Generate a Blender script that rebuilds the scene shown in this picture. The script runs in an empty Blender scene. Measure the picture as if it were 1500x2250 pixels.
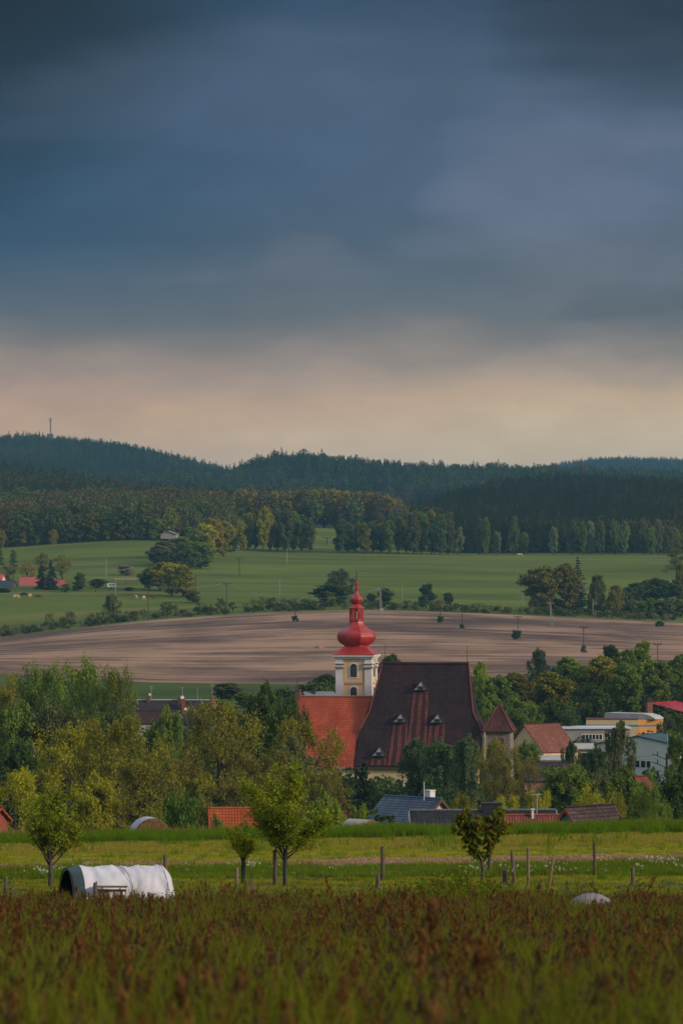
import bpy, math, random
import numpy as np
from mathutils import Vector, Matrix, noise as mnoise
R = math.radians
S = bpy.context.scene
COL = S.collection
F = 8437.5                      # focal length in photo pixels (135 mm on 36 mm over 2250 px)
TH = math.atan(125 / F)         # the eye level lies 125 px under the picture's centre

# ---------------------------------------------------------------- camera
cam_d = bpy.data.cameras.new('camera'); cam = bpy.data.objects.new('camera', cam_d); COL.objects.link(cam)
cam.location = (0, 0, 0); cam.rotation_euler = (R(90) + TH, 0, 0)
cam_d.sensor_fit = 'VERTICAL'; cam_d.sensor_height = 36; cam_d.sensor_width = 24; cam_d.lens = 135
cam_d.clip_start = 0.3; cam_d.clip_end = 60000
cam_d.dof.use_dof = True; cam_d.dof.focus_distance = 260; cam_d.dof.aperture_fstop = 5.6
S.camera = cam
# ---------------------------------------------------------------- exposure
S.view_settings.view_transform = 'Standard'; S.view_settings.look = 'None'
S.view_settings.gamma = 1; S.view_settings.exposure = 0.0
# ---------------------------------------------------------------- sun
SUN_DIR = Vector((0.86, -0.42, 0.36)).normalized()
sl = bpy.data.lights.new('sun', 'SUN'); so = bpy.data.objects.new('sun', sl); COL.objects.link(so)
sl.energy = 2.6; sl.angle = R(10); sl.color = (1.0, 0.80, 0.62)
so.rotation_euler = SUN_DIR.to_track_quat('Z', 'Y').to_euler()
# ---------------------------------------------------------------- sky
W = bpy.data.worlds.new('World'); S.world = W; W.use_nodes = True

def s2l(c):
    return tuple(((x / 255) / 12.92 if x / 255 <= .04045 else ((x / 255 + .055) / 1.055) ** 2.4) for x in c)

class NT:
    """small node-tree writer"""
    def __init__(s, tree): s.t = tree; s.n = tree.nodes; s.l = tree.links
    def new(s, typ, **kw):
        nd = s.n.new(typ)
        for k, v in kw.items():
            if k.startswith('in_'):
                key = k[3:]; key = int(key) if key.isdigit() else key.replace('_', ' ')
                s.put(nd, key, v)
            else: setattr(nd, k, v)
        return nd
    def put(s, nd, key, v):
        if isinstance(v, bpy.types.NodeSocket): s.l.new(v, nd.inputs[key])
        else: nd.inputs[key].default_value = v
    def math(s, op, a, b=0.0, c=0.0, clamp=False):
        nd = s.n.new('ShaderNodeMath'); nd.operation = op; nd.use_clamp = clamp
        s.put(nd, 0, a); s.put(nd, 1, b)
        if op in ('MULTIPLY_ADD',): s.put(nd, 2, c)
        return nd.outputs[0]
    def mix(s, fac, a, b, typ='MIX'):
        nd = s.n.new('ShaderNodeMix'); nd.data_type = 'RGBA'; nd.blend_type = typ
        for key, v in ((0, fac), (6, a), (7, b)):
            if not isinstance(v, bpy.types.NodeSocket) and key > 0 and len(v) == 3: v = (*v, 1)
            s.put(nd, key, v)
        return nd.outputs[2]
    def ramp(s, fac, stops, interp='LINEAR'):
        nd = s.n.new('ShaderNodeValToRGB'); nd.color_ramp.interpolation = interp
        e = nd.color_ramp.elements
        while len(e) < len(stops): e.new(.5)
        for i, (p, c) in enumerate(stops):
            e[i].position = p; e[i].color = (*c, 1) if len(c) == 3 else c
        s.put(nd, 0, fac); return nd.outputs[0]
    def noise(s, vec, scale, detail=3, rough=.55, out=0):
        nd = s.n.new('ShaderNodeTexNoise'); s.put(nd, 'Vector', vec) if vec is not None else None
        nd.inputs['Scale'].default_value = scale; nd.inputs['Detail'].default_value = detail
        nd.inputs['Roughness'].default_value = rough; return nd.outputs[out]
    def mapv(s, vec, scale=(1, 1, 1), rot=(0, 0, 0), loc=(0, 0, 0)):
        nd = s.n.new('ShaderNodeMapping'); s.put(nd, 'Vector', vec)
        nd.inputs['Scale'].default_value = scale; nd.inputs['Rotation'].default_value = rot
        nd.inputs['Location'].default_value = loc; return nd.outputs[0]

def build_world():
    t = NT(W.node_tree); t.n.clear()
    tc = t.new('ShaderNodeTexCoord').outputs['Generated']
    sp = t.new('ShaderNodeSeparateXYZ', in_0=tc)
    x, z = sp.outputs[0], sp.outputs[2]
    # soft wide cloud banks: noise stretched along the horizon
    n1 = t.noise(t.mapv(tc, (11, 11, 36), (0, R(7), 0), (3.1, 1.4, 5.2)), 1.0, 3, .5)
    n2 = t.noise(t.mapv(tc, (5, 5, 26), (0, R(-9), 0), (7.7, 0.3, 2.6)), 1.0, 2, .5)
    n3 = t.noise(t.mapv(tc, (26, 26, 110), (0, R(5), 0), (1.7, 4.3, 0.6)), 1.0, 4, .55)
    zz = t.math('ADD', z, t.math('MULTIPLY', t.math('SUBTRACT', n1, .5), .022))
    zz = t.math('ADD', zz, t.math('MULTIPLY', t.math('SUBTRACT', n3, .5), .011))
    f = t.math('DIVIDE', zz, .2, clamp=True)
    st = [(0.0, (214, 197, 170)), (.026, (213, 194, 164)), (.036, (212, 187, 152)), (.0425, (203, 174, 141)), (.048, (178, 157, 138)),
          (.0545, (148, 136, 127)), (.0605, (124, 119, 117)), (.0665, (106, 109, 113)), (.074, (98, 105, 114)), (.082, (95, 104, 116)), (.095, (90, 104, 128)),
          (.1126, (84, 100, 124)), (.130, (75, 91, 115)), (.150, (56, 69, 91)), (.2, (48, 60, 80))]
    c = t.ramp(f, [(p / .2, s2l(k)) for p, k in st])
    # light lavender patches up right, deep blue at the left
    hi = t.math('MULTIPLY', t.math('SUBTRACT', n2, .44, clamp=True), 5.0, clamp=True)
    up = t.new('ShaderNodeMapRange', in_0=z, in_1=.062, in_2=.085, in_3=0, in_4=1).outputs[0]
    up2 = t.new('ShaderNodeMapRange', in_0=z, in_1=.15, in_2=.11, in_3=0, in_4=1).outputs[0]
    side = t.new('ShaderNodeMapRange', in_0=x, in_1=-.09, in_2=.07, in_3=0, in_4=1).outputs[0]
    w = t.math('MULTIPLY', t.math('MULTIPLY', hi, up), t.math('MULTIPLY', up2, side))
    c = t.mix(t.math('MULTIPLY', w, .8), c, s2l((117, 125, 142)))
    wl = t.math('MULTIPLY', t.math('SUBTRACT', 1.0, side), t.math('MULTIPLY', up, .95))
    c = t.mix(wl, c, s2l((46, 76, 103)))
    warm = t.new('ShaderNodeMapRange', in_0=z, in_1=.062, in_2=.04, in_3=0, in_4=1).outputs[0]
    wlow = t.math('MULTIPLY', warm, t.math('SUBTRACT', 1.0, side))
    c = t.mix(t.math('MULTIPLY', wlow, .62), c, s2l((196, 152, 124)))
    # lens vignette painted in as dark corners high up, left and right, and a paler puff in the middle
    for cx, cz, rx, rz, k_, colr in ((-.098, .160, .080, .070, .95, (26, 32, 40)), (.102, .164, .075, .055, .9, (30, 37, 48)), (-.012, .0795, .026, .007, .30, (124, 122, 130)), (.055, .1, .045, .022, .35, (120, 126, 146)), (.09, .068, .035, .008, .45, (72, 84, 98)), (-.03, .125, .05, .018, .22, (100, 108, 132))):
        dx = t.math('DIVIDE', t.math('SUBTRACT', t.math('ADD', x, t.math('MULTIPLY', t.math('SUBTRACT', n1, .5), .15 if abs(cx) < .091 else .06)), cx), rx); dz = t.math('DIVIDE', t.math('SUBTRACT', zz, cz), rz)
        g = t.math('SUBTRACT', 1.0, t.math('SQRT', t.math('ADD', t.math('MULTIPLY', dx, dx), t.math('MULTIPLY', dz, dz))), clamp=True)
        c = t.mix(t.math('MULTIPLY', t.math('MULTIPLY', g, t.math('SUBTRACT', 2.0, g)), k_), c, s2l(colr))
    mo = t.noise(t.mapv(tc, (34, 34, 80), (0, R(24), 0)), 1.0, 5, .62)
    mo2 = t.new('ShaderNodeMapRange', in_0=mo, in_1=.25, in_2=.75, in_3=.90, in_4=1.10).outputs[0]
    c = t.mix(1.0, c, t.new('ShaderNodeCombineColor', in_0=mo2, in_1=mo2, in_2=mo2).outputs[0], 'MULTIPLY')
    # sky above and behind the view, brightened to light the scene: physical sky behind thin overcast
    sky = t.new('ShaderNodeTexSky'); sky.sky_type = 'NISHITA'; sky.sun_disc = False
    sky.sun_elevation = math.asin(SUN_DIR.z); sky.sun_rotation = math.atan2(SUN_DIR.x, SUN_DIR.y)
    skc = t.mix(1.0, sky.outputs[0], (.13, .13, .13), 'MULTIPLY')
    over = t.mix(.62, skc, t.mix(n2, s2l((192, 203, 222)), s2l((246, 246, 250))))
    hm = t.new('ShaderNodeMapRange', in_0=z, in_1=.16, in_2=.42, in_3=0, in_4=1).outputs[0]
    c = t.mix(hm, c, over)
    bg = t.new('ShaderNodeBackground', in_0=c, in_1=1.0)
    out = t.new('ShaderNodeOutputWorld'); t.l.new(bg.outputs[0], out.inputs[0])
build_world()

# ---------------------------------------------------------------- helpers
def P(px, py, d):
    """world point seen at photo pixel (px, py) at distance d along Y"""
    up = 1125 - py
    Y = F * math.cos(TH) - up * math.sin(TH)
    k = d / Y
    return Vector(((px - 750) * k, d, (F * math.sin(TH) + up * math.cos(TH)) * k))

def tag(o, label=None, cat=None, group=None, kind=None):
    if label: o['label'] = label
    if cat: o['category'] = cat
    if group: o['group'] = group
    if kind: o['kind'] = kind
    return o

def empty(name, loc, rz=0.0):
    o = bpy.data.objects.new(name, None); COL.objects.link(o)
    o.location = loc; o.rotation_euler = (0, 0, rz); o.empty_display_size = .5
    return o

def link_mesh(name, me, parent=None, mat=None):
    o = bpy.data.objects.new(name, me); COL.objects.link(o)
    if parent: o.parent = parent
    if mat and not me.materials: me.materials.append(mat)
    return o

def np_mesh(name, V, Fc, mat=None, smooth=False):
    """mesh from arrays: V (n,3), Fc (m,k) all faces with k corners"""
    me = bpy.data.meshes.new(name)
    V = np.asarray(V, dtype=np.float32); Fc = np.asarray(Fc, dtype=np.int32)
    m, k = Fc.shape
    me.vertices.add(len(V)); me.vertices.foreach_set('co', V.ravel())
    me.loops.add(m * k); me.loops.foreach_set('vertex_index', Fc.ravel())
    me.polygons.add(m); me.polygons.foreach_set('loop_start', np.arange(0, m * k, k, dtype=np.int32))
    me.polygons.foreach_set('use_smooth', np.full(m, smooth))
    me.update(calc_edges=True)
    if mat: me.materials.append(mat)
    return me

class MB:
    """collects shapes into one mesh; every face gets metre UVs in its own plane (u level, v up the slope)"""
    def __init__(s): s.v = []; s.f = []; s.sm = []; s.mi = []
    def add(s, vs, fs, smooth=False, mi=0):
        b = len(s.v); s.v += [tuple(p) for p in vs]
        for f in fs: s.f.append(tuple(b + i for i in f)); s.sm.append(smooth); s.mi.append(mi)
    def box(s, x0, x1, y0, y1, z0, z1, mi=0):
        s.add([(x0, y0, z0), (x1, y0, z0), (x1, y1, z0), (x0, y1, z0), (x0, y0, z1), (x1, y0, z1), (x1, y1, z1), (x0, y1, z1)],
              [(0, 3, 2, 1), (4, 5, 6, 7), (0, 1, 5, 4), (1, 2, 6, 5), (2, 3, 7, 6), (3, 0, 4, 7)], mi=mi)
    def slab(s, pts, t):
        """polygon (counter-clockwise from outside) given thickness t inwards"""
        p = [Vector(q) for q in pts]
        n = Vector((0, 0, 0))
        for i in range(len(p)): n += (p[i] - p[0]).cross(p[(i + 1) % len(p)] - p[0])
        n.normalize(); k = len(p)
        q = [a - n * t for a in p]
        fs = [tuple(range(k)), tuple(range(2 * k - 1, k - 1, -1))]
        for i in range(k): j = (i + 1) % k; fs.append((i, i + k, j + k, j))
        s.add(p + q, fs)
    def prism(s, prof, y0, y1):
        """profile in (x, z), extruded along y"""
        k = len(prof)
        vs = [(x, y0, z) for x, z in prof] + [(x, y1, z) for x, z in prof]
        fs = [tuple(range(k)), tuple(range(2 * k - 1, k - 1, -1))]
        for i in range(k): j = (i + 1) % k; fs.append((i, i + k, j + k, j))
        s.add(vs, fs)
    def tube(s, pts, rads, n=6, cap=True, smooth=True):
        pts = [Vector(p) for p in pts]
        if not hasattr(rads, '__len__'): rads = [rads] * len(pts)
        vs, fs = [], []
        for i, p in enumerate(pts):
            d = (pts[min(i + 1, len(pts) - 1)] - pts[max(i - 1, 0)]).normalized()
            a = d.orthogonal().normalized() if abs(d.z) > .9 else d.cross(Vector((0, 0, 1))).normalized()
            if abs(d.z) > .9: a = (Vector((1, 0, 0)) - d * d.x).normalized()
            b = d.cross(a)
            for k in range(n):
                t = 2 * math.pi * k / n
                vs.append(p + (a * math.cos(t) + b * math.sin(t)) * rads[i])
        for i in range(len(pts) - 1):
            for k in range(n):
                j = (k + 1) % n
                fs.append((i * n + k, i * n + j, (i + 1) * n + j, (i + 1) * n + k))
        s.add(vs, fs, smooth)
        if cap:
            m = len(pts) - 1
            s.add(vs[:n], [tuple(range(n - 1, -1, -1))]); s.add(vs[m * n:], [tuple(range(n))])
    def lathe(s, prof, n=8, ph=0.0, c=(0, 0), smooth=False):
        """prof: (radius, z) from bottom up; polygonal cross section"""
        vs, fs = [], []
        for r, z in prof:
            for k in range(n):
                t = ph + 2 * math.pi * k / n
                vs.append((c[0] + r * math.cos(t), c[1] + r * math.sin(t), z))
        for i in range(len(prof) - 1):
            for k in range(n):
                j = (k + 1) % n
                fs.append((i * n + k, i * n + j, (i + 1) * n + j, (i + 1) * n + k))
        fs.append(tuple(range(n - 1, -1, -1))); m = (len(prof) - 1) * n
        fs.append(tuple(m + k for k in range(n)))
        s.add(vs, fs, smooth)
    def mesh(s, name, mat=None):
        me = bpy.data.meshes.new(name); me.from_pydata(s.v, [], s.f)
        me.polygons.foreach_set('use_smooth', s.sm); me.polygons.foreach_set('material_index', s.mi)
        me.update()
        uv = me.uv_layers.new(name='uv')
        for p in me.polygons:
            n = p.normal
            t = Vector((0, 0, 1)).cross(n)
            t = t.normalized() if t.length > 1e-3 else Vector((1, 0, 0))
            q = n.cross(t)
            for li in p.loop_indices:
                co = me.vertices[me.loops[li].vertex_index].co
                uv.data[li].uv = (co.dot(t), co.dot(q))
        if mat:
            for m in (mat if isinstance(mat, (list, tuple)) else [mat]): me.materials.append(m)
        return me
    def build(s, name, mat=None, parent=None):
        return link_mesh(name, s.mesh(name, mat), parent)

# ---------------------------------------------------------------- materials
MATS = {}
def newmat(name):
    m = bpy.data.materials.new(name); m.use_nodes = True
    t = NT(m.node_tree); t.n.clear()
    return m, t
def finish(t, shader, disp=None):
    o = t.new('ShaderNodeOutputMaterial'); t.l.new(shader, o.inputs[0])
def bsdf(t, col, rough=.85, bump=None, bs=.3, bd=.02, spec=.2, metal=0.0):
    p = t.new('ShaderNodeBsdfPrincipled'); t.put(p, 'Base Color', (*col, 1) if isinstance(col, tuple) and len(col) == 3 else col)
    t.put(p, 'Roughness', rough); p.inputs['Specular IOR Level'].default_value = spec; t.put(p, 'Metallic', metal)
    if bump is not None:
        b = t.new('ShaderNodeBump'); b.inputs['Strength'].default_value = bs; b.inputs['Distance'].default_value = bd
        t.put(b, 'Height', bump); t.l.new(b.outputs[0], p.inputs['Normal'])
    return p.outputs[0]

def plain(name, col, rough=.8, var=.25, scale=1.5, spec=.2, metal=0.0, stain=None):
    """paint, plaster, wood: one colour with blotches and wear"""
    if name in MATS: return MATS[name]
    m, t = newmat(name)
    tc = t.new('ShaderNodeTexCoord').outputs['Object']
    n = t.noise(tc, scale, 5, .6); n2 = t.noise(t.mapv(tc, (6, 6, .6)), scale, 3, .6)
    c = t.mix(t.ramp(n, [(.3, (0, 0, 0)), (.7, (1, 1, 1))]), tuple(x * (1 - var) for x in col), tuple(min(1, x * (1 + var * .5)) for x in col))
    c = t.mix(t.math('MULTIPLY', t.ramp(n2, [(.5, (0, 0, 0)), (.75, (1, 1, 1))]), .35), c, stain or tuple(x * .55 for x in col))
    finish(t, bsdf(t, c, rough, n, .15, .02, spec, metal)); MATS[name] = m; return m

def tiles(name, col, dark, w, h, rough=.8, groove=.08, var=.3, streak=0.0, spec=.2):
    """tiled roof: brick pattern in roof-plane metres, mottled tiles"""
    if name in MATS: return MATS[name]
    m, t = newmat(name)
    uv = t.new('ShaderNodeTexCoord').outputs['UV']
    b = t.new('ShaderNodeTexBrick'); t.put(b, 'Vector', uv); b.offset = 0.0; b.squash = 1.0
    b.inputs['Scale'].default_value = 1; b.inputs['Brick Width'].default_value = w; b.inputs['Row Height'].default_value = h
    b.inputs['Mortar Size'].default_value = groove * min(w, h); b.inputs['Mortar Smooth'].default_value = .6
    b.inputs['Color1'].default_value = (*tuple(x * (1 - var) for x in col), 1); b.inputs['Color2'].default_value = (*tuple(min(1, x * (1 + var)) for x in col), 1)
    b.inputs['Mortar'].default_value = (*dark, 1)
    n = t.noise(uv, .35, 4, .6)
    c = t.mix(t.ramp(n, [(.35, (0, 0, 0)), (.7, (.75, .75, .75))]), b.outputs[0], dark)
    if streak:
        n2 = t.noise(t.mapv(uv, (1.6, .12, 1)), 1.0, 4, .6)
        c = t.mix(t.math('MULTIPLY', t.ramp(n2, [(.45, (0, 0, 0)), (.65, (1, 1, 1))]), streak), c, dark)
    # each course steps down: bump from the fraction of the row
    sp = t.new('ShaderNodeSeparateXYZ', in_0=uv)
    fr = t.math('FRACT', t.math('DIVIDE', sp.outputs[1], h))
    hgt = t.math('SUBTRACT', t.math('MULTIPLY', fr, -.5), b.outputs[1])
    finish(t, bsdf(t, c, rough, hgt, .6, .06, spec)); MATS[name] = m; return m

def leafmat(name, col=None, trans=.25, hue=.5, spread=.45, orand=.45):
    """foliage: base colour (or the object's own colour), varied from leaf to leaf and clump to clump"""
    if name in MATS: return MATS[name]
    m, t = newmat(name)
    oi = t.new('ShaderNodeObjectInfo')
    base = oi.outputs['Color'] if col is None else t.mix(0.0, col, col)
    geo = t.new('ShaderNodeNewGeometry')
    r = geo.outputs['Random Per Island']
    tc = t.new('ShaderNodeTexCoord').outputs['Object']
    n = t.noise(tc, .45, 2, .5)
    k = t.math('ADD', t.math('MULTIPLY', r, spread * 1.2), t.math('MULTIPLY', n, spread))
    k = t.math('ADD', k, 1 - spread * 1.1)
    k = t.math('MULTIPLY', k, t.math('ADD', t.math('MULTIPLY', oi.outputs['Random'], orand), (1.8 if col is None else 1.58) - orand / 2))
    cc = t.new('ShaderNodeVectorMath', operation='SCALE'); t.put(cc, 0, base); t.put(cc, 3, k)
    c = cc.outputs[0]
    yl = t.mix(1.0, c, (1.35, 1.08, .6), 'MULTIPLY')
    c = t.mix(t.math('MULTIPLY', t.ramp(t.noise(tc, .8, 2), [(.5, (0, 0, 0)), (.7, (1, 1, 1))]), hue), c, yl)
    d = t.new('ShaderNodeBsdfDiffuse'); t.put(d, 0, c)
    tr = t.new('ShaderNodeBsdfTranslucent'); t.put(tr, 0, t.mix(1.0, c, (1.2, 1.2, .6), 'MULTIPLY'))
    mx = t.new('ShaderNodeMixShader'); mx.inputs[0].default_value = trans
    t.l.new(d.outputs[0], mx.inputs[1]); t.l.new(tr.outputs[0], mx.inputs[2])
    finish(t, mx.outputs[0]); MATS[name] = m; return m

BARK = plain('bark', (.055, .045, .035), .95, .5, 3)
BARK_G = plain('bark_grey', (.10, .09, .075), .95, .4, 4)
BARK_B = plain('birch_bark', (.34, .33, .30), .9, .5, 2, stain=(.05, .05, .05))
WOOD = plain('weathered_wood', (.17, .135, .105), .95, .4, 6)
LEAF = leafmat('leaf')

# ---------------------------------------------------------------- the lie of the land
PXG = np.arange(-3000, 4501, 30.0)
def zrow(d, cols):
    px = [c[0] for c in cols]; py = np.interp(PXG, px, [c[1] for c in cols])
    k = np.exp(-.5 * (np.arange(-3, 4) / 1.3) ** 2); k /= k.sum()
    py = np.convolve(np.pad(py, 3, mode='edge'), k, 'valid')
    up = 1125 - py
    return d * (F * math.sin(TH) + up * math.cos(TH)) / (F * math.cos(TH) - up * math.sin(TH))
ROWS = []
for d_ in (-80, -20, 20, 60, 84, 91): ROWS.append((d_, np.full(len(PXG), -(1.0 + .08 * d_))))
def lr(l, r): return [(0, l), (1500, r)]
for d_, l, r in ((100, 1962, 1952), (110, 1934, 1924), (118, 1918, 1902), (126, 1903, 1882), (134, 1886, 1862), (142, 1872, 1845), (150, 1860, 1833), (158, 1851, 1825)):
    ROWS.append((d_, zrow(d_, lr(l, r))))
for d_, z_ in ((175, -13.2), (200, -17), (260, -25), (340, -30), (450, -33), (600, -38), (750, -38), (850, -34)):
    ROWS.append((d_, np.full(len(PXG), z_)))
T = [
 (920, [(-600, 1520), (0, 1530), (400, 1525), (700, 1520), (1000, 1510), (1500, 1505)]),
 (1000, [(-600, 1470), (0, 1480), (300, 1499), (650, 1504), (900, 1495), (1500, 1478)]),
 (1200, [(-600, 1455), (0, 1433), (300, 1420), (650, 1412), (1000, 1412), (1500, 1425)]),
 (1450, [(-600, 1440), (0, 1402), (120, 1386), (330, 1363), (500, 1351), (640, 1344), (800, 1340), (1000, 1346), (1250, 1356), (1500, 1368), (2100, 1395)]),
 (1560, [(-600, 1330), (0, 1314), (350, 1312), (600, 1312), (1000, 1318), (1500, 1335)]),
 (1750, [(0, 1258), (350, 1255), (600, 1262), (1000, 1266), (1500, 1275)]),
 (2000, [(-500, 1230), (0, 1206), (120, 1197), (250, 1189), (350, 1187), (450, 1198), (530, 1212), (700, 1216), (1000, 1221), (1500, 1221), (2100, 1230)]),
 (2100, [(-500, 1210), (0, 1196), (250, 1181), (500, 1194), (700, 1190), (1000, 1213), (1500, 1212)]),
 (2300, [(-500, 1170), (0, 1165), (250, 1152), (500, 1162), (700, 1158), (860, 1170), (1000, 1188), (1250, 1178), (1500, 1178)]),
 (2700, [(-500, 1100), (0, 1105), (250, 1130), (500, 1152), (750, 1170), (870, 1165), (950, 1146), (1000, 1128), (1100, 1105), (1200, 1098), (1350, 1102), (1500, 1108), (2100, 1110)]),
 (3000, [(-500, 1075), (0, 1084), (100, 1090), (170, 1107), (250, 1120), (500, 1146), (750, 1155), (1000, 1150), (1500, 1130)]),
 (3400, [(-500, 1100), (0, 1105), (250, 1112), (500, 1112), (750, 1100), (1000, 1095), (1500, 1100)]),
 (3800, [(-500, 1060), (0, 1062), (250, 1066), (440, 1082), (530, 1080), (545, 1060), (565, 1040), (620, 1030), (700, 1033), (800, 1048), (900, 1058), (1000, 1060), (1150, 1069), (1250, 1074), (1500, 1084)]),
 (4100, [(0, 1060), (250, 1065), (500, 1085), (600, 1070), (1000, 1080), (1500, 1095)]),
 (4600, [(-700, 1050), (-200, 1010), (0, 990), (50, 981), (110, 984), (200, 995), (300, 1014), (400, 1032), (500, 1058), (600, 1080), (1000, 1100), (1500, 1105)]),
 (5300, [(0, 1060), (500, 1090), (1500, 1110)]),
 (7000, [(0, 1090), (400, 1080), (550, 1060), (700, 1070), (1000, 1075), (1180, 1062), (1230, 1052), (1290, 1040), (1330, 1035), (1400, 1038), (1500, 1038), (2000, 1060)]),
 (9000, [(0, 1120), (1500, 1120)]),
]
for d_, c_ in T: ROWS.append((d_, zrow(d_, c_)))
RD = np.array([r[0] for r in ROWS], float); RZ = np.array([r[1] for r in ROWS])
def _pchip():
    h = np.diff(RD)[:, None]; dl = np.diff(RZ, axis=0) / h
    M = np.zeros_like(RZ); M[0] = dl[0]; M[-1] = dl[-1]
    for i in range(1, len(RD) - 1):
        a, b = dl[i - 1], dl[i]; w1 = 2 * h[i] + h[i - 1]; w2 = h[i] + 2 * h[i - 1]
        with np.errstate(divide='ignore', invalid='ignore'):
            m = (w1 + w2) / (w1 / a + w2 / b)
        M[i] = np.where(a * b > 0, m, 0)
    return M
RM = _pchip()
def zg(X, Y):
    """height of the ground"""
    X = np.atleast_1d(np.asarray(X, float)); Y = np.atleast_1d(np.asarray(Y, float))
    px = 750 + F * X / np.maximum(Y, 60)
    u = np.clip((px + 3000) / 30, 0, len(PXG) - 1.001); ui = u.astype(int); uf = u - ui
    Yc = np.clip(Y, RD[0], RD[-1] - .01); i = np.clip(np.searchsorted(RD, Yc, 'right') - 1, 0, len(RD) - 2)
    h = RD[i + 1] - RD[i]; s = (Yc - RD[i]) / h
    def lk(A, r): return A[r, ui] * (1 - uf) + A[r, ui + 1] * uf
    z = lk(RZ, i) * (2 * s**3 - 3 * s**2 + 1) + lk(RM, i) * h * (s**3 - 2 * s**2 + s) + lk(RZ, i + 1) * (-2 * s**3 + 3 * s**2) + lk(RM, i + 1) * h * (s**3 - s**2)
    wob = .03 * np.sin(X * 1.3 + Y * .4) * np.sin(Y * .9 - X * .3) * (Y < 170)
    wob2 = 3.0 * np.sin(X / 41 + 1.7 * np.sin(Y / 97)) * np.sin(Y / 67 + X / 113) * np.clip((Y - 2300) / 600, 0, 1)
    return z + wob + wob2
def zg1(x, y): return float(zg([x], [y])[0])

def strip(name, d0, d1, n, mat, geo=True):
    ds = np.geomspace(d0, d1, n) if d0 > 0 else np.linspace(d0, d1, n)
    k = len(PXG)
    V = np.zeros((n, k, 3))
    for i, d in enumerate(ds):
        X = (PXG - 750) / F * (max(d, 0) + 60)
        V[i, :, 0] = X; V[i, :, 1] = d; V[i, :, 2] = zg(X, np.full(k, d))
    idx = np.arange(n * k).reshape(n, k)
    Fc = np.stack([idx[:-1, :-1], idx[:-1, 1:], idx[1:, 1:], idx[1:, :-1]], -1).reshape(-1, 4)
    o = link_mesh(name, np_mesh(name, V.reshape(-1, 3), Fc, mat, True))
    return tag(o, kind='structure')

def ground_mat():
    m, t = newmat('near_ground')
    pos = t.new('ShaderNodeNewGeometry').outputs['Position']
    sp = t.new('ShaderNodeSeparateXYZ', in_0=pos)
    n = t.noise(pos, .35, 4, .6); nf = t.noise(pos, 4, 5, .7); nm = t.noise(t.mapv(pos, (.25, 1.6, 1)), 1, 4, .6)
    y = t.math('ADD', sp.outputs[1], t.math('MULTIPLY', t.math('SUBTRACT', n, .5), 7))
    f = t.math('DIVIDE', t.math('SUBTRACT', y, 80), 100, clamp=True)
    G = (.075, .105, .012); G2 = (.27, .27, .025); D = (.36, .20, .12); B = (.23, .19, .045)
    c = t.ramp(f, [(0, (.04, .05, .015)), (.14, (.045, .07, .015)), (.17, (.07, .10, .018)), (.30, (.07, .10, .018)), (.34, G), (.395, G),
                   (.41, D), (.475, D), (.49, G2), (.56, G2), (.59, B), (.66, B), (.70, G), (1, (.03, .045, .012))])
    c = t.mix(t.ramp(nf, [(.35, (.6, .6, .6)), (.65, (0, 0, 0))]), c, t.mix(1.0, c, (.45, .5, .5), 'MULTIPLY'))
    c = t.mix(t.ramp(nm, [(.5, (0, 0, 0)), (.7, (.6, .6, .6))]), c, t.mix(1.0, c, (1.5, 1.25, .9), 'MULTIPLY'))
    finish(t, bsdf(t, c, .95, nf, .6, .08, .1)); return m
def field_mat():
    m, t = newmat('ploughed_soil')
    pos = t.new('ShaderNodeNewGeometry').outputs['Position']
    a = t.noise(t.mapv(pos, (.016, .010, 0), (0, 0, R(-28))), 1, 6, .6)
    b = t.noise(t.mapv(pos, (.016, .085, 0), (0, 0, R(12))), 1, 6, .68)
    c_ = t.noise(t.mapv(pos, (.005, .0055, 0), (0, 0, R(-8)), (3, 1, 0)), 1, 3, .5)
    w = t.new('ShaderNodeTexWave'); w.wave_type = 'BANDS'; w.bands_direction = 'Y'
    t.put(w, 'Vector', t.mapv(pos, (.02, .45, 0), (0, 0, R(3)))); w.inputs['Scale'].default_value = 1.0
    w.inputs['Distortion'].default_value = 2.0; w.inputs['Detail'].default_value = 3
    f = t.math('ADD', t.math('MULTIPLY', a, .42), t.math('ADD', t.math('MULTIPLY', b, .38), t.math('MULTIPLY', c_, .2)))
    f = t.math('ADD', f, t.math('MULTIPLY', t.math('SUBTRACT', w.outputs[1], .5), .022))
    c = t.ramp(f, [(.42, (.085, .056, .046)), (.47, (.155, .098, .070)), (.51, (.27, .168, .108)), (.56, (.43, .27, .17))])
    nf = t.noise(pos, .8, 5, .7)
    c = t.mix(t.math('MULTIPLY', nf, .25), c, (.15, .095, .07))
    finish(t, bsdf(t, c, .95, nf, .4, .15, .05)); return m
def pasture_mat(name='pasture_grass', a=(.100, .132, .020), b=(.20, .19, .055)):
    m, t = newmat(name)
    pos = t.new('ShaderNodeNewGeometry').outputs['Position']
    n = t.noise(t.mapv(pos, (.01, .02, 0), (0, 0, R(8))), 1, 6, .6); n2 = t.noise(t.mapv(pos, (.004, .05, 0)), 1, 5, .6)
    c = t.mix(t.ramp(n, [(.38, (0, 0, 0)), (.62, (1, 1, 1))]), tuple(x * .85 for x in a), tuple(x * 1.45 for x in a))
    c = t.mix(t.ramp(n2, [(.52, (0, 0, 0)), (.68, (.9, .9, .9))]), c, b)
    nf = t.noise(pos, .6, 4, .7)
    c = t.mix(t.math('MULTIPLY', nf, .4), c, tuple(x * .6 for x in a))
    finish(t, bsdf(t, c, .95, nf, .3, .2, .05)); return m
M_GROUND = ground_mat(); M_FIELD = field_mat(); M_PAST = pasture_mat(); M_TOWN = pasture_mat('valley_grass', (.06, .09, .018), (.09, .11, .025))
M_FLOOR = pasture_mat('wood_floor', (.022, .035, .014), (.03, .04, .016))
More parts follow.
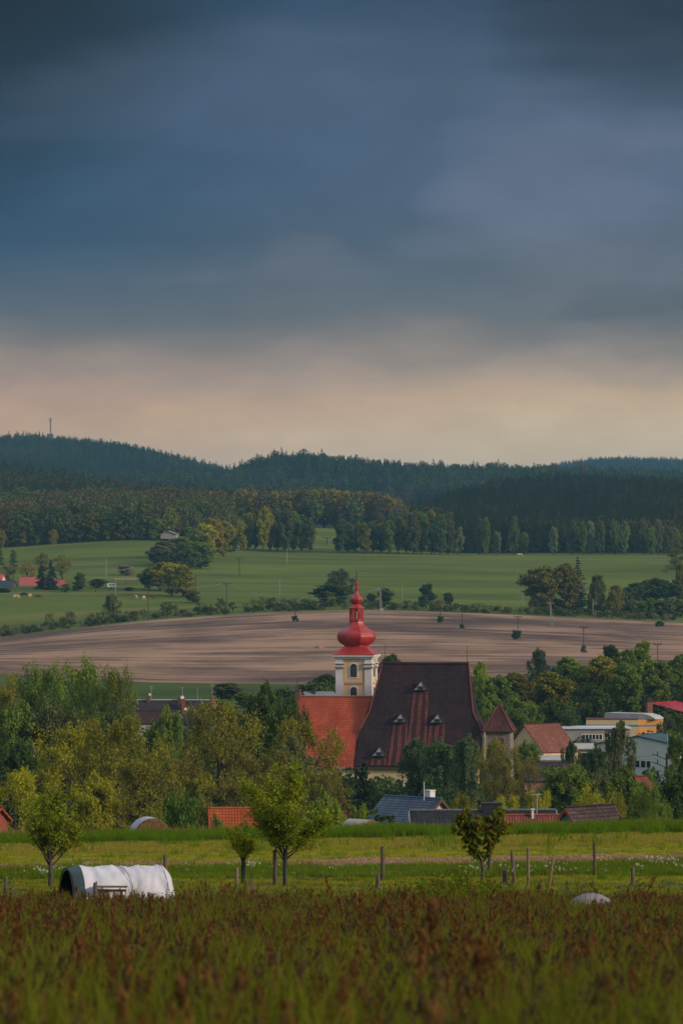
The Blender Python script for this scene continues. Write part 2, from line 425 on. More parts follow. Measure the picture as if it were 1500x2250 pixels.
tag(strip('ground', -80, 160, 120, M_GROUND), 'mown grass and weedy verge with a bare earth strip', 'ground')
tag(strip('valley_floor', 160, 1000, 70, M_TOWN), 'green valley floor the village stands on', 'ground')
tag(strip('ploughed_field', 1000, 1450, 50, M_FIELD), 'wide bare brown ploughed field behind the church', 'field')
tag(strip('pasture', 1450, 2285, 60, M_PAST), 'open green pasture sloping up to the woods', 'pasture')
tag(strip('hills', 2285, 9000, 90, M_FLOOR), 'wooded hills on the skyline', 'hills')
# ---------------------------------------------------------------- scattering of stuff (grass, far-off woods)
def spikes(C, size, rng, aspect=2.4):
    """upright slips round the points C (seed heads)"""
    n = len(C); s = np.asarray(size) * np.ones(n); az = rng.uniform(0, 6.28, n)
    a = np.stack([np.cos(az), np.sin(az), np.zeros(n)], 1) * (s * .5)[:, None]
    b = rng.normal(0, .3, (n, 3)); b[:, 2] = 1; b = b * (s * .5 * aspect)[:, None]
    V = np.stack([C - b, C + a, C + b, C - a], 1).reshape(-1, 3)
    return V, np.arange(4 * n).reshape(n, 4)

def rand_quads(C, size, rng, aspect=1.0, flat=0.0, droop=0.0):
    """leaf-sized quads of random attitude round the points C; returns V, F arrays"""
    n = len(C); s = np.asarray(size) * np.ones(n)
    a = rng.normal(size=(n, 3)); a[:, 2] *= (1 - flat)
    a /= np.linalg.norm(a, axis=1)[:, None] + 1e-9
    b = rng.normal(size=(n, 3)); b[:, 2] -= droop * 2
    b -= (a * b).sum(1)[:, None] * a; b /= np.linalg.norm(b, axis=1)[:, None] + 1e-9
    # a is the long axis when droop, keep simple: b long axis
    a = a * (s * .5)[:, None]; b = b * (s * .5 * aspect)[:, None]
    V = np.stack([C - b, C + a * .9, C + b, C - a * .9], 1).reshape(-1, 3)
    return V, np.arange(4 * n).reshape(n, 4)

def join(parts):
    Vs, Fs, o = [], [], 0
    for V, Fc in parts: Vs.append(V); Fs.append(Fc + o); o += len(V)
    return np.concatenate(Vs), np.concatenate(Fs)

def proto_obj(name, me):
    return bpy.data.objects.new(name, me)      # never linked to the scene: only drawn through its scatter

def scatter(name, label, cat, pts, scale, rot, idx, protos):
    """ONE object of kind stuff: copies of the protos on points"""
    me = bpy.data.meshes.new(name); me.from_pydata(np.asarray(pts, float).tolist(), [], [])
    n = len(pts)
    scale = np.asarray(scale, float)
    if scale.ndim == 1: scale = np.repeat(scale[:, None], 3, 1)
    rot = np.asarray(rot, float)
    if rot.ndim == 1: rot = np.stack([np.zeros(n), np.zeros(n), rot], 1)
    for nm, typ, arr in (('sc', 'FLOAT_VECTOR', scale), ('rt', 'FLOAT_VECTOR', rot), ('ix', 'INT', np.asarray(idx, np.int32))):
        at = me.attributes.new(nm, typ, 'POINT')
        at.data.foreach_set('vector' if typ != 'INT' else 'value', arr.ravel())
    o = link_mesh(name, me); tag(o, label, cat, kind='stuff')
    pc = bpy.data.collections.new(name + '_kinds')
    for i, p in enumerate(protos): p.name = '%s_kind_%02d' % (name, i); pc.objects.link(p)
    g = bpy.data.node_groups.new(name + '_nodes', 'GeometryNodeTree')
    g.interface.new_socket('Geometry', in_out='INPUT', socket_type='NodeSocketGeometry')
    g.interface.new_socket('Geometry', in_out='OUTPUT', socket_type='NodeSocketGeometry')
    N = g.nodes; L = g.links
    gi = N.new('NodeGroupInput'); go = N.new('NodeGroupOutput'); ip = N.new('GeometryNodeInstanceOnPoints')
    ci = N.new('GeometryNodeCollectionInfo'); ci.inputs['Collection'].default_value = pc
    ci.inputs['Separate Children'].default_value = True; ci.inputs['Reset Children'].default_value = True
    def at(nm, dt):
        a = N.new('GeometryNodeInputNamedAttribute'); a.data_type = dt; a.inputs['Name'].default_value = nm
        return a.outputs['Attribute']
    L.new(gi.outputs[0], ip.inputs['Points']); L.new(ci.outputs[0], ip.inputs['Instance'])
    ip.inputs['Pick Instance'].default_value = True
    L.new(at('ix', 'INT'), ip.inputs['Instance Index']); L.new(at('rt', 'FLOAT_VECTOR'), ip.inputs['Rotation'])
    L.new(at('sc', 'FLOAT_VECTOR'), ip.inputs['Scale'])
    L.new(ip.outputs[0], go.inputs[0])
    md = o.modifiers.new('scatter', 'NODES'); md.node_group = g
    return o

def fan(rng, d0, d1, dens, margin=.10, extra=2.0):
    """random ground points between two distances, covering the view and some way beside it"""
    half = .0889 + margin * .3
    area = half * (d1 * d1 - d0 * d0) + 2 * extra * (d1 - d0)
    n = int(area * dens)
    d = np.sqrt(rng.uniform(d0 * d0, d1 * d1, n)) if d0 > 5 else rng.uniform(d0, d1, n)
    x = rng.uniform(-1, 1, n) * (half * d + extra)
    return x, d

def on_ground(x, y, sink=0.0): return np.stack([x, y, zg(x, y) - sink], 1)

# -- grasses
def blade_verts(rng, n, h, hw, lean, spread, seg=3):
    """n bent tapering blades from the ground; quads"""
    parts = []
    az = rng.uniform(0, 2 * np.pi, n); H = h * rng.uniform(.55, 1.0, n); ln = lean * rng.uniform(.2, 1, n) * H
    bx = rng.normal(0, spread, n); by = rng.normal(0, spread, n)
    fa = rng.uniform(0, np.pi, n)
    V = np.zeros((n, 2 * (seg + 1), 3))
    for k in range(seg + 1):
        t = k / seg; w = hw * (1 - t ** 1.6 * .9)
        cx = bx + np.cos(az) * ln * t * t; cy = by + np.sin(az) * ln * t * t; cz = H * t * (1 - .12 * t)
        V[:, 2 * k, 0] = cx - np.cos(fa) * w; V[:, 2 * k, 1] = cy - np.sin(fa) * w; V[:, 2 * k, 2] = cz
        V[:, 2 * k + 1, 0] = cx + np.cos(fa) * w; V[:, 2 * k + 1, 1] = cy + np.sin(fa) * w; V[:, 2 * k + 1, 2] = cz
    f = np.array([[2 * k, 2 * k + 1, 2 * k + 3, 2 * k + 2] for k in range(seg)])
    base = (np.arange(n) * 2 * (seg + 1))[:, None, None]
    return V.reshape(-1, 3), (f[None] + base).reshape(-1, 4)

G_GREEN = leafmat('grass_blades', (.088, .100, .010), .35, .5, .4)
G_DARK = leafmat('grass_dark', (.052, .072, .010), .3, .4, .4)
G_LUSH = leafmat('grass_lush', (.070, .130, .008), .35, .25, .35)
G_TAN = leafmat('grass_tan', (.17, .13, .045), .3, .4, .4)
G_RUST = leafmat('sorrel_seed', (.108, .052, .019), .22, .3, .5)
G_BROWN = leafmat('seed_heads', (.060, .040, .022), .2, .3, .5)
G_STEM = leafmat('grass_stem', (.11, .085, .018), .25, .5, .4)
G_MOWN = leafmat('mown_blades', (.20, .20, .014), .35, .5, .35)
G_WHITE = leafmat('white_flower', (.42, .42, .38), .2, 0, .2)
G_YEL = leafmat('yellow_flower', (.55, .38, .02), .2, 0, .2)
G_CLOD = plain('earth_clod', (.34, .19, .12), .95, .5, 4)

def tuft(rng, n, h, hw, mat, lean=.5, spread=.05, seg=3):
    V, Fc = blade_verts(rng, n, h, hw, lean, spread, seg); return np_mesh('tuft', V, Fc, mat)
def seedy(rng, stems, h, mat_head, head=.28, hw=.012, nq=26, mat_stem=None, q=.022):
    """upright stems with loose seed heads on top; two materials"""
    V1, F1 = blade_verts(rng, stems, h, .0028, .22, .05, 3)
    V1r = V1.reshape(stems, 8, 3)
    C = []
    for i in range(stems):
        tip = V1r[i, 6]; mid = V1r[i, 4]
        t = rng.uniform(0, 1, nq) ** .8 * 1.1
        p = tip[None] + (mid - tip)[None] * (t * head * 2)[:, None]
        p += rng.normal(0, hw, (nq, 3)) * (.4 + t)[:, None]
        C.append(p)
    V2, F2 = spikes(np.concatenate(C), rng.uniform(.6, 1.3, nq * stems) * q * .7, rng)
    V, Fc = join([(V1, F1), (V2, F2)])
    me = np_mesh('seedy', V, Fc, mat_stem or G_STEM); me.materials.append(mat_head)
    mi = np.zeros(len(Fc), np.int32); mi[len(F1):] = 1; me.polygons.foreach_set('material_index', mi)
    return me

def near_grass():
    rng = np.random.default_rng(5)
    pr = [proto_obj('a', tuft(rng, 24, .74, .007, G_GREEN, .35, .07)), proto_obj('b', tuft(rng, 26, .52, .006, G_DARK, .6, .08)),
          proto_obj('c', tuft(rng, 20, .62, .0045, G_STEM, .4, .07)),
          proto_obj('d', seedy(rng, 4, .74, G_RUST, .36, .016, 60, q=.024)), proto_obj('e', seedy(rng, 5, .72, G_BROWN, .20, .009, 36, q=.018)),
          proto_obj('f', seedy(rng, 7, .66, G_BROWN, .14, .006, 18, q=.015)),
          proto_obj('g', tuft(rng, 14, .40, .016, G_GREEN, .8, .06)), proto_obj('h', seedy(rng, 3, .5, G_YEL, .06, .012, 12, q=.018))]
    X, Y, SC, IX = [], [], [], []
    for d0, d1, dens, k in ((2.6, 12, 75, .95), (12, 25, 55, 1.0), (25, 50, 34, 1.05), (50, 91, 24, 1.1), (91, 97, 7, 1.0)):
        x, y = fan(rng, d0, d1, dens, .10, 3.0); n = len(x)
        # patches where one kind takes over
        pa = np.sin(x * 1.1 + 2 * np.sin(y * .21)) * np.sin(y * .33 + x * .4) + rng.normal(0, .5, n)
        u = rng.uniform(0, 1, n)
        rust = np.clip(.055 + .06 * pa, .01, .20)
        green = np.where(y < 13, .78, np.where(y < 26, .55, .34))
        ix = np.where(u < rust, 3, np.where(u < rust + .14, 4, np.where(u < rust + .28, 5, np.where(u < rust + .28 + green * .62, 0, np.where(u < rust + .32 + green * .95, 1, 2)))))
        ix = np.where((rng.uniform(0, 1, n) < .12), 6, ix)
        ix = np.where((rng.uniform(0, 1, n) < .004) & (y < 30), 7, ix)
        X.append(x); Y.append(y); IX.append(ix); SC.append(k * np.where(rng.uniform(0, 1, n) < .05, 1.22, 1.0) * rng.uniform(.62, 1.12, n) * np.clip(.92 + .08 * pa, .8, 1.08))
    X = np.concatenate(X); Y = np.concatenate(Y); IX = np.concatenate(IX); SC = np.concatenate(SC)
    # trodden patch in front of the tarp-covered heap, and the field's ragged far edge
    px = 750 + F * X / Y
    low = (px > 1232) & (px < 1362) & (Y > 66) & (Y < 84)
    SC = np.where(low, SC * .92, SC)
    keep = ~((px > 1225) & (px < 1365) & (Y > 79.5) & (Y < 86))
    X, Y, IX, SC = X[keep], Y[keep], IX[keep], SC[keep]
    n = len(X)
    scatter('meadow_grass', 'tall unmown meadow grass with rust brown sorrel seed heads', 'grass', on_ground(X, Y, .02), SC,
            np.stack([rng.normal(0, .07, n), rng.normal(0, .07, n), rng.uniform(0, 6.28, n)], 1), IX, pr)
near_grass()

def verge():
    rng = np.random.default_rng(8)
    # mown grass
    pr = [proto_obj('a', tuft(rng, 26, .085, .005, G_MOWN, .9, .09, 2)), proto_obj('b', tuft(rng, 26, .07, .005, G_DARK, .9, .1, 2)), proto_obj('c', tuft(rng, 18, .09, .004, G_TAN, .9, .09, 2)),
          proto_obj('d', tuft(rng, 22, .3, .006, G_LUSH, .6, .08))]
    x, y = fan(rng, 89, 152, 16, .1, 2); n = len(x)
    px = 750 + F * x / y
    dirt = (y > 120.8) & (y < 127.8) & (rng.uniform(0, 1, n) < np.clip((px + 100) / 900, .35, 1)) & (np.sin(x * .8 + y) * .3 + rng.uniform(0, 1, n) > .12)
    u = rng.uniform(0, 1, n); ix = np.where(u < .62, 0, np.where(u < .80, 1, 2))
    ix = np.where((y > 137) & (u > .45), 2, ix)
    sc = np.where(y > 137, 2.0, 1.0) * np.where((y > 110) & (y < 121.5), 1.2, 1.0)
    ix = np.where((u > .985), 3, ix)
    k = ~dirt
    scatter('mown_grass', 'short mown grass in pale and dark green strips', 'grass', on_ground(x, y, .01)[k], (sc * rng.uniform(.7, 1.3, n))[k], rng.uniform(0, 6.28, n)[k], ix[k], pr)
    # rough tall strip on the crest
    pr = [proto_obj('a', tuft(rng, 26, .62, .009, G_LUSH, .5, .12)), proto_obj('b', tuft(rng, 26, .5, .009, G_DARK, .6, .12)), proto_obj('c', tuft(rng, 16, .66, .006, G_GREEN, .4, .12))]
    x, y = fan(rng, 150, 161, 26, .1, 3); n = len(x)
    u = rng.uniform(0, 1, n); pa = np.sin(x * .9) * np.sin(x * .23 + 1.2) + np.sin(x * 2.3 + y) * .3
    sc = rng.uniform(.6, 1.05, n) * (1 + .16 * pa) * np.where(px_of(x, y) < 560, .92, 1.0)
    scatter('tall_grass', 'lush knee high bright green grass along the crest', 'grass', on_ground(x, y, .02), sc, rng.uniform(0, 6.28, n), np.where(u < .6, 0, np.where(u < .8, 1, 2)), pr)
    # flowery strip
    pr = [proto_obj('a', tuft(rng, 22, .26, .006, G_LUSH, .7, .1)), proto_obj('b', seedy(rng, 3, .30, G_WHITE, .03, .010, 7, q=.022)), proto_obj('c', tuft(rng, 18, .3, .006, G_GREEN, .6, .1)),
          proto_obj('d', tuft(rng, 14, .16, .03, G_DARK, .9, .1))]
    x, y = fan(rng, 109.5, 119.5, 14, .1, 2); n = len(x)
    px = px_of(x, y); u = rng.uniform(0, 1, n)
    pa = np.sin(x * .7 + 1) * np.sin(x * .31 + y * .2)
    ix = np.where(u < np.clip(.03 + .10 * pa, .008, .14), 1, np.where(u < .55, 0, np.where(u < .85, 2, 3)))
    scatter('flowery_grass', 'green weedy strip dotted with white dandelion clocks', 'grass', on_ground(x, y, .01), rng.uniform(.7, 1.3, n) * (1 + .3 * pa), rng.uniform(0, 6.28, n), ix, pr)
    # clods on the bare strip
    prc = []
    for s in range(4):
        b = MB(); r2 = random.Random(s)
        vs = [(r2.uniform(.7, 1.1) * math.cos(a) * math.cos(e), r2.uniform(.7, 1.1) * math.sin(a) * math.cos(e), .55 * r2.uniform(.8, 1.2) * math.sin(e)) for e in (-.9, -.1, .7) for a in [k * 1.047 for k in range(6)]] + [(0, 0, .6)]
        fs = [(i * 6 + k, i * 6 + (k + 1) % 6, (i + 1) * 6 + (k + 1) % 6, (i + 1) * 6 + k) for i in range(2) for k in range(6)] + [(12 + k, 12 + (k + 1) % 6, 18) for k in range(6)]
        b.add(vs, fs); prc.append(proto_obj('p', b.mesh('clod', G_CLOD)))
    x, y = fan(rng, 120.6, 128, 16, .1, 2); k = rng.uniform(0, 1, len(x)) < np.clip((px_of(x, y) + 100) / 900, .3, 1); x, y = x[k], y[k]; n = len(x)
    scatter('earth_clods', 'crumbly reddish brown clods of bare earth', 'earth', on_ground(x, y, .0), rng.uniform(.02, .085, n) ** 1.0, rng.uniform(0, 6.28, n), rng.integers(0, 4, n), prc)
    # leafy weeds behind the meadow's far edge
    pr = [proto_obj('a', weed(rng, .95, 90, .06, G_GREEN)), proto_obj('b', weed(rng, .8, 70, .06)), proto_obj('c', tuft(rng, 20, .45, .008, G_GREEN, .5, .1))]
    px = rng.uniform(830, 1135, 330); y = rng.uniform(88, 98, 330); x = (px - 750) * y / F
    k = 1 - np.abs(px - 985) / 190
    scatter('leafy_weeds', 'patch of waist high leafy green weeds before the fence', 'weeds', on_ground(x, y, .02), rng.uniform(.5, 1.0, 330) * (.45 + .75 * k), rng.uniform(0, 6.28, 330), rng.integers(0, 3, 330), pr)
    px = np.concatenate([rng.uniform(280, 400, 26), rng.uniform(0, 60, 40)]); y = np.concatenate([rng.uniform(89, 92.5, 26), rng.uniform(90, 94, 40)]); x = (px - 750) * y / F
    scatter('leafy_stalks', 'thin leafy stalks standing before the white tunnel', 'weeds', on_ground(x, y, .02), rng.uniform(.7, 1.15, 66), rng.uniform(0, 6.28, 66), rng.integers(0, 2, 66),
            [proto_obj('a', weed(rng, .85, 40, .03, G_DARK)), proto_obj('b', weed(rng, .8, 26, .03, G_TAN))])
def px_of(x, y): return 750 + F * x / y
def weed(rng, h, n, q=.05, mat=None):
    V1, F1 = blade_verts(rng, 5, h, .005, .25, .08, 3)
    st = V1.reshape(5, 8, 3); C = []
    for i in range(n):
        s = st[rng.integers(0, 5)]; t = rng.uniform(.5, 3); k = int(t)
        k = min(k, 2); p = s[2 * k] + (s[2 * k + 2] - s[2 * k]) * (t - k); C.append(p + rng.normal(0, .03, 3))
    V2, F2 = rand_quads(np.array(C), q * rng.uniform(.6, 1.3, n), rng, 1.8)
    V, Fc = join([(V1, F1), (V2, F2)]); return np_mesh('weed', V, Fc, mat or G_LUSH)
verge()

# ---------------------------------------------------------------- trees
def unit(v): return v / (np.linalg.norm(v) + 1e-9)
def grow(seed, H, Rad, bole=.22, levels=3, n1=14, n2=5, n3=4, up=.5, gnarl=.18, trunk_r=None, prof='round', droop=0.0, forks=1, bend=0.0):
    """skeleton: returns list of limbs (points, radii) and list of twig points"""
    rng = np.random.default_rng(seed); limbs = []; tips = []
    tr = trunk_r or H * .018
    def prof_r(t):
        if prof == 'round': return math.sqrt(max(.02, 1 - (2 * t - 1) ** 2)) * (1.05 - .12 * t)
        if prof == 'dome': return math.sqrt(max(.02, 1 - t * t * .98)) * (.75 + .35 * min(1, t * 3))
        if prof == 'cone': return (1 - t) * .95 + .08
        if prof == 'oval': return math.sin(math.pi * min(.97, t * .86 + .12)) ** .8
        return 1
    def limb(p, d, L, r, lev):
        k = 5 if lev < 3 else 3
        pts = [p]; q = p.copy(); dd = d.copy()
        for i in range(k):
            dd = unit(dd + rng.normal(0, gnarl, 3) + np.array([0, 0, (up * .14 if lev < 3 else up * .05) - droop * .25 * (lev >= 2)]))
            q = q + dd * L / k; pts.append(q)
        rads = [r * (1 - .8 * i / k) for i in range(k + 1)]
        if lev < levels + 1: limbs.append((pts, rads, lev))
        if lev >= levels:
            for i in range(1, k + 1): tips.append(pts[i])
            return
        m = n2 if lev == 1 else n3
        for j in range(m):
            t = .3 + .7 * (j + rng.uniform(.2, .9)) / m; f = t * k; i = min(int(f), k - 1)
            pp = pts[i] + (pts[i + 1] - pts[i]) * (f - i)
            ax = unit(pts[i + 1] - pts[i])
            side = unit(np.cross(ax, rng.normal(size=3)))
            nd = unit(ax * .75 + side * rng.uniform(.6, 1.0) + np.array([0, 0, .12 * up]))
            limb(pp, nd, L * rng.uniform(.42, .62) * (1.1 - .35 * t), r * (1 - .7 * t) * .6, lev + 1)
        limb(pts[-1], unit(pts[-1] - pts[-2]), L * .35, r * .22, max(lev + 1, levels))
    # trunk(s)
    for fk in range(forks):
        lean = np.array([0, 0, 1.0]) if forks == 1 else unit(np.array([math.cos(fk * 2 * math.pi / forks + .2) * .3, math.sin(fk * 2 * math.pi / forks) * .2, 1.0]))
        base = np.zeros(3); pts = [base]; q = base.copy(); K = 8; dd = np.array([0, 0, 1.0])
        for i in range(K):
            tgt = np.array([0, 0, 1.0]) if (i / K < bole) else lean
            dd = unit(dd * .6 + tgt * .5 + rng.normal(0, gnarl * .35, 3)); q = q + dd * H * .93 / K; pts.append(q)
        rads = [tr * ((1 - i / K) ** .8 * .95 + .04) * (1.25 if i == 0 else 1) for i in range(K + 1)]
        limbs.append((pts, rads, 0))
        m = max(3, n1 // forks)
        for j in range(m):
            t = bole + (1 - bole) * (j + rng.uniform(0, .6)) / m * .97; f = t * K; i = min(int(f), K - 1)
            pp = pts[i] + (pts[i + 1] - pts[i]) * (f - i)
            az = j * 2.399 + rng.uniform(-.4, .4); tt = (t - bole) / (1 - bole)
            el = up * (.35 + .75 * tt) + rng.uniform(-.12, .12)
            d = np.array([math.cos(az) * math.cos(el), math.sin(az) * math.cos(el), math.sin(el)])
            L = Rad * prof_r(tt) * rng.uniform(.8, 1.12) / max(.5, math.cos(el) * .9 + .1)
            L = min(L, (H * 1.02 - pp[2]) / max(.15, d[2]) if d[2] > .15 else L)
            limb(pp, d, max(L, H * .05), tr * (1 - t) * .75 + tr * .08, 1)
        for i in range(K - 1, K + 1): tips.append(pts[i])
    return limbs, np.array(tips)

def vase(seed, H, Rad, nm=11, n2=7, n3=4, bole=.27, tr=.05, el0=40, el1=86, up=.25, gn=.07):
    """young tree whose steep limbs all leave the stem low down"""
    rng = np.random.default_rng(seed); limbs = []; tips = []
    limbs.append(([np.array([0, 0, 0]), np.array([.01, 0, bole * H * .5]), np.array([0, 0, bole * H * 1.12])], [tr * 1.2, tr, tr * .8], 0))
    cz, hz = .64 * H, .37 * H
    def run(p, d, L, r, k, g, lev):
        pts = [p]; q = p.copy(); dd = d.copy()
        for i in range(k): dd = unit(dd + rng.normal(0, g, 3) + np.array([0, 0, up * .2])); q = q + dd * L / k; pts.append(q)
        limbs.append((pts, [r * (1 - .8 * i / k) for i in range(k + 1)], lev)); return pts
    for j in range(nm):
        el = R(el0 + (el1 - el0) * ((j * .618) % 1)); az = j * 2.399 + rng.uniform(-.3, .3); d = np.array([math.cos(az) * math.cos(el), math.sin(az) * math.cos(el), math.sin(el)])
        p = np.array([0, 0, H * bole * rng.uniform(.82, 1.12)])
        L = .1 * H
        while True:
            e = p + d * L
            if ((e[0] ** 2 + e[1] ** 2) / Rad ** 2 + ((e[2] - cz) / hz) ** 2 > 1 and e[2] > cz - hz * .6) or L > H: break
            L += .02 * H
        pts = run(p, d, L * rng.uniform(.86, 1.02), tr * .40, 6, gn, 1)
        for m in range(n2):
            t = (.22 + .76 * (m + rng.uniform(0, 1)) / n2) * 6; i = min(int(t), 5); pp = pts[i] + (pts[i + 1] - pts[i]) * (t - i); ax = unit(pts[i + 1] - pts[i])
            nd = unit(ax * .8 + rng.normal(0, .5, 3) + np.array([0, 0, up])); s2 = run(pp, nd, L * rng.uniform(.2, .36) * (1.15 - .4 * t / 6), tr * .16, 4, gn * 1.6, 2)
            for q in range(n3):
                i2 = rng.integers(0, 4); s3 = run(s2[i2], unit(unit(s2[i2 + 1] - s2[i2]) * .7 + rng.normal(0, .55, 3) + np.array([0, 0, up])), L * rng.uniform(.07, .15), tr * .07, 3, gn * 2, 3); tips += s3[1:]
            tips += s2[2:]
        tips += pts[4:]
    return limbs, np.array(tips)

def wood_mesh(name, limbs, mat, minlev=9, n0=7, thin=1.0):
    b = MB()
    for pts, rads, lev in limbs:
        if lev > minlev: continue
        if lev >= 2 and len(pts) > 4: pts = pts[::2] + ([pts[-1]] if len(pts) % 2 == 0 else []); rads = rads[::2] + ([rads[-1]] if len(rads) % 2 == 0 else [])
        b.tube(pts, [max(r * thin, .006) for r in rads], n0 if lev == 0 else (4 if lev == 1 else 3), cap=(lev == 0))
    return b.mesh(name, mat)

def leaf_cloud(seed, tips, per, sig, size, aspect=1.3, droop=0.0, clump=0.0, flat=.3):
    rng = np.random.default_rng(seed + 99)
    n = len(tips) * per
    C = np.repeat(tips, per, 0)
    off = rng.normal(size=(n, 3))
    if clump: off = off / (np.linalg.norm(off, axis=1)[:, None] + 1e-9) * (rng.uniform(0, 1, n) ** .4 * clump)[:, None]; off[:, 2] *= .75
    else: off *= sig
    if droop: off[:, 2] = -np.abs(rng.exponential(droop, n)); off[:, :2] *= .45
    return rand_quads(C + off, size * rng.uniform(.6, 1.35, n), rng, aspect, flat, 1.0 if droop else 0)

def fit(limbs, V, H, Rad):
    """scale so the tree is exactly H high and about 2*Rad wide"""
    zmax = np.percentile(V[:, 2], 99.7); r = np.percentile(np.hypot(V[:, 0], V[:, 1]), 97)
    kz = H / zmax; kr = Rad / r
    for i, (pts, rads, lev) in enumerate(limbs):
        limbs[i] = ([np.array([p[0] * kr, p[1] * kr, p[2] * kz]) for p in pts], rads, lev)
    return limbs, V * np.array([kr, kr, kz])

def make_broad(seed, H=14, Rad=5.2, per=13, leaf=.36, clump=.95, **kw):
    kw.setdefault('bole', .10); kw.setdefault('n1', 20); kw.setdefault('up', .7)
    limbs, tips = grow(seed, H, Rad, **kw)
    rng = np.random.default_rng(seed); tips = tips[rng.permutation(len(tips))[:1500]]
    V, Fc = leaf_cloud(seed, tips, per, .4, leaf, 1.3, clump=clump)
    limbs, V = fit(limbs, V, H, Rad)
    return wood_mesh('trunk', limbs, BARK, 1), np_mesh('crown', V, Fc, LEAF)
def make_sparse(seed, H=15, Rad=6.5, per=9, leaf=.25, sig=.36, mat=None, **kw):
    kw.setdefault('bole', .14); kw.setdefault('n1', 13); kw.setdefault('n2', 6); kw.setdefault('n3', 5); kw.setdefault('up', .75); kw.setdefault('gnarl', .26)
    limbs, tips = grow(seed, H, Rad, trunk_r=H * .026, **kw)
    V, Fc = leaf_cloud(seed, tips, per, sig, leaf, 1.4)
    limbs, V = fit(limbs, V, H, Rad)
    return wood_mesh('trunk', limbs, mat or BARK, 3, thin=1.25), np_mesh('crown', V, Fc, LEAF)
def make_birch(seed, H=15, Rad=3.2):
    limbs, tips = grow(seed, H, Rad, bole=.12, n1=20, n2=4, n3=3, up=.95, gnarl=.15, prof='oval', droop=.5, trunk_r=.14)
    V, Fc = leaf_cloud(seed, tips, 18, .3, .23, 1.6, droop=.9)
    limbs, V = fit(limbs, V, H, Rad)
    return wood_mesh('trunk', limbs, BARK_B, 1), np_mesh('crown', V, Fc, LEAF)
def make_conifer(seed, H=16, Rad=3.6, layers=22, ragged=.25, leaf=.3, bole=.06, power=.85, mat=None):
    rng = np.random.default_rng(seed); C = []; b = MB()
    b.tube([(0, 0, 0), (0, 0, H * .5), (0, 0, H * .97)], [H * .014, H * .008, .02], 6)
    for i in range(layers):
        t = i / (layers - 1); z = H * (bole + (1 - bole) * t); r = Rad * ((1 - t) ** power) * rng.uniform(1 - ragged, 1.05) + .12
        nb = int(7 + 6 * (1 - t))
        for k in range(nb):
            a = rng.uniform(0, 6.28); L = r * rng.uniform(.7, 1.1)
            if i % 2 == 0 and k < 5: b.tube([(0, 0, z), (math.cos(a) * L * .8, math.sin(a) * L * .8, z - L * .12)], [.05, .015], 3, cap=False)
            m = int(10 + 26 * L / Rad)
            u = rng.uniform(.1, 1, m) ** .7
            p = np.stack([np.cos(a) * L * u, np.sin(a) * L * u, z - .22 * L * u ** 1.5 + .1 * L * u ** 4], 1) + rng.normal(0, .10 + .05 * L, (m, 3)) * np.array([1, 1, .55])
            C.append(p)
    C = np.concatenate(C)
    V, Fc = rand_quads(C, leaf * rng.uniform(.6, 1.3, len(C)), rng, 1.5, .2, .4)
    return b.mesh('trunk', mat or BARK), np_mesh('crown', V, Fc, LEAF)
def make_pine(seed, H=16, Rad=3.2):
    """bare tall stem, ragged flat-layered crown"""
    rng = np.random.default_rng(seed); C = []; b = MB()
    b.tube([(0, 0, 0), (.1, 0, H * .5), (0, .1, H * .95)], [H * .016, H * .012, .03], 6)
    for i in range(13):
        t = i / 12; z = H * (.42 + .56 * t); a = i * 2.4; L = Rad * (1 - .75 * t) * rng.uniform(.75, 1.1)
        e = np.array([math.cos(a) * L, math.sin(a) * L, z + L * .15]); b.tube([(0, 0, z), tuple(e)], [.07, .02], 4, cap=False)
        for k in range(5):
            c = e * np.array([.35 + .16 * k] * 2 + [1]) + rng.normal(0, .3, 3); C.append(c + rng.normal(0, 1, (60, 3)) * np.array([.5, .5, .26]))
    C = np.concatenate(C); V, Fc = rand_quads(C, .26 * rng.uniform(.6, 1.3, len(C)), rng, 1.5)
    return b.mesh('trunk', BARK), np_mesh('crown', V, Fc, LEAF)
def make_shrub(seed, H=3.0, Rad=2.0, leaf=.2, per=9, sparse=False):
    limbs, tips = grow(seed, H, Rad, bole=.02, n1=16, n2=4, n3=3, up=.7, prof='dome', trunk_r=.06)
    V, Fc = leaf_cloud(seed, tips, per, .22, leaf, 1.4)
    limbs, V = fit(limbs, V, H, Rad)
    return wood_mesh('stems', limbs, BARK_G, 2), np_mesh('leaves', V, Fc, LEAF)

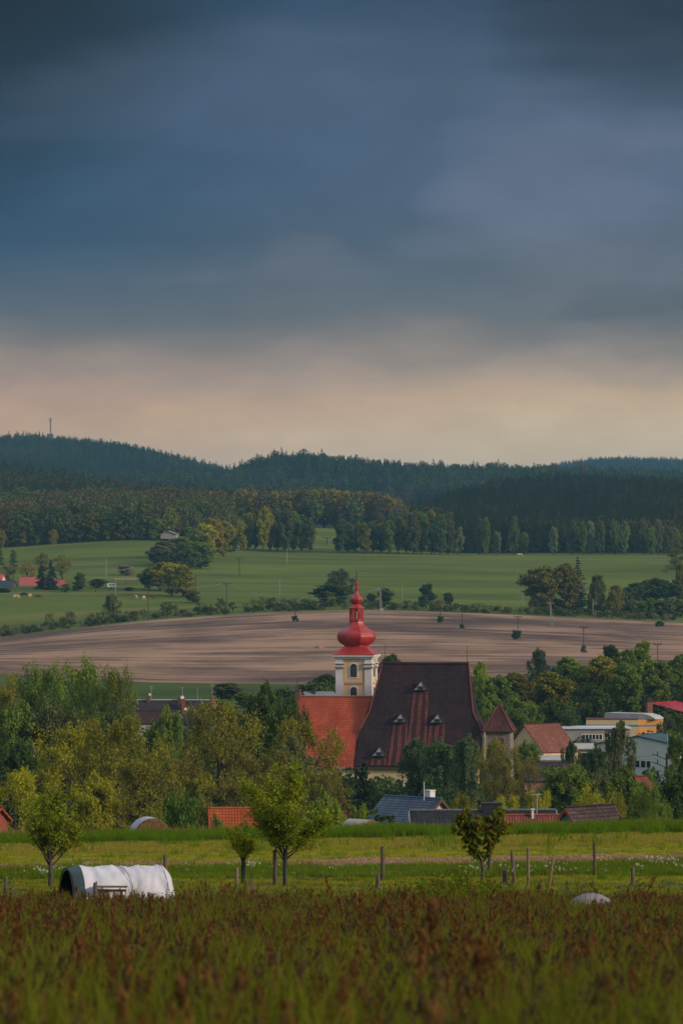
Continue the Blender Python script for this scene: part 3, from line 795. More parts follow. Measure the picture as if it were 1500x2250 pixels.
PR = {}
PH = {'edge': 18, 'broad': 14, 'sparse': 15, 'birch': 15, 'spruce': 16, 'pine': 16, 'yew': 10, 'orchard': 4.5, 'shrub': 3.0, 'twiggy': 14}
PW = {'edge': 7.4, 'broad': 10.4, 'sparse': 13, 'birch': 6.4, 'spruce': 7.2, 'pine': 6.4, 'yew': 8, 'orchard': 4.6, 'shrub': 4.0, 'twiggy': 9}
def protos():
    PR['broad'] = [make_broad(11), make_broad(12, prof='dome', clump=.8), make_broad(13, n1=24, clump=.7, leaf=.30), make_broad(14, prof='oval')]
    PR['sparse'] = [make_sparse(21), make_sparse(22, gnarl=.32), make_sparse(23, n1=15, forks=2), make_sparse(24)]
    PR['twiggy'] = [make_sparse(26, 14, 4.5, 4, .17, .28, prof='oval', up=1.0, n1=16), make_sparse(27, 14, 4.5, 5, .17, .28, prof='oval', up=1.0, n1=16)]
    PR['birch'] = [make_birch(31), make_birch(32), make_birch(33)]
    PR['spruce'] = [make_conifer(41), make_conifer(42, ragged=.4)]
    PR['yew'] = [make_conifer(45, 10, 4.0, 20, .3, .34, .04, .7)]
    PR['edge'] = [make_broad(81, 18, 3.7, 11, .55, 1.1, prof='oval', bole=.10, n1=26, n3=3), make_broad(82, 18, 3.7, 11, .55, 1.1, prof='dome', bole=.08, n1=26, n3=3), make_broad(83, 18, 3.7, 11, .55, 1.1, prof='oval', bole=.06, n1=24, n3=3)]
    PR['pine'] = [make_pine(51), make_pine(52)]
    PR['orchard'] = [make_broad(61, 4.5, 2.3, 5, .2, .32, bole=.28, n1=12, n2=4, n3=3, trunk_r=.12), make_broad(62, 4.5, 2.3, 4, .2, .34, bole=.25, prof='dome', n1=12, n2=4, n3=3, trunk_r=.12),
                     make_sparse(63, 4.5, 2.3, 3, .14, .12, n2=4, n3=3, bole=.25)]
    PR['shrub'] = [make_shrub(71), make_shrub(72), make_shrub(73, 3, 2, .16, 6)]
protos()

TREE_RNG = random.Random(4)
def tree(kind, px, top, width, d, col, label, cat='tree', group=None, var=None, z=None, name=None):
    """one tree: an Empty at its foot, trunk and crown below it; reaches photo row `top`"""
    x = (px - 750) * d / F
    zb = zg1(x, d) if z is None else z
    H = P(px, top, d).z - zb
    if H < .5: print('LOW TREE', kind, px, top, d, H); H = .8
    wd = width * d / F
    v = TREE_RNG.randrange(len(PR[kind])) if var is None else var
    nm = name or {'edge': 'broadleaf_tree', 'broad': 'broadleaf_tree', 'sparse': 'budding_tree', 'twiggy': 'budding_tree', 'birch': 'birch_tree', 'spruce': 'spruce_tree', 'yew': 'conifer_tree', 'pine': 'pine_tree', 'orchard': 'orchard_tree', 'shrub': 'shrub'}[kind]
    r = empty(nm, (x, d, zb - .05), TREE_RNG.uniform(0, 6.28)); tag(r, label, cat, group)
    kz = H / PH[kind]; kr = wd / PW[kind]
    tm, cm = PR[kind][v]
    for mesh, n in ((tm, 'stem' if kind == 'shrub' else 'trunk'), (cm, 'crown')):
        o = bpy.data.objects.new(n, mesh); COL.objects.link(o); o.parent = r; o.scale = (kr, kr, kz)
        if n == 'crown': g_ = 1.4 if 1400 < d < 1960 else 1.25; o.color = (col[0] * g_, col[1] * g_, col[2] * g_, 1)
    return r
# ---------------------------------------------------------------- building materials
def strip_tiles():
    """newer red tiles under each dormer, with two sooty streaks washed down them"""
    m, t = newmat('patched_tiles'); uv = t.new('ShaderNodeTexCoord').outputs['UV']
    b = t.new('ShaderNodeTexBrick'); t.put(b, 'Vector', uv); b.offset = 0.0
    b.inputs['Scale'].default_value = 1; b.inputs['Brick Width'].default_value = .36; b.inputs['Row Height'].default_value = .40; b.inputs['Mortar Size'].default_value = .05; b.inputs['Mortar Smooth'].default_value = .5
    b.inputs['Color1'].default_value = (.15, .045, .038, 1); b.inputs['Color2'].default_value = (.24, .070, .055, 1); b.inputs['Mortar'].default_value = (.07, .022, .02, 1)
    at = t.new('ShaderNodeAttribute'); at.attribute_name = 'across'; ds = t.new('ShaderNodeAttribute'); ds.attribute_name = 'down'
    n = t.noise(t.mapv(uv, (1.5, .35, 1)), 1.0, 3, .6)
    a = t.math('ABSOLUTE', at.outputs['Fac']); a = t.math('ABSOLUTE', t.math('SUBTRACT', a, .45))
    k = t.math('SUBTRACT', 1.0, t.math('DIVIDE', a, t.math('ADD', .12, t.math('MULTIPLY', n, .38))), clamp=True)
    k = t.math('MULTIPLY', t.math('MULTIPLY', k, 2.0, clamp=True), t.math('MULTIPLY', ds.outputs['Fac'], 4.0, clamp=True))
    c = t.mix(t.math('MULTIPLY', k, .9), b.outputs[0], (.028, .014, .015))
    n2 = t.noise(uv, .5, 4, .6); c = t.mix(t.ramp(n2, [(.4, (0, 0, 0)), (.75, (.6, .6, .6))]), c, (.05, .022, .02))
    finish(t, bsdf(t, c, .85, b.outputs[1], .4, .04)); return m
PLASTER = plain('cream_plaster', (.74, .54, .29), .9, .12, .5, stain=(.50, .36, .22))
GREYWALL = plain('grey_render', (.42, .42, .42), .9, .15, 1)
WHITE = plain('white_plaster', (.72, .70, .68), .9, .12, .6, stain=(.45, .43, .40))
STONE = plain('rubble_stone', (.27, .22, .17), .95, .45, 2.2)
REDMETAL = plain('red_sheet_metal', (.42, .030, .026), .36, .3, .8, spec=.5, stain=(.22, .028, .03))
DARKMETAL = plain('dark_metal', (.03, .03, .032), .6, .2, 2)
GLASS = plain('dark_glass', (.02, .024, .03), .15, .1, 1, spec=.5)
LOUVRE = plain('louvre_slats', (.075, .065, .055), .8, .2, 3)
T_DARK = tiles('old_dark_tiles', (.058, .026, .026), (.015, .010, .012), .36, .40, groove=.16, var=.3, streak=.35)
T_NEW = strip_tiles()
T_RED = tiles('orange_tiles', (.50, .105, .045), (.24, .04, .022), .34, .42, groove=.15, var=.12)
T_TURRET = tiles('turret_tiles', (.12, .042, .034), (.03, .015, .013), .3, .35, var=.3)
T_RIGHT = tiles('brown_red_tiles', (.26, .10, .062), (.12, .045, .03), .4, .5, var=.25, groove=.1)
LEAD = plain('lead_sheet', (.035, .037, .042), .6, .3, 2)

def arched(w, h, n=8, pointed=False):
    """outline of an arched opening, (x, z) from the sill"""
    if pointed:
        pts = [(w / 2, 0), (w / 2, h - w * .8)]
        for k in range(1, 6): t = k / 6; pts.append((w / 2 * (1 - t) ** .75 if t < 1 else 0, h - w * .8 + w * .8 * math.sin(t * math.pi / 2)))
        pts.append((0, h)); return pts + [(-x, z) for x, z in reversed(pts[:-1])]
    r = w / 2; pts = [(r, 0)]
    for k in range(n + 1): a = math.pi * k / n; pts.append((r * math.cos(a), h - r + r * math.sin(a)))
    return pts + [(-r, 0)]

def put_panel(b, prof, cx, y0, y1, cz): b.prism([(cx + x, cz + z) for x, z in prof], y0, y1)

# ---------------------------------------------------------------- the church
CH = P(934, 1457, 655)                     # middle of the big roof's ridge
ROT = R(-9.6)
zgr = -38.6 - CH.z                        # ground under it, from the ridge

def church():
    root = empty('church', CH, ROT)
    tag(root, 'large church with a towering dark tiled roof, right of the red onion tower', 'church')
    rl, rr = -7.4, 7.4
    # eave ring of the steep roof, counter-clockwise seen from above
    z1, z2 = -8.2, -11.5
    upper = [(-8.9, -4.4), (8.7, -4.4), (8.9, 1.0), (6.6, 4.4), (-8.9, 4.4)]
    lower = [(-10.4, -6.1), (10.5, -6.1), (10.8, 1.2), (8.0, 6.1), (-10.4, 6.1)]
    b = MB()
    L, Rr = (rl, 0, 0), (rr, 0, 0)
    U = [(x, y, z1) for x, y in upper]; W_ = [(x, y, z2) for x, y in lower]
    b.slab([L, U[0], U[1], Rr], .25); b.slab([Rr, U[1], U[2]], .25); b.slab([Rr, U[2], U[3]], .25); b.slab([Rr, U[3], U[4], L], .25); b.slab([L, U[4], U[0]], .25)
    for i in range(5):
        j = (i + 1) % 5; b.slab([U[i], W_[i], W_[j], U[j]], .25)
    # the southern aisle: same pitch carried further down
    b.slab([(-10.4, -6.1, z2), (-10.6, -9.7, -17.2), (10.3, -9.7, -17.2), (10.4, -6.1, z2)], .3)
    b.build('roof', T_DARK, root)
    rb = MB()
    rb.tube([(rl - .1, 0, .08), (0, 0, .0), (rr + .1, 0, .08)], .17, 6)
    rb.build('ridge_tiles', T_TURRET, root)
    HT = tiles('hip_tiles', (.22, .07, .05), (.10, .035, .03), .3, .4)
    for line in ([(rr, 0, .05), (8.75, -4.45, z1 + .1), (10.55, -6.15, z2 + .1)], [(rl, 0, .05), (-8.95, -4.45, z1 + .1), (-10.45, -6.15, z2 + .1)]):
        hp = MB(); hp.tube(line, .14, 5); hp.build('hip_tiles', HT, root)
    w = MB()
    w.box(-10.2, 10.1, -9.2, -5.9, zgr - 1, -17.35)
    w.prism([(-10.18, -17.35), (10.08, -17.35), (10.08, -17.0), (-10.18, -17.0)], -9.15, -6.0)
    # choir walls behind the aisle, with the sloping side of the aisle closed
    for sx in (-10.2, 10.05):
        w.add([(sx - .15, -9.2, -17.3), (sx - .15, -5.9, -17.3), (sx - .15, -5.9, -11.7), (sx + .15, -9.2, -17.3), (sx + .15, -5.9, -17.3), (sx + .15, -5.9, -11.7)],
              [(0, 2, 1), (3, 4, 5), (0, 1, 4, 3), (1, 2, 5, 4), (2, 0, 3, 5)])
    prof = [(-9.9, -5.88), (10.1, -5.88), (10.4, 1.0), (7.7, 5.7), (-9.9, 5.7)]
    w.add([(x, y, zgr - 1) for x, y in prof] + [(x, y, z2 - .1) for x, y in prof], [(4, 3, 2, 1, 0), (5, 6, 7, 8, 9)] + [(i, (i + 1) % 5, (i + 1) % 5 + 5, i + 5) for i in range(5)])
    w.build('wall', PLASTER, root)
    c = MB(); c.box(-10.5, 10.4, -9.75, -9.3, -17.62, -17.3); c.build('cornice', plain('brown_cornice', (.10, .07, .055)), root)
    for wx in (-3.2, 2.2, 7.2):
        f = MB(); put_panel(f, arched(1.75, 5.4, pointed=True), wx, -9.26, -9.18, -24.6); wf = f.build('window', STONE, root)
        g = MB(); put_panel(g, arched(1.35, 5.0, pointed=True), wx, -9.30, -9.262, -24.4); g.build('pane', GLASS, wf)
        m = MB(); m.box(wx - .05, wx + .05, -9.36, -9.302, -24.4, -19.6); m.box(wx - .6, wx + .6, -9.36, -9.302, -22.3, -22.2); m.box(wx - .6, wx + .6, -9.361, -9.302, -20.9, -20.8); m.build('mullion', STONE, wf)
    f = MB(); f.box(-6.15, -5.25, -9.28, -9.19, -23.0, -20.4); f.build('blind_window', plain('grey_shutter', (.16, .15, .14)), root)
    for bx in (-9.6, 9.4):
        bt = MB(); bt.box(bx - .45, bx + .45, -10.3, -9.19, zgr - 1, -21.5); bt.add([(bx - .45, -10.3, -21.5), (bx + .45, -10.3, -21.5), (bx + .45, -9.19, -20.2), (bx - .45, -9.19, -20.2), (bx - .45, -9.19, -21.5), (bx + .45, -9.19, -21.5)], [(0, 1, 2, 3), (0, 3, 4), (1, 5, 2)]); bt.build('buttress', PLASTER, root)
    # dormers with the lighter patched strips of tiles under them
    a1 = math.atan2(8.2, 4.4)
    def on_slope(z):            # y of the southern roof surface at height z
        if z > z1: return -4.4 * z / z1
        if z > z2: return -4.4 - 1.7 * (z - z1) / (z2 - z1)
        return -6.1 - 3.6 * (z - z2) / (-17.2 - z2)
    for i, (px, pt, pb) in enumerate(((924, 1496.5, 1515), (878.5, 1567, 1584.5), (959, 1567, 1585), (831, 1638.5, 1657), (1008, 1643.5, 1660))):
        k = 655 / F
        zb = -(pb - 1457) * k * .992; zt = -(pt - 1457) * k * .992
        yb = on_slope(zb)
        x = ((px - 934) * (655 + yb) / F + yb * math.sin(-ROT) * -1 * -1) / math.cos(ROT)
        # invert: screen x = x cos + y sin(9.6) ... for rotation -9.6: X = x cos(r) - y sin(r)
        x = ((px - 934) * (655 + yb) / F + yb * math.sin(ROT)) / math.cos(ROT)
        w2, h = 1.28, zt - zb
        d = MB()
        yf = yb - .75
        yt = on_slope(zt) - .1; yr = on_slope(zt + .1) + .3
        # swept roof: concave flanks to a small ridge
        ridge_f = (x, yf + .35, zt); ridge_b = (x, on_slope(zt) + .25, zt + .05)
        for s in (-1, 1):
            P0 = (x + s * w2, yf - .12, zb - .02); P1 = (x + s * w2 * .42, yf + .05, zb + h * .45)
            Q0 = (x + s * w2, on_slope(zb) + .3, zb + .1); Q1 = (x + s * w2 * .45, on_slope(zb + h * .45) + .35, zb + h * .5)
            f1 = [P0, P1, Q1, Q0]; f2 = [P1, ridge_f, ridge_b, Q1]
            if s == -1: f1.reverse(); f2.reverse()
            d.slab(f1[::-1], .07); d.slab(f2[::-1], .07)
        dr = empty('dormer', (0, 0, 0)); dr.parent = root
        d.build('dormer_roof', LEAD, dr)
        f = MB(); f.prism([(x - w2 * .92, zb - .02), (x + w2 * .92, zb - .02), (x + w2 * .4, zb + h * .42), (x, zt - .12), (x - w2 * .4, zb + h * .42)], yf + .12, yf + .3); f.build('dormer_front', GREYWALL, dr)
        g = MB(); g.box(x - .42, x + .42, yf + .06, yf + .115, zb + .08, zb + h * .42); g.box(x - w2, x + w2, yf + .0, yf + .1, zb - .14, zb + .02); g.build('opening', DARKMETAL, dr)
        st = MB()
        zs = [zb - .02] + [q for q in (z1, z2) if q < zb - .3] + [-17.0]
        grow_ = .1
        for q0, q1 in zip(zs[:-1], zs[1:]):
            wa = w2 * .98 + .045 * (zb - q0); wb = w2 * .98 + .045 * (zb - q1)
            off = .11
            st.slab([(x - wa, on_slope(q0) - off, q0), (x - wb - .05 * 0, on_slope(q1) - off, q1), (x + wb, on_slope(q1) - off, q1), (x + wa, on_slope(q0) - off, q0)], .14)
        so_ = st.build('tile_strip', T_NEW, root); me = so_.data
        ac = me.attributes.new('across', 'FLOAT', 'POINT'); dw = me.attributes.new('down', 'FLOAT', 'POINT')
        for vi, vv in enumerate(me.vertices):
            ac.data[vi].value = (vv.co.x - x) / (w2 * .98 + .045 * (zb - vv.co.z)); dw.data[vi].value = (zb - vv.co.z) / 3
    lr_ = MB()
    lr_.tube([(rl + .4, 0, 0), (rl + .45, 0, 3.2)], [.05, .025], 4); r1 = lr_.build('lightning_rod', DARKMETAL, root)
    lr_ = MB(); lr_.tube([(rr - .2, 0, 0), (rr - .25, 0, 3.1)], [.05, .025], 4); lr_.build('lightning_rod', DARKMETAL, root)
    dp = MB(); dp.tube([(10.5, -6.3, z2 - .1), (10.62, -6.35, z2 - 1), (10.62, -6.3, zgr)], .09, 6); dp.build('downpipe', plain('zinc', (.35, .36, .38), .5), root)

    # ---- the lower nave with the bright orange roof
    nv = empty('nave', CH, ROT)
    tag(nv, 'lower church wing under a bright orange-red tiled roof, left of the big dark roof', 'church wing')
    zr, ze = -5.75, -17.3
    b = MB()
    xl, xr = -22.6, -10.75
    b.slab([(xl, -1.2, zr), (xl, -6.9, -13.2), (xr, -6.9, -13.2), (xr + 1.8, -1.2, zr)], .25)
    b.slab([(xl, -6.9, -13.2), (xl, -9.6, ze), (xr, -9.6, ze), (xr, -6.9, -13.2)], .25)
    b.slab([(xr + 1.8, -1.2, zr), (xr, 7, -14), (xl, 7, -14), (xl, -1.2, zr)], .25)
    b.build('roof', T_RED, nv)
    rb = MB(); rb.tube([(xl, -1.2, zr + .06), (xr + 1.8, -1.2, zr + .06)], .16, 6); rb.build('ridge_tiles', plain('mortared_ridge', (.45, .20, .12), .9, .4, 3), nv)
    w = MB()
    w.prism([(-9.2, zgr - 1), (6.6, zgr - 1), (6.6, -13.8), (-1.2, zr - .4), (-6.8, -13.4), (-9.2, ze - .2)], xl + .3, xr - .05)
    w.v = [(y, x, z) for x, y, z in w.v]; w.f = [tuple(reversed(f)) for f in w.f]
    w.build('wall', PLASTER, nv)
    c = MB(); c.box(xl, xr - .02, -9.66, -9.22, ze - .3, ze - .02); c.build('cornice', plain('pink_cornice', (.42, .24, .18)), nv)
    ch_ = MB(); ch_.box(-22.2, -21.4, -1.7, -.7, -6.5, -4.7); ch_.box(-22.3, -21.3, -1.8, -.6, -4.7, -4.55); ch_.build('chimney', plain('old_brick', (.20, .10, .07), .9, .4, 4), nv)
    for wx in (-13.5, -17.5, -21.5):
        f = MB(); put_panel(f, arched(1.4, 3.4), wx, -9.27, -9.19, -22.9); wf = f.build('window', WHITE, nv)
        g = MB(); put_panel(g, arched(1.1, 3.1), wx, -9.31, -9.272, -22.75); g.build('pane', GLASS, wf)
church()

def tower():
    a = 3.0                                   # half width of the shaft
    k = 661 / F
    ct = P(783, 1437, 664)                    # middle of the tower at the eaves of its cap
    root = empty('church_tower', ct, ROT)
    tag(root, 'cream and white church tower under a red onion dome with lantern and spire', 'church tower')
    def z(py): return -(py - 1437) * k
    zb = -38.6 - ct.z
    b = MB(); b.box(-a, a, -a, a, zb, z(1447)); b.build('shaft', PLASTER, root)
    c = MB()
    for e, p0, p1 in ((.28, 1447, 1444.5), (.42, 1444.5, 1442), (.62, 1442, 1437.6)): c.box(-a - e, a + e, -a - e, a + e, z(p0), z(p1))
    c.build('cornice', WHITE, root)
    rots = [Matrix.Rotation(q * math.pi / 2, 4, 'Z') for q in range(4)]
    # corner pilasters, each an L round its corner
    for q in range(4):
        b = MB(); b.box(a - 1.08, a + .14, -a - .14, -a + 1.08, zb, z(1463))
        b.box(a - 1.08, a + .14, -a - .14, -a + 1.08, z(1455), z(1447.1))
        b.box(a - 1.10, a + .16, -a - .16, -a + 1.10, z(1463), z(1455))
        for p0, p1, e in ((1465.5, 1463.5, .30), (1463.5, 1462, .40), (1457.5, 1455.5, .36)): b.box(a - 1.08 - e * .6, a + .14 + e * .6, -a - .14 - e * .6, -a + 1.08 + e * .6, z(p0), z(p1))
        b.v = [tuple(rots[q] @ Vector(v)) for v in b.v]; pl = b.build('pilaster', WHITE, root)
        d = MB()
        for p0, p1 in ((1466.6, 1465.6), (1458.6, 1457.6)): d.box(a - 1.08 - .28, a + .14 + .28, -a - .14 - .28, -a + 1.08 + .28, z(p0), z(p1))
        d.v = [tuple(rots[q] @ Vector(v)) for v in d.v]; d.build('capital_shadow_band', plain('capital_shade', (.10, .075, .055)), pl)  # thin dark strips paint the shade under the capital mouldings
    for q in range(4):
        def fix(m): m.v = [tuple(rots[q] @ Vector(v)) for v in m.v]; return m
        # louvred windows
        for (sill, head, w) in ((1486.5, 1457.5, 1.14), (1536, 1508.5, 1.08)):
            h = (sill - head) * k
            s_ = MB(); put_panel(s_, arched(w + .52, h + .5), 0, -a - .07, -a + .02, z(sill) - .22); wf = fix(s_).build('window', WHITE, root)
            o = MB(); put_panel(o, arched(w, h), 0, -a - .10, -a - .072, z(sill)); fix(o).build('opening', DARKMETAL, wf)
            l = MB()
            for j in range(7):
                zz = z(sill) + .12 + j * (h - .7) / 6.2
                l.add([(-w / 2 + .06, -a - .2, zz), (w / 2 - .06, -a - .2, zz), (w / 2 - .06, -a - .105, zz + .13), (-w / 2 + .06, -a - .105, zz + .13), (-w / 2 + .06, -a - .2, zz + .03), (w / 2 - .06, -a - .2, zz + .03), (w / 2 - .06, -a - .105, zz + .16), (-w / 2 + .06, -a - .105, zz + .16)],
                      [(0, 3, 2, 1), (4, 5, 6, 7), (0, 1, 5, 4), (1, 2, 6, 5), (2, 3, 7, 6), (3, 0, 4, 7)])
            fix(l).build('louvres', LOUVRE, wf)
        m = MB()
        m.box(-1.55, 1.55, -a - .1, -a + .01, z(1503), z(1500.8)); m.box(-1.55, 1.55, -a - .06, -a + .01, z(1499.4), z(1498.4))
        m.box(-1.75, 1.75, -a - .05, -a + .01, z(1453), z(1451.5)); m.box(1.68, 1.75, -a - .05, -a + .01, z(1497), z(1453)); m.box(-1.75, -1.68, -a - .05, -a + .01, z(1497), z(1453))
        fix(m).build('panel_moulding', plain('ochre_moulding', (.50, .34, .18)), root)
    # red cap: square bell-cast skirt, then octagonal onion, lantern, small onion, finial
    def sq(prof):
        b = MB(); b.lathe([(r * math.sqrt(2), zz) for r, zz in prof], 4, math.pi / 4); return b
    ap = 1 / math.cos(math.pi / 8)
    def oct_(prof, n=8):
        b = MB(); b.lathe([(w / 2 * k * .97 * ap, z(py)) for w, py in prof], n, math.pi / 8); return b
    sk = sq([(a + .72, z(1437.6)), (a + .66, z(1436.6)), (a + .08, z(1432.5)), (a - .42, z(1428)), (a - .78, z(1424)), (a - .98, z(1420.5))]); sk.build('cap_skirt', REDMETAL, root)
    oct_([(52, 1421), (53, 1418), (66, 1414.5), (76, 1409.5), (82, 1404), (84, 1399), (83, 1394), (79, 1389.5), (71, 1386), (62, 1383.6), (62, 1383.2), (53, 1380.8), (42.5, 1377.5), (36, 1373.5), (32, 1369), (29.4, 1364.5)]).build('onion_dome', REDMETAL, root)
    oct_([(31, 1364.8), (33, 1364), (33, 1362.6), (29, 1362)]).build('gallery_ledge', REDMETAL, root)
    ln = MB()
    for j in range(8):
        t = math.pi / 8 + j * math.pi / 4; rr = 13.2 * k * ap
        x, y = rr * math.cos(t), rr * math.sin(t)
        ln.tube([(x, y, z(1362)), (x, y, z(1337.5))], .17, 5)
        t2 = t + math.pi / 8; x2, y2 = 13.0 * k * math.cos(t2), 13.0 * k * math.sin(t2)
        # arches between the posts: slim mullion and arched header
        tx, ty = -math.sin(t2), math.cos(t2)
        for (w0, w1, q0, q1) in ((-.16, .16, 1343, 1337.5), (-.42, .42, 1341, 1337.5), (-.42, .42, 1362, 1359.8)):
            n_ = Vector((math.cos(t2), math.sin(t2), 0)) * .06
            ps = [Vector((x2 + tx * w, y2 + ty * w, z(q))) for w, q in ((w0, q0), (w1, q0), (w1, q1), (w0, q1))]
            ln.add([p + n_ for p in ps] + [p - n_ for p in ps], [(0, 1, 2, 3), (7, 6, 5, 4), (0, 4, 5, 1), (1, 5, 6, 2), (2, 6, 7, 3), (3, 7, 4, 0)])
    ln.build('lantern', REDMETAL, root)
    oct_([(28, 1338), (32.5, 1336.6), (32.5, 1335), (29, 1333.5), (22, 1330.5), (17, 1327.5), (15.5, 1326.6), (17, 1326)]).build('lantern_roof', REDMETAL, root)
    oct_([(15, 1326.4), (19.5, 1325), (25, 1322), (27.8, 1318), (27.8, 1315), (25, 1312), (19, 1309.5), (13, 1307.5), (9, 1304), (6.6, 1301), (6, 1298.6), (8, 1298), (8, 1297), (5.6, 1296.4)], 8).build('small_onion', REDMETAL, root)
    oct_([(5.6, 1297), (6.5, 1294.6), (10, 1293), (10, 1291.6), (6.8, 1290), (6.6, 1286), (8, 1283.4), (8, 1282), (5.4, 1281), (6.6, 1279.6), (6.6, 1278.6), (3.6, 1277.6), (2.4, 1274)], 10).build('finial', REDMETAL, root)
    s = MB(); s.tube([(0, 0, z(1277)), (0, 0, z(1262)), (0, 0, z(1252.5))], [.09, .06, .03], 5); s.lathe([(.03, z(1260)), (.13, z(1259)), (.03, z(1257))], 6); s.build('spire_rod', DARKMETAL, root)
tower()

def turret():
    c = P(1096.5, 1547, 648)
    root = empty('stone_turret', c, ROT); tag(root, 'small square stone tower with a pointed brown roof, right of the church', 'tower')
    k = 648 / F; h = -60 * k; zb = -38.6 - c.z
    b = MB(); b.lathe([(2.62 * 1.414, h), (2.60 * 1.414, h + .12), (2.1 * 1.414, h + .95), (1.32 * 1.414, h + 2.3), (.62 * 1.414, h + 3.6), (.05, 0)], 4, math.pi / 4); b.build('roof', T_TURRET, root)
    for sx, sy in ((-1, -1), (1, -1), (1, 1), (-1, 1)):
        hp = MB(); hp.tube([(sx * 2.6, sy * 2.6, h + .1), (sx * 2.1, sy * 2.1, h + .98), (sx * 1.32, sy * 1.32, h + 2.33), (sx * .62, sy * .62, h + 3.63), (0, 0, .03)], .1, 5); hp.build('hip_tiles', MATS['hip_tiles'], root)
    s = MB(); s.tube([(0, 0, -.1), (0, 0, .5)], [.08, .02], 5); s.build('finial', DARKMETAL, root)
    w = MB(); w.box(-2.12, 2.12, -2.12, 2.12, zb - 1, h - .02); w.build('wall', STONE, root)
    g = MB(); g.box(.35, 1.0, -2.2, -2.122, h - 1.9, h - 1.0); g.build('opening', plain('rust_shutter', (.16, .06, .03)), root)
    for sx in (-1, 1):
        q = MB()
        for i in range(22):
            ww = .42 if i % 2 else .3
            q.box(min(sx * 2.15, sx * (2.15 - ww)), max(sx * 2.15, sx * (2.15 - ww)), -2.16, -2.0, h - .1 - .45 * (i + 1), h - .1 - .45 * i + (.0 if i % 2 else .001))
        q.build('corner_stones', plain('pale_quoin', (.36, .29, .22), .9, .3, 3), root)
turret()

# ---------------------------------------------------------------- houses
def house(name, label, c, L, Wd, rise, rot, wall, roof, wallh, cat='house', over=.35, chimneys=(), windows=(), ridge_mat=None, barge=None, flat=False, slope2=None, thick=.16):
    """gabled house; c: middle of the ridge, ridge along local x; local -y is the side facing us"""
    root = empty(name, c, rot); tag(root, label, cat)
    e = -rise; a = L / 2; w = Wd / 2
    p = e / w
    b = MB()
    ov = over
    b.slab([(-a - ov, 0, 0), (-a - ov, -w - ov, p * (w + ov)), (a + ov, -w - ov, p * (w + ov)), (a + ov, 0, 0)], thick)
    b.slab([(a + ov, 0, 0), (a + ov, w + ov, p * (w + ov)), (-a - ov, w + ov, p * (w + ov)), (-a - ov, 0, 0)], thick)
    rf = b.build('roof', roof, root)
    r = MB(); r.tube([(-a - ov, 0, .02), (a + ov, 0, .02)], .11, 6); r.build('ridge', ridge_mat or roof, rf)
    m = MB()
    t = thick * 1.15 / math.cos(math.atan2(rise, w)) * 1.0
    m.prism([(-w, e - wallh), (w, e - wallh), (w, e - t), (0, -t), (-w, e - t)], -a, a)
    m.v = [(y, x, z) for x, y, z in m.v]; m.f = [tuple(reversed(f)) for f in m.f]
    m.build('wall', wall, root)
    if barge:
        for s in (-1, 1):
            g = MB()
            for u in (-1, 1): g.slab([(s * (a + ov + .06), 0, -.02), (s * (a + ov + .06), u * (w + ov), p * (w + ov) - .02), (s * (a + ov + .06), u * (w + ov), p * (w + ov) - .3), (s * (a + ov + .06), 0, -.36)][::(1 if u * s < 0 else -1)], .06)
            g.build('bargeboard', barge, rf)
    for (x, y, h, sz, mt) in chimneys:
        g = MB(); zb = p * abs(y) - .4; g.box(x - sz, x + sz, y - sz, y + sz, zb, h); g.box(x - sz - .06, x + sz + .06, y - sz - .06, y + sz + .06, h, h + .1); g.build('chimney', mt, rf)
    for (face, u, z, ww, hh) in windows:        # face: 'f' front (-y), 'l' gable at -x, 'r' gable at +x
        f = MB(); g = MB()
        if face == 'f':
            f.box(u - ww / 2 - .08, u + ww / 2 + .08, -w - .04, -w + .02, z - .08, z + hh + .08); g.box(u - ww / 2, u + ww / 2, -w - .06, -w - .042, z, z + hh)
        else:
            s = -1 if face == 'l' else 1; x0 = s * a
            f.box(min(x0 + s * .04, x0 - s * .02), max(x0 + s * .04, x0 - s * .02), u - ww / 2 - .08, u + ww / 2 + .08, z - .08, z + hh + .08)
            g.box(min(x0 + s * .042, x0 + s * .06), max(x0 + s * .042, x0 + s * .06), u - ww / 2, u + ww / 2, z, z + hh)
        wf = f.build('window', WHITE, root); g.build('pane', GLASS, wf)
    return root

T_ORANGE = tiles('bright_orange_tiles', (.52, .115, .03), (.20, .035, .015), .26, .36, groove=.16, var=.15)
T_BLUE = tiles('blue_metal_tiles', (.075, .125, .19), (.010, .016, .03), 1.2, .40, groove=.18, var=.08, rough=.5, spec=.4)
T_GREY = tiles('charcoal_shingles', (.035, .038, .046), (.012, .013, .016), .4, .3, groove=.1, var=.2)
T_BROWN = tiles('weathered_brown_tiles', (.13, .085, .075), (.028, .018, .018), .3, .36, groove=.22, var=.35)
T_OLDRED = tiles('corrugated_red', (.34, .075, .05), (.09, .03, .025), .22, 1.4, groove=.3, var=.2)
T_PURPLE = tiles('slate_purple', (.055, .042, .046), (.022, .018, .02), .5, .4, var=.2)
GREENWALL = plain('green_render', (.10, .25, .19), .9, .15, 2)

BRICK = plain('red_brick', (.30, .09, .055), .9, .35, 4)
WOODB = plain('brown_boards', (.14, .07, .045), .85, .3, 4)
REDBARGE = plain('red_verge', (.30, .085, .06), .8, .3, 3)
BLUEWHITE = plain('bluish_white_trim', (.42, .52, .66), .8, .1, 3)

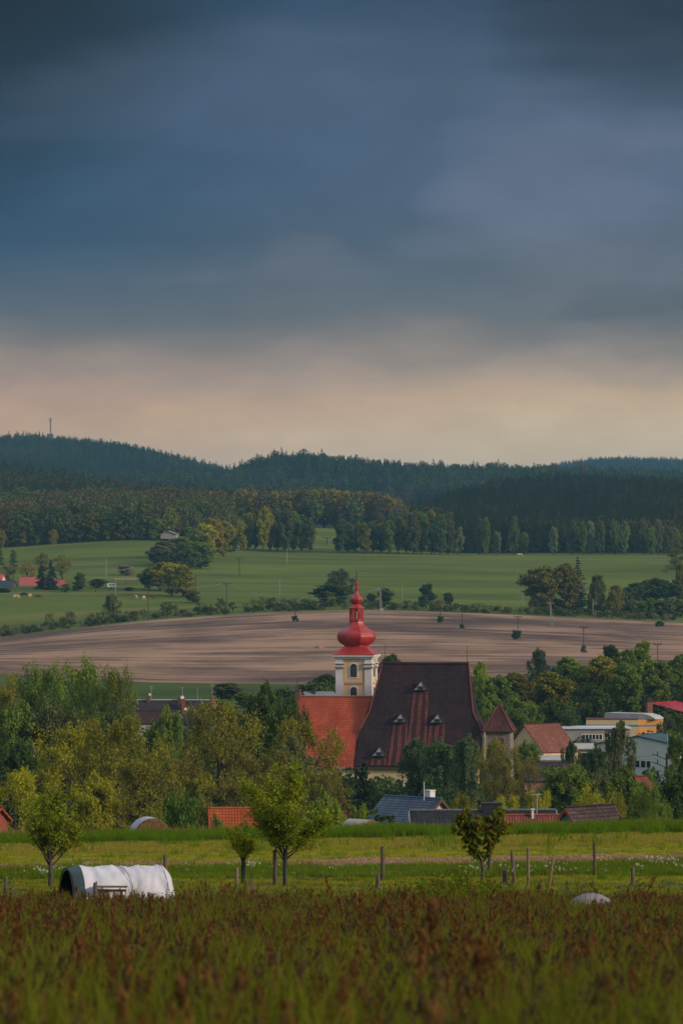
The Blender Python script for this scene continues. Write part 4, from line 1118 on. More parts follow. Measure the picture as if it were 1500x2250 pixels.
house('orange_roof_house', 'small house with a bright orange tiled roof left of the foreground round tree', P(528, 1776, 330), 4.8, 5.6, 2.7, R(4), plain('dim_wall', (.3, .27, .22)), T_ORANGE, 3, ridge_mat=plain('ridge_orange', (.42, .10, .04), .8, .3, 3))
house('blue_roof_house', 'house with a slate blue tiled roof and white chimney below the church', P(906, 1751.5, 424), 7.6, 8.6, 3.5, R(-43), plain('pale_wall', (.6, .55, .48)), T_BLUE, 3.2, over=.45,
      chimneys=((2.0, .6, .75, .42, WHITE),), barge=WOODB, ridge_mat=plain('ridge_blue', (.10, .15, .22), .5, .3, 5))
house('grey_roof_house', 'long low house with a charcoal roof, in front of the blue roof', P(1060, 1780, 345), 12.6, 5.6, 2.5, R(3), plain('bluish_wall', (.3, .33, .36)), T_GREY, 2.6, over=.3,
      barge=BLUEWHITE, chimneys=((.8, .5, .55, .85, DARKMETAL),), ridge_mat=plain('ridge_grey', (.16, .16, .17), .8, .3, 5), windows=(('l', 0, -2.3, 1.0, 1.2),))
house('red_shed', 'low shed with a weathered red corrugated roof between the charcoal and green houses', P(1166, 1791, 300), 3.6, 3.6, 1.2, R(2), BRICK, T_OLDRED, 2, cat='shed', ridge_mat=BRICK, chimneys=((.1, -.3, .42, .09, WHITE),))
house('green_gable_house', 'small house with a green gable wall and mossy brown tiles right of the red shed', P(1295, 1771, 292), 5.0, 4.6, 2.5, R(43), GREENWALL, T_BROWN, 2.2, over=.2, barge=REDBARGE, ridge_mat=T_BROWN)
house('brick_cottage', 'red-roofed cottage mostly hidden by the leftmost budding trees', P(-18, 1772, 320), 1.6, 2.2, .9, R(-35), BRICK, T_ORANGE, 3, windows=(('f', 0, -3.8, .8, .8),))
house('brick_shed', 'tiny brick shed peeping out behind the small foreground tree', P(738, 1787, 330), 1.6, 2.6, .6, R(5), BRICK, T_OLDRED, 2.4, cat='shed', over=.1)
house('hidden_red_house', 'house with a salmon red gable buried in trees below the pale green hall', P(1404, 1706, 430), 2.4, 2.2, 1.2, R(60), BRICK, T_OLDRED, 4)
house('dark_brown_house', 'brown tiled house showing through twiggy trees right of the stone tower', P(1196, 1676, 560), 7, 6, 2.2, R(8), plain('rosy_wall', (.4, .2, .15)), T_BROWN, 6, windows=(('f', -2.6, -5.2, .9, 1.1), ('f', -.6, -5.2, .9, 1.1), ('f', 2.2, -5.2, .9, 1.1)))
house('slate_row_house', 'long purple-grey roofed row house with aerials left of the church', P(375, 1538, 800), 19, 9, 4.6, R(2), plain('rosy_row_wall', (.42, .32, .26)), T_PURPLE, 7,
      chimneys=((-4.6, -.4, .7, .4, WOODB), (1.9, -.4, .5, .4, WOODB), (2.7, -2.4, .2, .35, BRICK)), ridge_mat=plain('metal_ridge', (.55, .56, .6), .5), windows=(('f', 2.6, -7, 1, 1.4), ('f', 5.4, -7, 1, 1.4), ('f', -1.6, -7, 1, 1.4), ('f', -5, -7, 1, 1.4)))
house('slate_wing', 'lower maroon roofed wing in front of the slate row house', P(330, 1562, 788), 5, 5, 2.2, R(2), GREYWALL, tiles('maroon_tiles', (.07, .03, .033), (.03, .016, .018), .4, .4), 4, windows=(('f', 1, -4, .9, 1.2),))
house('far_brown_house', 'brown roofed house hidden in trees at the left edge', P(68, 1580, 640), 5, 6, 3.2, R(50), GREYWALL, tiles('brown_tiles', (.10, .055, .05), (.04, .02, .02), .4, .4), 5)
house('far_white_chimney_house', 'house of which the white chimney and roof top show among the left trees', P(62, 1533, 760), 4, 5, 2.4, R(0), GREYWALL, T_PURPLE, 5, chimneys=((-.3, 0, 1.2, .45, WHITE), (.9, 0, .6, .35, BRICK)))
house('grey_gable_house', 'house with a rusty red tiled roof and grey-white gable right of the stone tower', P(1189, 1591, 705), 8.0, 11.0, 4.7, R(36), PLASTER, T_RIGHT, 4.4, over=.25,
      windows=(('f', -.9, -8.1, .8, 1.7), ('f', .5, -8.1, .8, 1.7)), ridge_mat=MATS['hip_tiles'])
house('low_white_annex', 'low white annex below the rusty red roofed house', P(1212, 1661, 690), 4.6, 3, .5, R(5), WHITE, GREYWALL, 2.4, cat='annex')
house('timber_shed', 'grey timber lean-to beside the rusty red roofed house', P(1284, 1634, 715), 3.6, 4, .7, R(10), WOOD, GREYWALL, 4.2, cat='shed', windows=(('f', -.4, -3.2, 1.4, 1.6),))
house('red_roof_barn', 'dark timber barn with a crimson sheet roof behind the brick chimney', P(1431, 1545, 850) + Vector((3.75, 7.1, 0)), 16, 17.4, 2.0, R(62), plain('dark_timber', (.05, .03, .026), .9, .3, 2), plain('crimson_sheet', (.42, .03, .045), .5, .12, .4), 6, cat='barn', over=.4)
house('pale_green_hall', 'pale green and white hall with a dark teal roof right of the tall birch', P(1400, 1616, 652) + Vector((2.35, 4.4, 0)), 10, 15.5, 1.45, R(62), plain('mint_white', (.62, .68, .60), .9, .08, .5), plain('teal_sheet', (.035, .085, .09), .5, .2, .6), 7, cat='hall', over=.3,
      windows=(('l', .1, -5.4, .8, 1.1), ('l', -1.0, -5.4, .8, 1.1), ('l', -2.0, -5.4, .7, 1.1)), chimneys=((-2, -4.5, .2, .25, WHITE),))
house('tiny_blue_house', 'tiny blue-grey roof above the trees at the field edge', P(1203, 1464, 960), 2.6, 3, .9, R(20), WHITE, T_BLUE, 5)
house('hill_barn', 'pale barn with a low gable at the edge of the wood on the far meadow', P(373, 1167, 2010), 9, 8.2, 1.4, R(84), plain('dusty_white', (.36, .33, .30)), plain('grey_sheet', (.30, .28, .27)), 2.6, cat='barn', over=.6)
house('red_farmhouse', 'farmhouse with a long faded red roof behind the dark spruces on the far left', P(84, 1268, 1640), 15, 10, 3.4, R(4), plain('dark_red_wall', (.16, .07, .06)), plain('faded_red_roof', (.42, .10, .085), .7, .2, .3), 3.6, windows=(('f', 0, -5.6, 1.4, 1.2), ('f', 3, -5.6, 1.4, 1.2)))
house('red_farm_wing', 'bright red roofed wing right of the dark spruces on the far left', P(131, 1274, 1635), 5.5, 8, 2.7, R(-35), plain('farm_wall', (.3, .12, .1)), plain('bright_red_roof', (.55, .11, .09), .7, .15, .3), 2.6)
house('slate_farm_barn', 'slate grey barn at the left edge of the far farm', P(12, 1276, 1625), 9, 7, 3.2, R(-20), plain('farm_dark', (.12, .09, .08)), plain('blue_slate', (.06, .075, .10), .7, .2, .3), 3.4, cat='barn', windows=(('r', -1, -5.2, 1.2, 1.2), ('r', 1, -5.2, 1.2, 1.2)))
house('edge_red_house', 'red roofed house cut by the left edge of the far farm', P(-4, 1262, 1650), 5, 7, 2.4, R(-10), WHITE, MATS['bright_red_roof'], 3)
house('grey_far_roof', 'pale grey roof peeping over the orange church wing', P(700, 1520.5, 760), 5.6, 6, 1.3, R(15), GREYWALL, plain('grey_tiles_far', (.22, .22, .24)), 5, chimneys=((-1.2, -.6, .35, .3, DARKMETAL),))

def flat_hall():
    # grey flat roofed building
    c = P(1300, 1597, 765); r = empty('grey_flat_building', c, R(3)); tag(r, 'grey flat roofed building with a row of windows between rusty roof and yellow building', 'building')
    m = MB(); m.box(-6.3, 7.2, -3, 5, -9, -.3); m.build('wall', plain('grey_wall', (.30, .29, .26), .9, .15, .6), r)
    m = MB(); m.box(-6.6, 7.5, -3.4, 5.3, -.3, .02); m.build('roof', plain('white_roof_edge', (.60, .62, .68), .7, .1, 1), r)
    for x, n in ((-2.4, 6), (2.6, 3)):
        f = MB(); f.box(x - .1, x + n * .68 + .1, -3.06, -2.98, -2.5, -1.3); wf = f.build('window', WHITE, r)
        for i in range(n): g = MB(); g.box(x + i * .68 + .08, x + i * .68 + .6, -3.09, -3.062, -2.38, -1.42); g.build('pane', GLASS, wf)
    # yellow building with a blue band
    c = P(1400, 1581, 790); r = empty('yellow_building', c, R(-30)); tag(r, 'yellow and orange flat building with a thin blue band, in front of the brick chimney', 'building')
    a = (0, 0)
    m = MB(); m.box(-10.6, 0, 0, 6, -8, 0); m.v = [tuple(Matrix.Rotation(R(24), 4, 'Z') @ Vector(v)) for v in m.v]; m.build('wall', plain('pale_yellow', (.68, .52, .28), .9, .1, .5), r)
    m = MB(); m.box(.02, 5.6, 0, 6, -8, -.04); m.v = [tuple(Matrix.Rotation(R(46), 4, 'Z') @ Vector(v)) for v in m.v]; m.build('orange_wall', plain('orange_render', (.70, .33, .08), .9, .1, .5), r)
    BLUE = plain('blue_band_paint', (.03, .28, .40), .7, .05, 1)
    m = MB(); m.box(-10.62, 0, -.04, .0, -1.45, -1.1); m.v = [tuple(Matrix.Rotation(R(24), 4, 'Z') @ Vector(v)) for v in m.v]; m.build('blue_band', BLUE, r)
    m = MB(); m.box(.0, 5.62, -.04, .0, -1.45, -1.1); m.v = [tuple(Matrix.Rotation(R(46), 4, 'Z') @ Vector(v)) for v in m.v]; m.build('blue_band', BLUE, r)
    for x, w in ((.7, .5), (1.7, .5), (2.65, .22), (3.1, .22), (3.5, .22), (4.2, .5)):
        f = MB(); f.box(x, x + w, -.05, .0, -4.4, -2.7); f.v = [tuple(Matrix.Rotation(R(46), 4, 'Z') @ Vector(v)) for v in f.v]; wf = f.build('window', WHITE, r)
        g = MB(); g.box(x + .05, x + w - .05, -.07, -.052, -4.3, -2.8); g.v = [tuple(Matrix.Rotation(R(46), 4, 'Z') @ Vector(v)) for v in g.v]; g.build('pane', GLASS, wf)
    m = MB(); m.prism([(-8.5, .03), (3.4, .03), (2.2, .75), (.5, 1.15), (-8.2, 1.2)], 1.5, 6); m.build('roof_hood', plain('pale_sheet', (.50, .49, .44), .6, .2, 1), r)
    m = MB(); m.box(-10.8, .1, -.12, 6, 0.002, .14); m.v = [tuple(Matrix.Rotation(R(24), 4, 'Z') @ Vector(v)) for v in m.v]; m.build('parapet', plain('brown_coping', (.16, .08, .07)), r)
    c = P(1424.5, 1534, 800); r = empty('brick_chimney', c, R(20)); tag(r, 'square brown brick factory chimney rising before the barn', 'chimney')
    m = MB(); m.box(-.6, .6, -.6, .6, -12, -.8); m.build('stack', plain('brown_brick', (.22, .10, .06), .9, .35, 3), r)
    m = MB(); m.box(-.66, .66, -.66, .66, -.8, 0); m.build('cap', plain('sooty_brick', (.05, .035, .035), .9, .3, 3), r)
    # small pointed turret left of the church
    c = P(467, 1525, 792); r = empty('pointed_turret', c, R(-8)); tag(r, 'slim turret with a pointed brown roof at the right end of the slate row house', 'turret')
    m = MB(); m.lathe([(1.5, -4.2), (1.5, -4.1), (.9, -2.4), (.05, 0)], 8, .3); m.build('roof', plain('rusty_cone', (.22, .085, .06), .7, .2, 1), r)
    m = MB(); m.lathe([(1.25, -9), (1.25, -4.15)], 8, .3); m.build('wall', MATS['rosy_row_wall'], r)
flat_hall()

def gear():
    """aerials, dishes, masts"""
    ZN = plain('galvanised', (.42, .42, .42), .5, .2, 4)
    def dish(px, py, d, rad, label):
        c = P(px, py, d); r = empty('satellite_dish', c, R(20)); tag(r, label, 'dish', 'satellite dishes on the slate roof')
        b = MB(); b.v, b.f, b.sm, b.mi = [], [], [], []
        b.lathe([(rad, .16), (rad * .98, .12), (rad * .6, .04), (.02, 0), (.02, -.03), (rad * .6, 0), (rad, .10)], 12); b.v = [(x, -z, y) for x, y, z in b.v]; b.build('bowl', WHITE, r)
        m = MB(); m.tube([(0, .05, 0), (0, .1, -1.4)], .04, 4); m.tube([(0, 0, -rad * .7), (0, -.5, 0)], .02, 4); m.build('mount', ZN, r)
    dish(400.5, 1533, 798, .42, 'large white satellite dish on the ridge of the slate roof')
    dish(408, 1558.5, 794, .36, 'small white satellite dish low beside the brick chimney of the slate roof')
    dish(329, 1526, 797, .26, 'small white satellite dish at the left chimney of the slate roof')
    def aerial(px, top, bot, d, n, label, w=.9, mat=None, cross=True):
        c = P(px, bot, d); H = P(px, top, d).z - c.z
        r = empty('aerial', c, R(random.Random(px).uniform(-30, 30))); tag(r, label, 'aerial')
        m = MB(); m.tube([(0, 0, -.3), (0, 0, H)], .045, 5); m.build('mast', mat or ZN, r)
        for i in range(n):
            z = H * (.97 - .13 * i); m = MB(); m.tube([(-w / 2, 0, z), (w / 2, 0, z)], .025, 4)
            for k in range(4): u = (-.45 + .3 * k) * w; m.tube([(u, -.25, z), (u, .25, z)], .014, 3)
            m.build('antenna', mat or ZN, r)
    aerial(333, 1507, 1538, 800, 2, 'aerial at the left end of the slate roof')
    aerial(401, 1510, 1540, 801, 1, 'aerial above the large satellite dish')
    aerial(434, 1513, 1542, 800, 0, 'thin aerial pole at the right part of the slate roof')
    aerial(466, 1503, 1526, 792, 2, 'cross shaped aerial on the pointed turret')
    aerial(653, 1490, 1528, 662, 0, 'thin dark rod at the left end of the orange church wing', mat=DARKMETAL)
    aerial(640, 1505, 1532, 670, 1, 'aerial beside the left chimney of the orange church wing')
    aerial(931, 1718, 1753, 420, 0, 'white aerial pole beside the chimney of the blue roof', mat=WHITE)
    aerial(1178.5, 1745, 1782, 340, 1, 'yellowish aerial mast above the charcoal roof', 1.1)
    aerial(1465, 1604, 1640, 645, 0, 'tall aerial pole on the pale green hall')
gear()
# ---------------------------------------------------------------- colours of trees (albedo)
FRESH = (.085, .120, .018); GREEN = (.070, .098, .018); DGREEN = (.036, .056, .016); BRIGHT = (.115, .150, .016)
YELLOW = (.15, .148, .010); OLIVE = (.104, .102, .014); BROWNY = (.085, .078, .018); BLUEG = (.050, .070, .030)
SPRUCE = (.018, .030, .018); ORANGE = (.135, .105, .018); PALE = (.090, .110, .045); BLOSSOM = (.17, .15, .13); MUTED = (.062, .070, .026)

# ---------------------------------------------------------------- far-off woods, each one mass
def far_kinds():
    out = {}
    def conifer(seed, n=480, q=.8):
        rng = np.random.default_rng(seed); t = rng.uniform(0, 1, n) ** 1.25; H = 18
        r = 2.7 * (1 - t) ** .8 * (1 + .25 * np.sin(t * 40 + seed)) + .15; a = rng.uniform(0, 6.28, n)
        C = np.stack([np.cos(a) * r, np.sin(a) * r, 1.5 + (H - 1.5) * t], 1); s = q * rng.uniform(.6, 1.3, n) * (1.1 - .65 * t)
        return rand_quads(C, s, rng, 1.5, .2, .5)
    def round_(seed, n=650, q=.78, rx=4.2, H=16):
        rng = np.random.default_rng(seed); k = 14
        cc = rng.normal(size=(k, 3)); cc /= np.linalg.norm(cc, axis=1)[:, None]; cc = cc * np.array([rx * .6, rx * .6, H * .26]) + np.array([0, 0, H * .60])
        c = cc[rng.integers(0, k, n)]; o = rng.normal(size=(n, 3)); o /= np.linalg.norm(o, axis=1)[:, None]
        return rand_quads(c + o * np.array([rx * .46, rx * .46, H * .15]), q * rng.uniform(.6, 1.3, n), rng, 1.3, .3)
    return conifer, round_
conifer_q, round_q = far_kinds()
def wood(name, label, regions, seed=1, gain=1.0, warm=0.0):
    """regions: (px0, px1, d0, d1, spacing, weights over kinds, scale, accept fn)"""
    rng = np.random.default_rng(seed)
    def fm(nm, c): return leafmat('%s_%s' % (name, nm), (c[0] * gain * (1 + warm), c[1] * gain, c[2] * gain * (1 - warm)), .15, .15, .16, .16)
    kinds = [proto_obj('k', np_mesh('far', *conifer_q(1), fm('far_spruce', (.016, .030, .019)))), proto_obj('k', np_mesh('far', *conifer_q(2), fm('far_spruce2', (.026, .036, .020)))),
             proto_obj('k', np_mesh('far', *conifer_q(7, 300, 1.1), fm('far_larch', (.050, .056, .022)))),
             proto_obj('k', np_mesh('far', *round_q(3), fm('far_leafy', (.045, .066, .020)))), proto_obj('k', np_mesh('far', *round_q(4), fm('far_brown', (.060, .052, .026)))),
             proto_obj('k', np_mesh('far', *round_q(5), fm('far_fresh', (.075, .098, .022)))), proto_obj('k', np_mesh('far', *round_q(6), fm('far_orange', (.098, .082, .018)))),
             proto_obj('k', np_mesh('far', *round_q(8, 360, 1.0, 3.0, 17), fm('far_birch', (.072, .092, .038))))]
    X, Y, K, SC = [], [], [], []
    for (p0, p1, d0, d1, sp, wts, sc, fn) in regions:
        wd = (p1 - p0) / F * (d0 + d1) / 2; n = int(wd * (d1 - d0) / sp ** 2)
        # jittered, to keep crowns apart
        px = rng.uniform(p0, p1, n); d = rng.uniform(d0, d1, n)
        if fn is not None: k = fn(px, d); px, d = px[k], d[k]
        n = len(px); x = (px - 750) * d / F
        w = np.array(wts, float); w /= w.sum()
        # stands of one kind: low-frequency field shifts the choice
        f = np.sin(x / 37 + 2.1 * np.sin(d / 83)) * np.sin(d / 61 + x / 90) * .5 + .5
        u = np.clip(rng.uniform(0, 1, n) * .55 + f * .45, 0, .999)
        K.append(np.searchsorted(np.cumsum(w), u)); X.append(x); Y.append(d); SC.append(sc * rng.uniform(.84, 1.08, n))
    X = np.concatenate(X); Y = np.concatenate(Y); K = np.minimum(np.concatenate(K), 7); SC = np.concatenate(SC)
    sc3 = np.stack([SC * rng.uniform(.9, 1.25, len(SC)), SC, SC * rng.uniform(.9, 1.08, len(SC))], 1)
    return scatter(name, label, 'woods', on_ground(X, Y, .3), sc3, rng.uniform(0, 6.28, len(X)), K, kinds)
#            spruce spruce2 larch leafy brown fresh orange birch
wood('spruce_wood', 'dense dark spruce wood on the right slope above the pasture', [
    (880, 2000, 2060, 2180, 5.0, (5, 5, 1, 1.5, 1, .6, .1, 1.2), 1.0, lambda p, d: p > 880 + (d - 2060) * .2),
    (900, 2000, 2180, 2760, 6.2, (6, 6, 2.2, .8, .9, .25, .1, .1), 1.0, lambda p, d: p > 900 + 60 * np.sin(d / 200) + np.clip(d - 2500, 0, 300) * .22)], 1, .78, .30)
wood('leafy_wood', 'mixed leafy wood rising behind the far left meadow', [
    (-500, 500, 2010, 2350, 7.5, (.5, .6, .3, 4, 3, 1.2, .2, .8), 1.35, lambda p, d: d > 2015 + np.clip(p - 330, 0, 200) * .5),
    ], 2, 1.25, .15)
wood('upper_leafy_wood', 'darker brownish mixed wood above the leafy front row on the left', [
    (-500, 600, 2350, 3060, 8.5, (1.6, 2, .5, 2.6, 3.2, .3, .05, .1), 1.3, None)], 7, .82, .12)
wood('orange_wood', 'orange and olive spring wood on the knoll in the middle', [
    (520, 880, 2290, 2420, 7.0, (0, 0, .1, 1.6, 2.4, 2.2, 2.8, .2), 1.4, lambda p, d: np.abs(p - 700) < 175),
    (560, 850, 2420, 2560, 8.0, (0, 0, .1, 1.6, 2.4, 2.0, 2.4, .2), 1.4, None), (860, 960, 2200, 2450, 5.5, (.2, .2, 0, 1, 2, 1.6, 2.2, .2), 1.0, None)], 3, 1.3, .05)
wood('middle_ridge_wood', 'dark blue-green wooded ridge in the middle distance', [
    (300, 1900, 3250, 3700, 10, (3, 3, .6, 2.5, 2, .5, 0, .3), 1.25, None), (-300, 1900, 3620, 3860, 7.5, (5, 4, .5, 1.5, 1, .3, 0, .1), .97, None)], 4, 1.05, -.12)
wood('left_hill_wood', 'dark wooded hill on the left skyline below the radio mast', [
    (-600, 650, 4150, 4660, 8, (5, 4, .6, 1.8, 1.6, .4, 0, .2), 1.0, None)], 5, .9, -.1)
wood('far_right_wood', 'hazy blue spruce ridge on the right skyline', [
    (950, 2000, 6600, 7080, 11, (5, 5, 0, 1, 1, 0, 0, 0), 1.35, None), (400, 700, 6700, 7050, 12, (5, 5, 0, 1, 1, 0, 0, 0), 1.2, None)], 6)

# undergrowth filling the valley between the houses
def valley_growth():
    rng = np.random.default_rng(12)
    kinds = [proto_obj('k', np_mesh('u', *[a for a in round_q(21, 420, .5, 2.4, 4.4)], leafmat('under_green', (.045, .070, .018), .2, .4, .4))),
             proto_obj('k', np_mesh('u', *[a for a in round_q(22, 420, .5, 2.2, 3.8)], leafmat('under_olive', (.075, .072, .020), .2, .4, .4))),
             proto_obj('k', np_mesh('u', *[a for a in round_q(23, 420, .5, 2.6, 5.0)], leafmat('under_dark', (.028, .045, .016), .2, .3, .4)))]
    x, y = fan(rng, 178, 900, .035, .1, 3); n = len(x); px = px_of(x, y)
    k = np.ones(n, bool)
    k &= ~((px > 560) & (px < 1200) & (y > 630) & (y < 690))
    k &= ~((y > 270) & (y < 450) & (px > 780) & (px < 1380) & (rng.uniform(0, 1, n) < .92))
    k &= ~((y > 280) & (y < 350) & (px > 440) & (px < 640))
    k &= ~((y > 500) & (px > 1150)& (px < 1520)  & (y < 860) & (rng.uniform(0, 1, n) < .6))
    k &= (y < 860) | (px < 250) | (px > 620) 
    x, y = x[k], y[k]; n = len(x); f = np.sin(x / 13) * np.sin(y / 31) + rng.normal(0, .6, n)
    sc = rng.uniform(.6, 1.25, n) * np.where(y < 300, .55, 1.0)
    scatter('undergrowth', 'mixed bushes filling the gaps between the village trees', 'bushes', on_ground(x, y, .4), sc, rng.uniform(0, 6.28, n), np.where(f > .4, 1, np.where(f < -.4, 2, 0)), kinds)
    # dry weeds behind the crest
    pr = [proto_obj('a', tuft(rng, 22, .7, .01, G_TAN, .4, .2)), proto_obj('b', tuft(rng, 22, .6, .01, G_GREEN, .4, .2))]
    x, y = fan(rng, 161, 172, 7, .1, 3); n = len(x)
    scatter('dry_weeds', 'dry tan weeds along the foot of the trees', 'weeds', on_ground(x, y, .02), rng.uniform(.7, 1.5, n), rng.uniform(0, 6.28, n), (rng.uniform(0, 1, n) < .35).astype(int), pr)
valley_growth()

